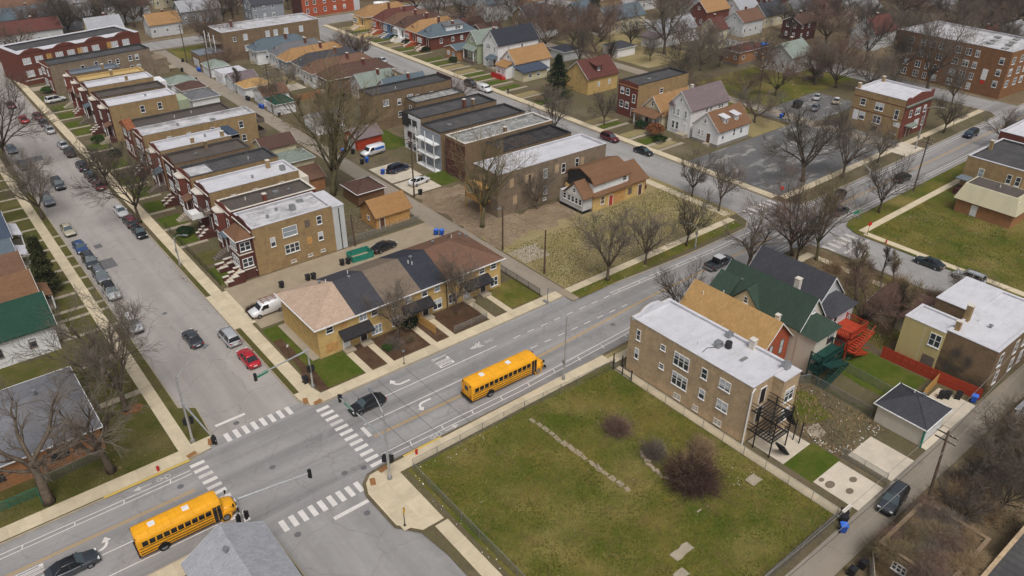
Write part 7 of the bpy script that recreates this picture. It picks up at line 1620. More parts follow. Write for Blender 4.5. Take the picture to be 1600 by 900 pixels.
for i in range(16):
    kk = rb.choice(['olive', 'red', 'straw']); hs = rb.uniform(1.5, 3.6); shrub(kk, rb.uniform(72, 90), rb.uniform(-33, -15), rb.uniform(1.2, 2.4), hs, ('tall ' if hs > 2.5 else 'low ') + kk.replace('red', 'reddish').replace('straw', 'straw-coloured') + ' brush behind the dark roofed house', 'brush behind the dark house')
shrub('straw', 79, -41.0, 1.2, 1.6, 'dry bush against the yellow wall')
shrub('olive', 21.2, 9.2, .9, 1.2, 'small green-brown bush under the townhouse tree'); shrub('grey', 18.6, 9.5, 1.7, 1.6, 'dark bare hedge in the townhouse front bed')
def bush(x, y, r_, h, label, mat='leaf_green', group=None, seed=1):
    o = thing('bush', label, 'bush', (x, y, ZB), rnd.uniform(0, 6), group)
    def f():
        q = random.Random(seed); m = MB()
        for i in range(900):
            a, c_ = q.uniform(0, 6.283), q.uniform(-.2, 1); rr = (1 - max(0, c_) ** 2) ** .5 * q.uniform(.75, 1.05) * (1 + .18 * math.sin(3 * a + 2 * c_)); p = Vector((rr * math.cos(a), rr * math.sin(a), .5 + .5 * c_ * q.uniform(.8, 1.05))); t = Vector((q.gauss(0, 1), q.gauss(0, 1), q.gauss(0, 1))).normalized() * .11; s = t.orthogonal().normalized() * .07
            k = len(m.v); m.v += [tuple(p - t), tuple(p + s), tuple(p + t), tuple(p - s)]; m.f.append([k, k + 1, k + 2, k + 3]); m.m.append(0)
        return m.mesh('foliage', mat)
    ob('foliage', shared(('bush', mat, seed), f), o, scale=(r_, r_, h)); ob('stem', shared('stem', None) if 'stem' in CACHE else None, o, scale=(1, 1, h / 2))
bush(17.6, 9.3, .7, .9, 'round green bush beside the townhouse walk'); bush(22.6, 11.6, 1.2, 2.4, 'dark green evergreen bush at the townhouse wall', 'needle_green', seed=2)
bush(110.2, 44.0, 1.9, 3.0, 'rust-brown bush in front of the tan bungalow', 'leaf_brown', seed=3); bush(111.6, 49.6, 1.5, 1.8, 'clipped dark hedge by the tan bungalow porch', 'needle_green', seed=2); bush(108.2, 40.6, 1.6, 1.4, 'green bush by the tall white house path'); bush(106.2, 80.0, 1.2, 1.4, 'straw-coloured shrub under the evergreen', 'twig_straw', seed=4); bush(106.4, 76.2, 1.4, 1.5, 'low green hedge under the evergreen')
for i, (x, y, m, l) in enumerate(((110.6, 139.2, 'needle_green', 'dark bush by the slate roofed bungalow'), (110.4, 150.4, 'needle_green', 'dark bush between tan and slate bungalows'), (110.8, 158.2, 'needle_green', 'dark bush by the dark brown bungalow'), (110.2, 124.0, 'needle_green', 'dark bush by the small slate house'), (9.2, 107, 'needle_green', 'dark bush in a far two-flat yard'), (8.8, 118, 'leaf_green', 'green bush in a far two-flat yard'), (8.0, 60.8, 'needle_green', 'small upright evergreen bush by the white balcony'), (8.4, 165, 'leaf_green', 'green bush beside the far drive'))): bush(x, y, 1.3, 1.7, l, m, None, 5 + i % 2)

rv = random.Random(12)
for i in range(90): ob('vine', SH[rv.choice(['straw', 'olive', 'red', 'grey'])], HUT.o, (rv.uniform(-.4, 8.4), rv.uniform(-.2, 6.6), rv.choice([3.0, 3.0, 2.0, 1.0])), rv.uniform(0, 6), (rv.uniform(1.2, 2.0), rv.uniform(1.2, 2.0), rv.uniform(.5, 1.2)))
for i in range(22):
    t = rv.uniform(.3, 6.0); v = ob('ivy', SH[rv.choice(['straw', 'olive', 'grey'])], IVY.o, (-.06, t, rv.uniform(.3, 1.2 + 4.2 * (1 - abs(t - 4.2) / 4.4))), 0, (rv.uniform(.7, 1.3), rv.uniform(.7, 1.3), .22)); v.rotation_euler = (0, R(-90), 0)

# ------------------------------------------------------------------ signals, lights, poles, wires
def signal_head(parent, x, y, z, face):
    """face: heading in degrees the lenses look to"""
    s = ob('signal_head', shared('sig', lambda: MB().box(-.14, -.17, -.5, .12, .17, .5).mesh('signal_head', 'black_metal')), parent, (x, y, z), R(face))
    for i, m in enumerate(('lamp_red', 'sign_yellow', 'sign_green')):
        ob('visor', shared(('vis', i), lambda: MB().tube([(.12, 0, .32 - .32 * i), (.3, 0, .32 - .32 * i)], .125, 8).mesh('visor', 'black_metal')), s)
def mast(label, x, y, arm, tip, heads, lum=None, H=6.0, sign=None):
    o = thing('traffic_signal', label, 'traffic signal', (x, y, lvl(8)))
    top = H if not lum else 9.6
    ob('base', MB().prism([(.28 * math.cos(i * .785), .28 * math.sin(i * .785)) for i in range(8)], 0, .3).mesh('base', 'galvanised'), o)
    ob('pole', MB().tube([(0, 0, .2), (0, 0, top)], [.14, .09], 8).mesh('pole', 'aluminium'), o)
    d = Vector((tip[0] - x, tip[1] - y, 0)); n = d.normalized()
    ob('mast_arm', MB().tube([(0, 0, H - .25), (d.x, d.y, H)], [.13, .07], 8).mesh('mast_arm', 'aluminium'), o)
    for f, fc in heads:
        if f is None: continue
        signal_head(o, d.x * f + (.0), d.y * f, H - .1, fc)
    for a, b_, z in arm: signal_head(o, a, b_, z, 0 if a > 0 else 180)
    if lum:
        L = Vector((lum[0] - x, lum[1] - y, 0)); ob('lamp_arm', MB().tube([(0, 0, top - .3), (L.x * .5, L.y * .5, top + .5), (L.x, L.y, top + .55)], [.07, .05, .04], 6).mesh('lamp_arm', 'aluminium'), o)
        ob('lamp_head', MB().box(-.4, -.16, -.08, .4, .16, .08).mesh('lamp_head', 'galvanised'), o, (L.x, L.y, top + .55), math.atan2(L.y, L.x))
    if sign:
        ob('street_sign', MB().box(-.75, -.025, -.22, .75, .025, .22).mesh('street_sign', 'sign_green'), o, (d.x * sign, d.y * sign, H - .15), math.atan2(d.y, d.x))
    return o
mast('southeast signal pole with mast arm reaching over the road by the bus stop corner', 4.9, -11.9, ((-.25, .3, 3.0), (.35, -.1, 2.9)), (4.3, -2.6), ((.98, 0), (.62, 0)), (5.4, -8.6), 6.0, .8)
mast('northwest signal pole with mast arm beside the corner verge', -9.9, 7.7, ((-.2, .2, 3.0), (.5, .6, 2.6)), (-9.4, -1.0), ((.98, 180), (.95, 180)), (-5.4, 10.4), 6.0)
mast('northeast signal pole with green street name sign and bin', 5.8, 8.3, ((-.2, -.1, 3.0), (.3, .1, 2.8)), (-1.8, 6.9), ((.97, 90),), None, 6.0, .84)
mast('southwest signal pole with long mast arm beside the grey gable roof', -10.8, -10.2, ((-.3, .1, 3.2), (.4, .1, 3.2)), (-3.6, -11.6), ((.97, -90),), None, 6.0)
def street_light(label, x, y, lx, ly, H=9.5):
    o = thing('street_light', label, 'street light', (x, y, ZB)); d = Vector((lx - x, ly - y, 0))
    ob('base', MB().prism([(.2 * math.cos(i * .785), .2 * math.sin(i * .785)) for i in range(8)], 0, .5).mesh('base', 'galvanised'), o)
    ob('pole', MB().tube([(0, 0, 0), (0, 0, H)], [.13, .08], 8).mesh('pole', 'aluminium'), o); ob('arm', MB().tube([(0, 0, H - .2), (d.x * .4, d.y * .4, H + .55), (d.x, d.y, H + .7)], [.07, .05, .04], 6).mesh('arm', 'aluminium'), o)
    ob('lamp_head', MB().box(-.42, -.17, -.08, .42, .17, .08).mesh('lamp_head', 'galvanised'), o, (d.x, d.y, H + .7), math.atan2(d.y, d.x)); ob('sign_plate', MB().box(-.02, -.25, 2.6, .02, .25, 3.2).mesh('sign_plate', 'galvanised'), o, (-.14, 0, 0))
street_light('tall grey street light rising beside the vacant lot sidewalk', 32.0, -10.7, 31.6, -7.2, 9.8)
street_light('street light by the second side street corner lot', 107.0, -8.9, 107.2, -5.6, 9.6)
street_light('short street light on the dry lot verge', 74.2, 1.9 + .4, 72.4, 4.2, 4.0)
street_light('street light beside the two-flat sidewalk', 3.5, 50.6, 4.9, 48.8, 5.2)
street_light('street light on the far main road verge', 150, 2.2, 150, -1, 9.5)
def upole(label, x, y, H, arm=0.0, lean=(0, 0), transformer=False, cross=True):
    o = thing('utility_pole', label, 'utility pole', (x, y, ZB))
    ob('pole', MB().tube([(0, 0, 0), (lean[0], lean[1], H)], [.17, .11], 8).mesh('pole', 'pole_wood'), o)
    if cross:
        for z in (H - .5, H - 1.3)[:2 if H > 8 else 1]:
            ob('crossarm', MB().box(-1.1, -.06, z - .06, 1.1, .06, z + .06).mesh('crossarm', 'pole_wood'), o, (lean[0], lean[1], 0), arm)
            for u in (-1, -.5, .5, 1): ob('insulator', MB().tube([(u, 0, z + .06), (u, 0, z + .22)], .05, 6).mesh('insulator', 'stone_trim'), o, (lean[0], lean[1], 0), arm)
    if transformer: ob('transformer', MB().tube([(.35, 0, H - 2.6), (.35, 0, H - 1.7)], .24, 10).mesh('transformer', 'galvanised'), o)
    return o
upole('utility pole leaning over the scrub south of the alley', 48.1, -51.0, 8.6, R(90), (1.6, .9), False)
upole('tall utility pole standing beside the alley car pads', 47.9, 49.4, 12.5, 0.0, (0, 0), True)
upole('utility pole with street lamp behind the townhouses', 48.0, 22.2, 8.2, 0.0, (0, 0), False, False)
upole('bare utility pole with rusty foot in the dry lot', 48.3, 11.8, 7.8, 0, (0, 0), False, False)
upole('dark utility pole beside the far main road verge', 127.3, -9.0, 11.2, R(90), (.2, .1), True)
upole('alley utility pole among the far garages', 47.9, 113, 12, 0.0, (0, 0), True); upole('alley utility pole by the flat white garage', 47.2, 152, 11, 0.0); upole('alley utility pole at the top of the alley', 47.6, 172, 11, 0.0)
upole('alley pole behind the tan townhouse yard', 29.2, 39.0, 6.0, 0, (-.2, .1), False, False); upole('utility pole by the white garage in the olive yard', 149.4, 98, 10, 0); upole('utility pole behind the parking lot yard', 149.6, 44, 10, 0)
def cable(a, b_, sag, label, mat='wire_dark', r=.022):
    pts = []
    for i in range(13):
        t = i / 12; p = Vector(a).lerp(Vector(b_), t); p.z -= sag * 4 * t * (1 - t); pts.append(p)
    ob('power_cable', MB().tube(pts, r, 4).mesh('power_cable', mat), None, label=label, cat='cable', group='overhead cables')
WX = (49.7, -50.1)
for i, (dy, dz, m) in enumerate(((-1, 0, 'wire_pale'), (0, .0, 'wire_pale'), (1, 0, 'wire_pale'), (.3, -1.4, 'wire_dark'))):
    cable((WX[0], WX[1] + dy, 8.3 + dz), (4, -49.4 + dy, 8.6 + dz), .9, 'overhead cable %s along the alley beside the vacant lot' % ('outer north', 'middle', 'outer south', 'low dark')[i], m)
    cable((WX[0], WX[1] + dy, 8.3 + dz), (96, -47.6 + dy, 8.8 + dz), .9, 'overhead cable %s along the alley past the white flats' % ('outer north', 'middle', 'outer south', 'low dark')[i], m)
for i, dx in enumerate((-1, 1)):
    cable((47.9 + dx, 49.4, 12.1), (47.9 + dx, 113, 11.6), .8, 'overhead cable %s over the alley between tall poles' % ('west', 'east')[i]); cable((47.9 + dx, 113, 11.6), (47.2 + dx, 152, 10.6), .6, 'overhead cable %s over the alley garages' % ('west', 'east')[i]); cable((48.0, 22.2, 8.2), (47.9 + dx, 49.4, 11.9), .5, 'overhead cable %s from lamp pole to tall alley pole' % ('west', 'east')[i])
cable((48.3, 11.8, 7.8), (48.0, 22.2, 8.1), .2, 'overhead cable between dry lot pole and lamp pole')
cable((29.0, 39.1, 5.9), (22, 26.5, 5.6), .3, 'service cable dropping to the townhouse roof')
ob('street_lamp_head', MB().box(-.5, -.15, -.1, .3, .15, .1).mesh('street_lamp_head', 'galvanised'), None, (47.4, 22.2, 8.1), label='lamp head on the pole behind the townhouses', cat='lamp')
for i, (y, z, who) in enumerate(((60.2, 8.0, 'clean white roof two-flat'), (85, 8.0, 'two-flat with the dark rear box'), (95.4, 8.0, 'long stained roof flats'), (118.6, 8.0, 'two-flat with the green porch'), (135.4, 8.2, 'two-flat by the tarpaulin'))):
    cable((47.9, 49.4 if y < 80 else 113, 11.2), (28.4 if y != 95.4 else 35.8, y, z), .7, 'sagging service cable to the ' + who, 'wire_dark', .018)
cable((47.9, 49.4, 10.6), (61.5, 70, 7.6), .6, 'sagging service cable to the white ended flats', 'wire_dark', .018); cable((127.4, -8.9, 10.6), (186, -9.2, 10.4), 1.2, 'overhead cable along the far main road', 'wire_dark'); cable((149.6, 44, 9.6), (149.4, 98, 9.6), .8, 'overhead cable over the gabled houses alley', 'wire_dark')
# bins
def bin_(x, y, blue, rz, label, group='wheeled bins along the alleys', z=None):
    o = thing('wheeled_bin', label, 'bin', (x, y, lvl(6) if z is None else z), rz, group); c = 'bin_blue' if blue else 'bin_black'
    ob('body', shared(('binb', c), lambda: MB().add([(-.24, -.26, .06), (.24, -.26, .06), (.24, .26, .06), (-.24, .26, .06), (-.32, -.36, .98), (.32, -.36, .98), (.32, .36, .98), (-.32, .36, .98)], [(3, 2, 1, 0), (4, 5, 6, 7), (0, 1, 5, 4), (1, 2, 6, 5), (2, 3, 7, 6), (3, 0, 4, 7)]).mesh('body', c)), o)
    ob('lid', shared(('binl', c), lambda: MB().ext([(-.4, .98), (.36, .98), (.36, 1.03), (.1, 1.12), (-.4, 1.08)], 'x', -.36, .36).mesh('lid', 'bin_blue_lid' if blue else c)), o)
    for s in (-1, 1): ob('wheel', shared(('binw', s), lambda: MB().tube([(s * .22, .32, .12), (s * .3, .32, .12)], .12, 8).mesh('wheel', 'tyre_rubber')), o)
BL_ = [(37.3, -47.5, 1, .7, 'blue bin at the corner of the vacant lot fence'), (38.4, -46.9, 0, .7, 'black bin next to the blue bin at the lot corner'), (39.1, -46.5, 0, .7, 'second black bin from the blue bin at the lot corner'), (69.3, -46.4, 1, .3, 'blue bin at the end of the orange fence'), (68.4, -44.9, 0, .3, 'black bin against the orange fence'), (67.4, -44.0, 0, .3, 'dark bin by the concrete pad fence'), (66.8, -43.5, 0, .2, 'rounded dark bin farthest along the orange fence pad'),
       (42.4, 33.9, 1, .5, 'blue bin behind the brown townhouse roof'), (43.1, 33.2, 1, .5, 'second blue bin behind the brown townhouse roof'), (42.4, 57.6, 1, 0, 'blue bin beside the low brown garage'), (49.2, 63.2, 1, .2, 'blue bin between the alley car pads'), (50.1, 62.6, 0, .2, 'dark bin next to the blue bin between car pads'), (48.4, 78.4, 1, 0, 'blue bin beside the red fronted shed'), (50.0, 77.0, 0, 0, 'dark bin beside the red fronted shed'), (48.6, 70.6, 0, 0, 'dark bin in front of the striped van'), (49.9, 70.9, 1, 0, 'blue bin in front of the striped van'), (47.2, 119.0, 1, 0, 'blue bin beside the forest green garage'), (47.4, 117.9, 1, 0, 'second blue bin beside the forest green garage'), (48.0, 109.6, 0, 0, 'dark bin south of the forest green garage'), (47.2, 127.2, 0, 0, 'dark bin in front of the tan hipped garage'), (47.3, 126.2, 0, 0, 'second dark bin in front of the tan hipped garage'), (47.0, 161.2, 1, 0, 'blue bin at the pale green garage corner'), (47.1, 160.2, 1, 0, 'second blue bin at the pale green garage corner'), (43.2, 163.5, 0, 0, 'dark bin near the alley top'), (46.9, 173.6, 0, 0, 'dark bin under the alley top pole'), (42.8, 151.5, 0, 0, 'dark bin beside the blue tarpaulin'),
       (17.6, 33.4, 0, 0, 'black bin with white bag behind the charcoal townhouse roof'), (18.5, 33.2, 0, 0, 'second black bin behind the charcoal townhouse roof'), (13.4, 33.9, 0, 0, 'lone black bin behind the pinkish townhouse roof'), (24.2, 34.4, 0, 0, 'black bin beside the teal enclosure'), (25.2, 34.2, 0, 0, 'second black bin beside the teal enclosure'), (49.6, 49.9, 0, 0, 'dark bin at the foot of the tall alley pole'), (31.0, 49.4, 0, 0, 'dark bin beside the wooden garage'), (32.8, 58.8, 1, 0, 'blue bin under the huge alley tree'), (33.0, -51.0, 0, 0, 'black bin beside the hut fence'), (34.6, -51.2, 0, 0, 'second black bin beside the hut fence'),
       (144.2, 33.2, 1, 0, 'blue bin by the parking yard'), (145.2, 33.4, 0, 0, 'dark bin by the parking yard'), (133.8, 64, 1, 0, 'blue bin behind the red fronted two-flat'), (143.6, 112, 1, 0, 'blue bin beside the black roofed garage'), (31.6, -44.0, 0, 0, None)]
for x, y, c, a, l in BL_:
    if l: bin_(x, y, c, a, l)
bin_(5.4, 9.6, 0, 0, 'green litter bin with white top beside the northeast signal', None)
o = thing('enclosure', 'teal metal enclosure behind the townhouses', 'enclosure', (25.9, 33.9, lvl(4)), R(-4))
for a in ((0, 0, 3.8, .08), (0, 2.4, 3.8, 2.48), (0, .08, .08, 2.4), (3.72, .08, 3.8, 2.4)): ob('panel', MB().box(a[0], a[1], 0, a[2], a[3], 1.05).mesh('panel', 'teal_metal'), o)
o = thing('tarpaulin', 'blue tarpaulin draped over a heap beside the alley', 'tarpaulin', (32.6, 151.0, ZB)); ob('sheet', MB().add([(0, 0, 0), (3.6, -.3, 0), (4.2, 2.6, 0), (.2, 2.8, 0), (.9, .9, 1.9), (2.6, .7, 2.3), (2.9, 1.9, 2.1), (1.1, 2, 1.6)], [(0, 1, 5, 4), (1, 2, 6, 5), (2, 3, 7, 6), (3, 0, 4, 7), (4, 5, 6, 7)]).mesh('sheet', 'tarp_blue'), o)
o = thing('dumpster', 'dark dumpster in the parking yard', 'dumpster', (153.4, 34.6, lvl(4)), R(10)); ob('body', MB().add([(0, 0, .1), (2.4, 0, .1), (2.4, 1.4, .1), (0, 1.4, .1), (-.1, -.2, 1.5), (2.5, -.2, 1.5), (2.5, 1.5, 1.7), (-.1, 1.5, 1.7)], [(3, 2, 1, 0), (0, 1, 5, 4), (1, 2, 6, 5), (2, 3, 7, 6), (3, 0, 4, 7)]).mesh('body', 'bin_black'), o); ob('lid', MB().add([(-.12, -.25, 1.52), (2.52, -.25, 1.52), (2.52, 1.55, 1.74), (-.12, 1.55, 1.74)], [(0, 1, 2, 3)]).mesh('lid', 'bin_black'), o)
for x, y, l in ((9.4, -10.4, 'red fire hydrant on the yellow kerb by the vacant lot'), (-14.6, 5.4, 'red fire hydrant on the yellow kerb west of the junction'), (101.6, -17.2, 'red fire hydrant by the grassy corner lot')):
    o = thing('fire_hydrant', l, 'hydrant', (x, y, lvl(8) + .02)); ob('barrel', MB().tube([(0, 0, 0), (0, 0, .06), (0, 0, .08), (0, 0, .5), (0, 0, .54), (0, 0, .62), (0, 0, .72)], [.17, .17, .12, .12, .16, .13, .03], 10).mesh('barrel', 'hydrant_red'), o); ob('nozzle', MB().tube([(-.2, 0, .42), (.2, 0, .42)], .06, 8).mesh('nozzle', 'hydrant_red'), o)
def sign(label, x, y, h, mat, shape, rz, name='road_sign'):
    o = thing(name, label, 'sign', (x, y, lvl(8)), rz); ob('post', MB().tube([(0, 0, 0), (0, 0, h)], .035, 6).mesh('post', 'dark_trim'), o); ob('base', MB().tube([(0, 0, 0), (0, 0, .1)], .14, 8).mesh('base', 'dark_trim'), o)
    n, r_ = shape; pl = ob('plate', MB().prism([(r_ * math.cos(math.pi / n + i * 6.2832 / n), r_ * math.sin(math.pi / n + i * 6.2832 / n)) for i in range(n)], -.015, .015).mesh('plate', mat), o, (0, -.05, h - r_)); pl.rotation_euler = (R(90), 0, 0)
    return o
s = sign('yellow bus stop sign on the corner paving', 2.6, -18.6, 2.6, 'sign_yellow', (4, .42), R(40)); s.children[-1].scale = (.8, 1.35, 1)
sign('red stop sign at the grassy corner', 102.2, -13.4, 2.5, 'sign_red', (8, .42), R(-20)); sign('red stop sign at the parking lot corner', 103.4, 5.4, 2.5, 'sign_red', (8, .42), R(-40)); sign('red sign at the far cross street corner', 90.4, 176, 2.6, 'sign_red', (8, .42), R(-30))
sign('small no parking sign on the townhouse sidewalk', 17.6, 5.2, 2.4, 'galvanised', (4, .26), 0); sign('small sign post on the dry lot verge', 43.0, 5.0, 2.4, 'galvanised', (4, .24), 0); sign('small sign post beside the corner lawn', 6.0, 15.6, 2.6, 'white_trim', (4, .26), R(30))
# ------------------------------------------------------------------ fences
def chain(label, pts, h=1.5, mesh='galvanised', post='galvanised', step=3.0, cell=.14, wire=.011, green=False):
    o = thing('chain_link_fence', label, 'fence', (pts[0][0], pts[0][1], ZB)); ox, oy = pts[0]
    for a, b_ in zip(pts, pts[1:]):
        d = Vector((b_[0] - a[0], b_[1] - a[1])); L = d.length; n = max(1, round(L / step)); u = d / L
        for i in range(n + 1):
            p = Vector(a) + u * (L * i / n) - Vector((ox, oy)); ob('post', shared(('cpost', h, post), lambda: MB().tube([(0, 0, 0), (0, 0, h + .06)], .035, 6).mesh('post', post)), o, (p.x, p.y, 0))
        m = MB(); a3 = Vector((a[0] - ox, a[1] - oy, 0)); u3 = Vector((u.x, u.y, 0)); k = int(L / cell); nn = Vector((-u.y, u.x, 0))
        for sgn in (1, -1):
            for i in range(-int(h / cell), k):
                s0, s1 = i * cell, i * cell + h
                t0, t1 = max(0, -s0), min(h, L - s0)
                if t1 <= t0: continue
                z0, z1 = (t0, t1) if sgn > 0 else (h - t0, h - t1)
                p, q = a3 + u3 * (s0 + t0) + Vector((0, 0, z0)), a3 + u3 * (s0 + t1) + Vector((0, 0, z1)); w = Vector((-.7 * sgn * u3.x, -.7 * sgn * u3.y, .7)) * wire
                j = len(m.v); m.v += [tuple(p - w), tuple(q - w), tuple(q + w), tuple(p + w)]; m.f.append([j, j + 1, j + 2, j + 3]); m.m.append(0)
        nt = ob('netting', m.mesh('netting', mesh), o, kind='stuff'); p, q = a3 + Vector((0, 0, h)), a3 + u3 * L + Vector((0, 0, h)); ob('top_rail', MB().tube([p, q], .028, 5).mesh('top_rail', post), o)
chain('chain-link fence along the west edge of the vacant lot', [(7.6, -12.6), (7.6, -46)], 1.3)
chain('chain-link fence between vacant lot and sidewalk', [(7.8, -12.2), (24, -12.3), (38.4, -13.1)], 1.5, wire=.006)
chain('chain-link fence along the alley side of the vacant lot', [(9, -46.3), (37.6, -46.3)], 1.4)
chain('chain-link fence along the foot of the white roofed two-flat', [(38.6, -13.4), (38.6, -46.0)], 1.3, wire=.006)
chain('chain-link fence around the littered brown yard', [(48.0, -26.8), (56.6, -31.2), (56.6, -39.8)], 1.4); chain('chain-link fence across the green back lawn', [(62.6, -32.0), (62.4, -40.2)], 1.3); chain('chain-link fence beside the pale slab', [(47.2, -41.4), (47.2, -46.8)], 1.5)
chain('chain-link fence with green top in front of the northwest corner house', [(-40, 9.6), (-25.8, 9.6), (-25.8, 7.8)], 1.2, 'teal_metal', 'teal_metal'); chain('low chain-link fence beside the corner house wall', [(-25, 11.0), (-18.8, 11.6)], 1.2)
chain('chain-link fence between townhouse corner and alley', [(43.2, 7.0), (43.2, 23.6)], 1.3, 'black_metal', 'black_metal'); chain('grey fence around the cluttered townhouse bed', [(27.2, 7.0), (33.0, 7.0), (33.0, 10.4)], 1.1); chain('chain-link fence around the wooden garage yard', [(28.6, 40.0), (42.8, 40.0)], 1.4); chain('black yard fence in front of the red two-flats', [(6.2, 40.4), (6.2, 66)], 1.2, 'black_metal', 'black_metal', cell=.2)
def board_fence(label, pts, h, mat, bw=.3, post=None):
    o = thing('board_fence', label, 'fence', (pts[0][0], pts[0][1], ZB)); ox, oy = pts[0]
    for a, b_ in zip(pts, pts[1:]):
        d = Vector((b_[0] - a[0], b_[1] - a[1])); n = max(1, round(d.length / bw)); ang = math.atan2(d.y, d.x)
        for i in range(n):
            p = Vector(a) + d * ((i + .5) / n); ob('board', shared(('fb', h, mat, round(d.length / n, 3), i % 3), lambda: MB().box(-d.length / n / 2 + .01, -.02 + .012 * (i % 3), 0, d.length / n / 2 - .01, .02 + .012 * (i % 3), h - .02 * (i % 3)).mesh('board', mat)), o, (p.x - ox, p.y - oy, 0), ang)
        for z in (.4, h - .4): ob('rail', MB().box(0, .05, z, d.length, .1, z + .1).mesh('rail', mat), o, (a[0] - ox, a[1] - oy, 0), ang)
board_fence('orange-red board fence between back lawn and yellow house', [(69.3, -34.0), (69.7, -41.6), (70.2, -46.8)], 1.8, 'orange_paint')
board_fence('tan wooden fence panel behind the white garage', [(64.6, -42.1), (69.4, -41.7)], 1.7, 'fence_wood'); board_fence('tan wooden screen between townhouse walks', [(24.6, 12.9), (24.9, 8.4)], 1.5, 'fence_wood'); board_fence('weathered board fence by the hut bins', [(36.0, -51.2), (30, -55)], 1.6, 'pale_concrete'); board_fence('wooden fence behind the corner flats', [(144.8, 24.6), (151.6, 22.0)], 1.6, 'grey_wood'); board_fence('rusty board fence behind the white dormer cottage', [(127.6, 40.0), (141, 41.6)], 1.6, 'fence_wood', .6); board_fence('dark board fence around a small black yard', [(176, 48), (184, 46.5), (187, 52)], 1.2, 'grey_wood', .6); board_fence('orange wooden fence behind the glazed bungalow porch', [(56, 118), (64, 119)], 1.7, 'orange_brick', .6)
o = thing('lot_wall', 'low concrete wall along the vacant lot corner by the alley', 'wall', (38.5, -46.6, ZB)); ob('wall', MB().box(0, -.1, 0, 1.5, .15, 1.3).mesh('wall', 'old_concrete'), o); ob('coping', MB().box(-.05, -.15, 1.3, 1.55, .2, 1.38).mesh('coping', 'stone_trim'), o)
o = thing('hedge', 'bare dark hedge between driveway and van pad', 'hedge', (6.6, 30.4, ZB))
for i in range(14): ob('twigs', SH['plum'], o, (i * .62, .1 * (i % 3), 0), i * 1.3, (.55, .4, 1.1))
# black posts of the gate beside the white roofed two-flat
o = thing('gate', 'dark metal gate posts between sidewalk and white roofed two-flat', 'gate', (38.7, -13.2, ZB))
for i, (x, y) in enumerate(((0, 0), (0, -1.6), (0, -3.2), (.9, .9), (1.4, -.2))): ob('gate_post', MB().box(x - .06, y - .06, 0, x + .06, y + .06, 1.7).mesh('gate_post', 'black_metal'), o)
ob('gate_rail', MB().box(-.03, -3.2, 1.2, .03, 0, 1.28).box(-.03, -3.2, .3, .03, 0, .38).mesh('gate_rail', 'black_metal'), o)
# ------------------------------------------------------------------ debris, broken path, litter, grass tufts
o = thing('broken_path', 'broken concrete path crossing the vacant lot grass', 'path', (23.7, -13.9, lvl(3)))
rr = random.Random(3)
for i in range(15):
    w, l = rr.uniform(.22, .4), rr.uniform(.36, .6)
    pts = [(-w, -l), (w * rr.uniform(.6, 1), -l), (w, l * rr.uniform(.5, 1)), (-w * rr.uniform(.6, 1), l)]
    ob('slab', MB().prism(pts, 0, rr.uniform(.02, .05)).mesh('slab', 'dirty_concrete'), o, (.06 * i * .7 + rr.uniform(-.1, .1), -.4 - 1.08 * i, -.01), rr.uniform(-.15, .15))
o = thing('rubble_row', 'curved row of pale rubble beside the lot shrubs', 'rubble', (30.0, -26.4, lvl(2)))
for i in range(36):
    t = i / 35; x, y = -.2 + 1.2 * math.sin(t * 3) * -.8 + rr.uniform(-.25, .25), -6.6 * t
    s_ = rr.uniform(.1, .28); ob('stone', shared(('stone', i % 5), lambda: MB().prism([(math.cos(k * 1.05 + i) * rr.uniform(.7, 1.1), math.sin(k * 1.05 + i) * rr.uniform(.7, 1.1)) for k in range(6)], 0, .8).mesh('stone', 'rubble')), o, (x, y, 0), rr.uniform(0, 6), (s_, s_, s_))
for x, y, w, l in ((22.4, -38.8, 1.3, .5), (20.2, -40.6, .7, .5), (36.3, -37.3, .8, .6), (28.0, -36.4, .3, .08)):
    struct('slab', MB().prism(wob(rect(x - w, y - l, x + w, y + l), .12, .6, int(x * 7)), lvl(2), lvl(2) + .07), 'old_concrete', label='broken concrete slab lying in the lot grass at %s' % {22: 'the lower edge', 20: 'the very edge of the frame', 36: 'the shrub end', 28: 'mid lawn'}[int(x)])
def litter(label, polys, n, seed, mats=('litter_white', 'litter_tan'), smin=.03, smax=.1, z=.0):
    r = random.Random(seed); m = MB()
    for i in range(n):
        x0, y0, x1, y1 = r.choice(polys); x, y = r.uniform(x0, x1), r.uniform(y0, y1); s_ = r.uniform(smin, smax) * (1.8 if r.random() < .06 else 1); a = r.uniform(0, 6.28); c, sn = math.cos(a) * s_, math.sin(a) * s_; h = lvl(9) + z; k = len(m.v); e = r.uniform(.02, .1)
        m.v += [(x - c, y - sn, h), (x + sn * .7, y - c * .7, h + e), (x + c, y + sn, h + .01), (x - sn * .6, y + c * .6, h + e * .6)]; m.f += [[k, k + 1, k + 2], [k, k + 2, k + 3]]; q = 0 if r.random() < .6 else 1; m.m += [q, q]
    ob('litter', m.mesh('litter', list(mats)), None, label=label, cat='litter', kind='stuff')
litter('scraps of litter along the vacant lot fence lines', [(6.4, -46, 7.6, -12.6)] * 2 + [(7.6, -13.6, 22, -12.0), (7.6, -46, 38, -13), (33, -38, 38, -35)], 150, 1)
litter('litter strewn over the brown yard behind the two-flat', [(47.2, -41, 56, -28), (47, -41.6, 48, -36), (49, -42, 56, -40.6)], 170, 2, smax=.16)
litter('litter over the dry vacant lot and verge', [(48, 3, 90, 22), (48, 2.8, 88, 4.6), (56, 14, 72, 24)], 170, 3)
litter('rubble and rubbish in the dirt yard', [(48, 20, 60, 49), (49, 24, 58, 34), (64, 20, 72, 24)], 420, 4, ('rubble', 'litter_tan'), .06, .2)
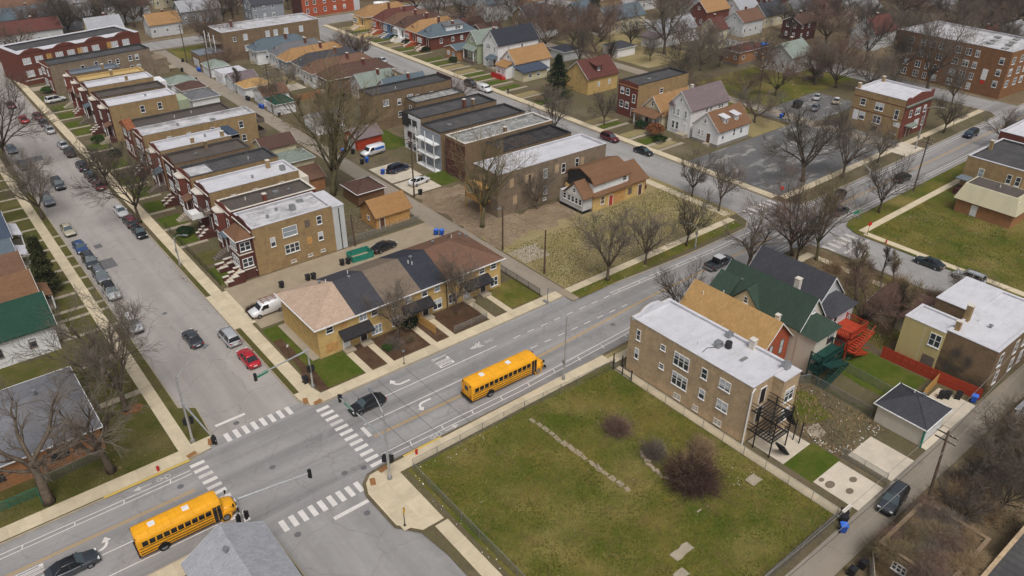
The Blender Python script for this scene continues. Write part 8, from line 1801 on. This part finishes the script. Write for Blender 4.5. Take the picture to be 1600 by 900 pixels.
litter('litter on the grassy corner lot', [(103.5, -40, 124, -13.5)], 80, 5); litter('litter in the brush south of the alley', [(50, -62, 80, -51)], 120, 6); litter('litter behind the wooden garage', [(28.8, 40.4, 35, 50), (34, 48, 43, 52)], 160, 7, ('rubble', 'litter_tan'), .06, .18); litter('fallen leaves and litter along the side street kerbs', [(2.2, 40, 3.0, 66), (3.1, 7, 3.9, 60), (-10.3, 16, -9.0, 60), (-20, 7.2, -9, 13)], 300, 8, ('leaf_brown', 'litter_tan'), .05, .12, -.04); litter('litter by the far white houses', [(165, 104, 182, 112), (150, 40, 175, 50)], 90, 9, smax=.2)
def tufts(label, boxes, n, seed, mats=('tuft_green', 'tuft_dry'), h0=.06, h1=.2):
    r = random.Random(seed); m = MB(); tot = sum((b_[2] - b_[0]) * (b_[3] - b_[1]) for b_ in boxes)
    for x0, y0, x1, y1 in boxes:
        for i in range(int(n * (x1 - x0) * (y1 - y0) / tot)):
            x, y = r.uniform(x0, x1), r.uniform(y0, y1); cl = math.sin(x * .7 + 2 * math.sin(y * .31)) + math.sin(y * .9 + 1.7 * math.sin(x * .43)); q = 0 if cl + r.gauss(0, .7) > 0 else 1
            for k in range(3):
                a = r.uniform(0, 6.283); h = r.uniform(h0, h1); w = .05; lx, ly = math.cos(a) * h * .8, math.sin(a) * h * .8; j = len(m.v)
                m.v += [(x - ly * .0 - w * math.sin(a), y + w * math.cos(a), lvl(1)), (x + w * math.sin(a), y - w * math.cos(a), lvl(1)), (x + lx, y + ly, lvl(1) + h)]; m.f.append([j, j + 1, j + 2]); m.m.append(q)
    ob('grass', m.mesh('grass', list(mats)), None, label=label, cat='grass', kind='stuff')
tufts('rough grass tufts over the vacant corner lot', [(7.9, -46, 38.5, -12.6)], 26000, 1, h0=.04, h1=.15)
tufts('dry grass tufts over the lot around the boarded house', [(48, 6.4, 70, 22), (66, 6.4, 90.5, 23)], 9000, 2, ('tuft_dry', 'tuft_green'))
tufts('weed tufts in the brown yard and scrub by the alley', [(46.9, -41.4, 56, -28), (50, -70, 84, -51), (71.5, -34, 90, -12)], 12000, 3, ('twig_straw', 'twig_olive'), .1, .4)
tufts('short grass on the northwest corner lawn', [(-17.5, 7.4, -12, 30), (-40, 7.4, -18, 12)], 6000, 4, h0=.03, h1=.1); tufts('rough grass on the grassy corner lot', [(103.4, -46, 124, -13.4)], 6000, 5)
# person on the far sidewalk
o = thing('person', 'person in dark clothes walking on the pale sidewalk by the second side street', 'person', (103.3, 89.4, lvl(8)), R(100))
bm_ = MB(); me = bpy.data.meshes.new('body'); 
sk = [(0, 0, .92), (0, 0, 1.2), (0, 0, 1.42), (0, 0, 1.52), (.01, 0, 1.66), (0, .18, 1.4), (.04, .23, 1.12), (.14, .22, .9), (0, -.18, 1.4), (-.06, -.23, 1.12), (.02, -.23, .88), (.02, .09, .86), (.14, .1, .48), (.06, .1, .06), (.18, .1, .03), (.02, -.09, .86), (-.06, -.1, .48), (-.2, -.1, .08), (-.1, -.1, .03)]
ed = [(0, 1), (1, 2), (2, 3), (3, 4), (2, 5), (5, 6), (6, 7), (2, 8), (8, 9), (9, 10), (0, 11), (11, 12), (12, 13), (13, 14), (0, 15), (15, 16), (16, 17), (17, 18)]
rad = [.15, .15, .16, .06, .11, .07, .055, .045, .07, .055, .045, .1, .075, .05, .045, .1, .075, .05, .045]
me.from_pydata(sk, ed, []); me.materials.append(MATS['cloth_dark']); po = ob('body', me, o)
md = po.modifiers.new('skin', 'SKIN')
for i, v in enumerate(me.skin_vertices[0].data): v.radius = (rad[i], rad[i])
me.skin_vertices[0].data[0].use_root = True
po.modifiers.new('smooth', 'SUBSURF').levels = 1
ob('hair', MB().tube([(0, 0, 1.64), (0, 0, 1.72), (0, 0, 1.79)], [.125, .12, .05], 8).mesh('hair', 'cloth_dark', True), o); ob('face', MB().tube([(.04, 0, 1.54), (.06, 0, 1.62), (.05, 0, 1.7)], [.07, .085, .06], 8).mesh('face', 'skin', True), o)

hz = bpy.data.materials.new('haze_air'); hz.use_nodes = True; MATS['haze_air'] = hz
hz.node_tree.nodes.remove(hz.node_tree.nodes['Principled BSDF'])
pv = hz.node_tree.nodes.new('ShaderNodeVolumePrincipled'); pv.inputs['Color'].default_value = (.86, .9, .95, 1); pv.inputs['Density'].default_value = .0002; pv.inputs['Anisotropy'].default_value = .2
hz.node_tree.links.new(pv.outputs[0], hz.node_tree.nodes['Material Output'].inputs['Volume'])
ob('haze', MB().box(-920, -720, -1.1, 1520, 1520, 70).mesh('haze', 'haze_air'), None, label='thin grey winter haze over the whole neighbourhood', kind='stuff')
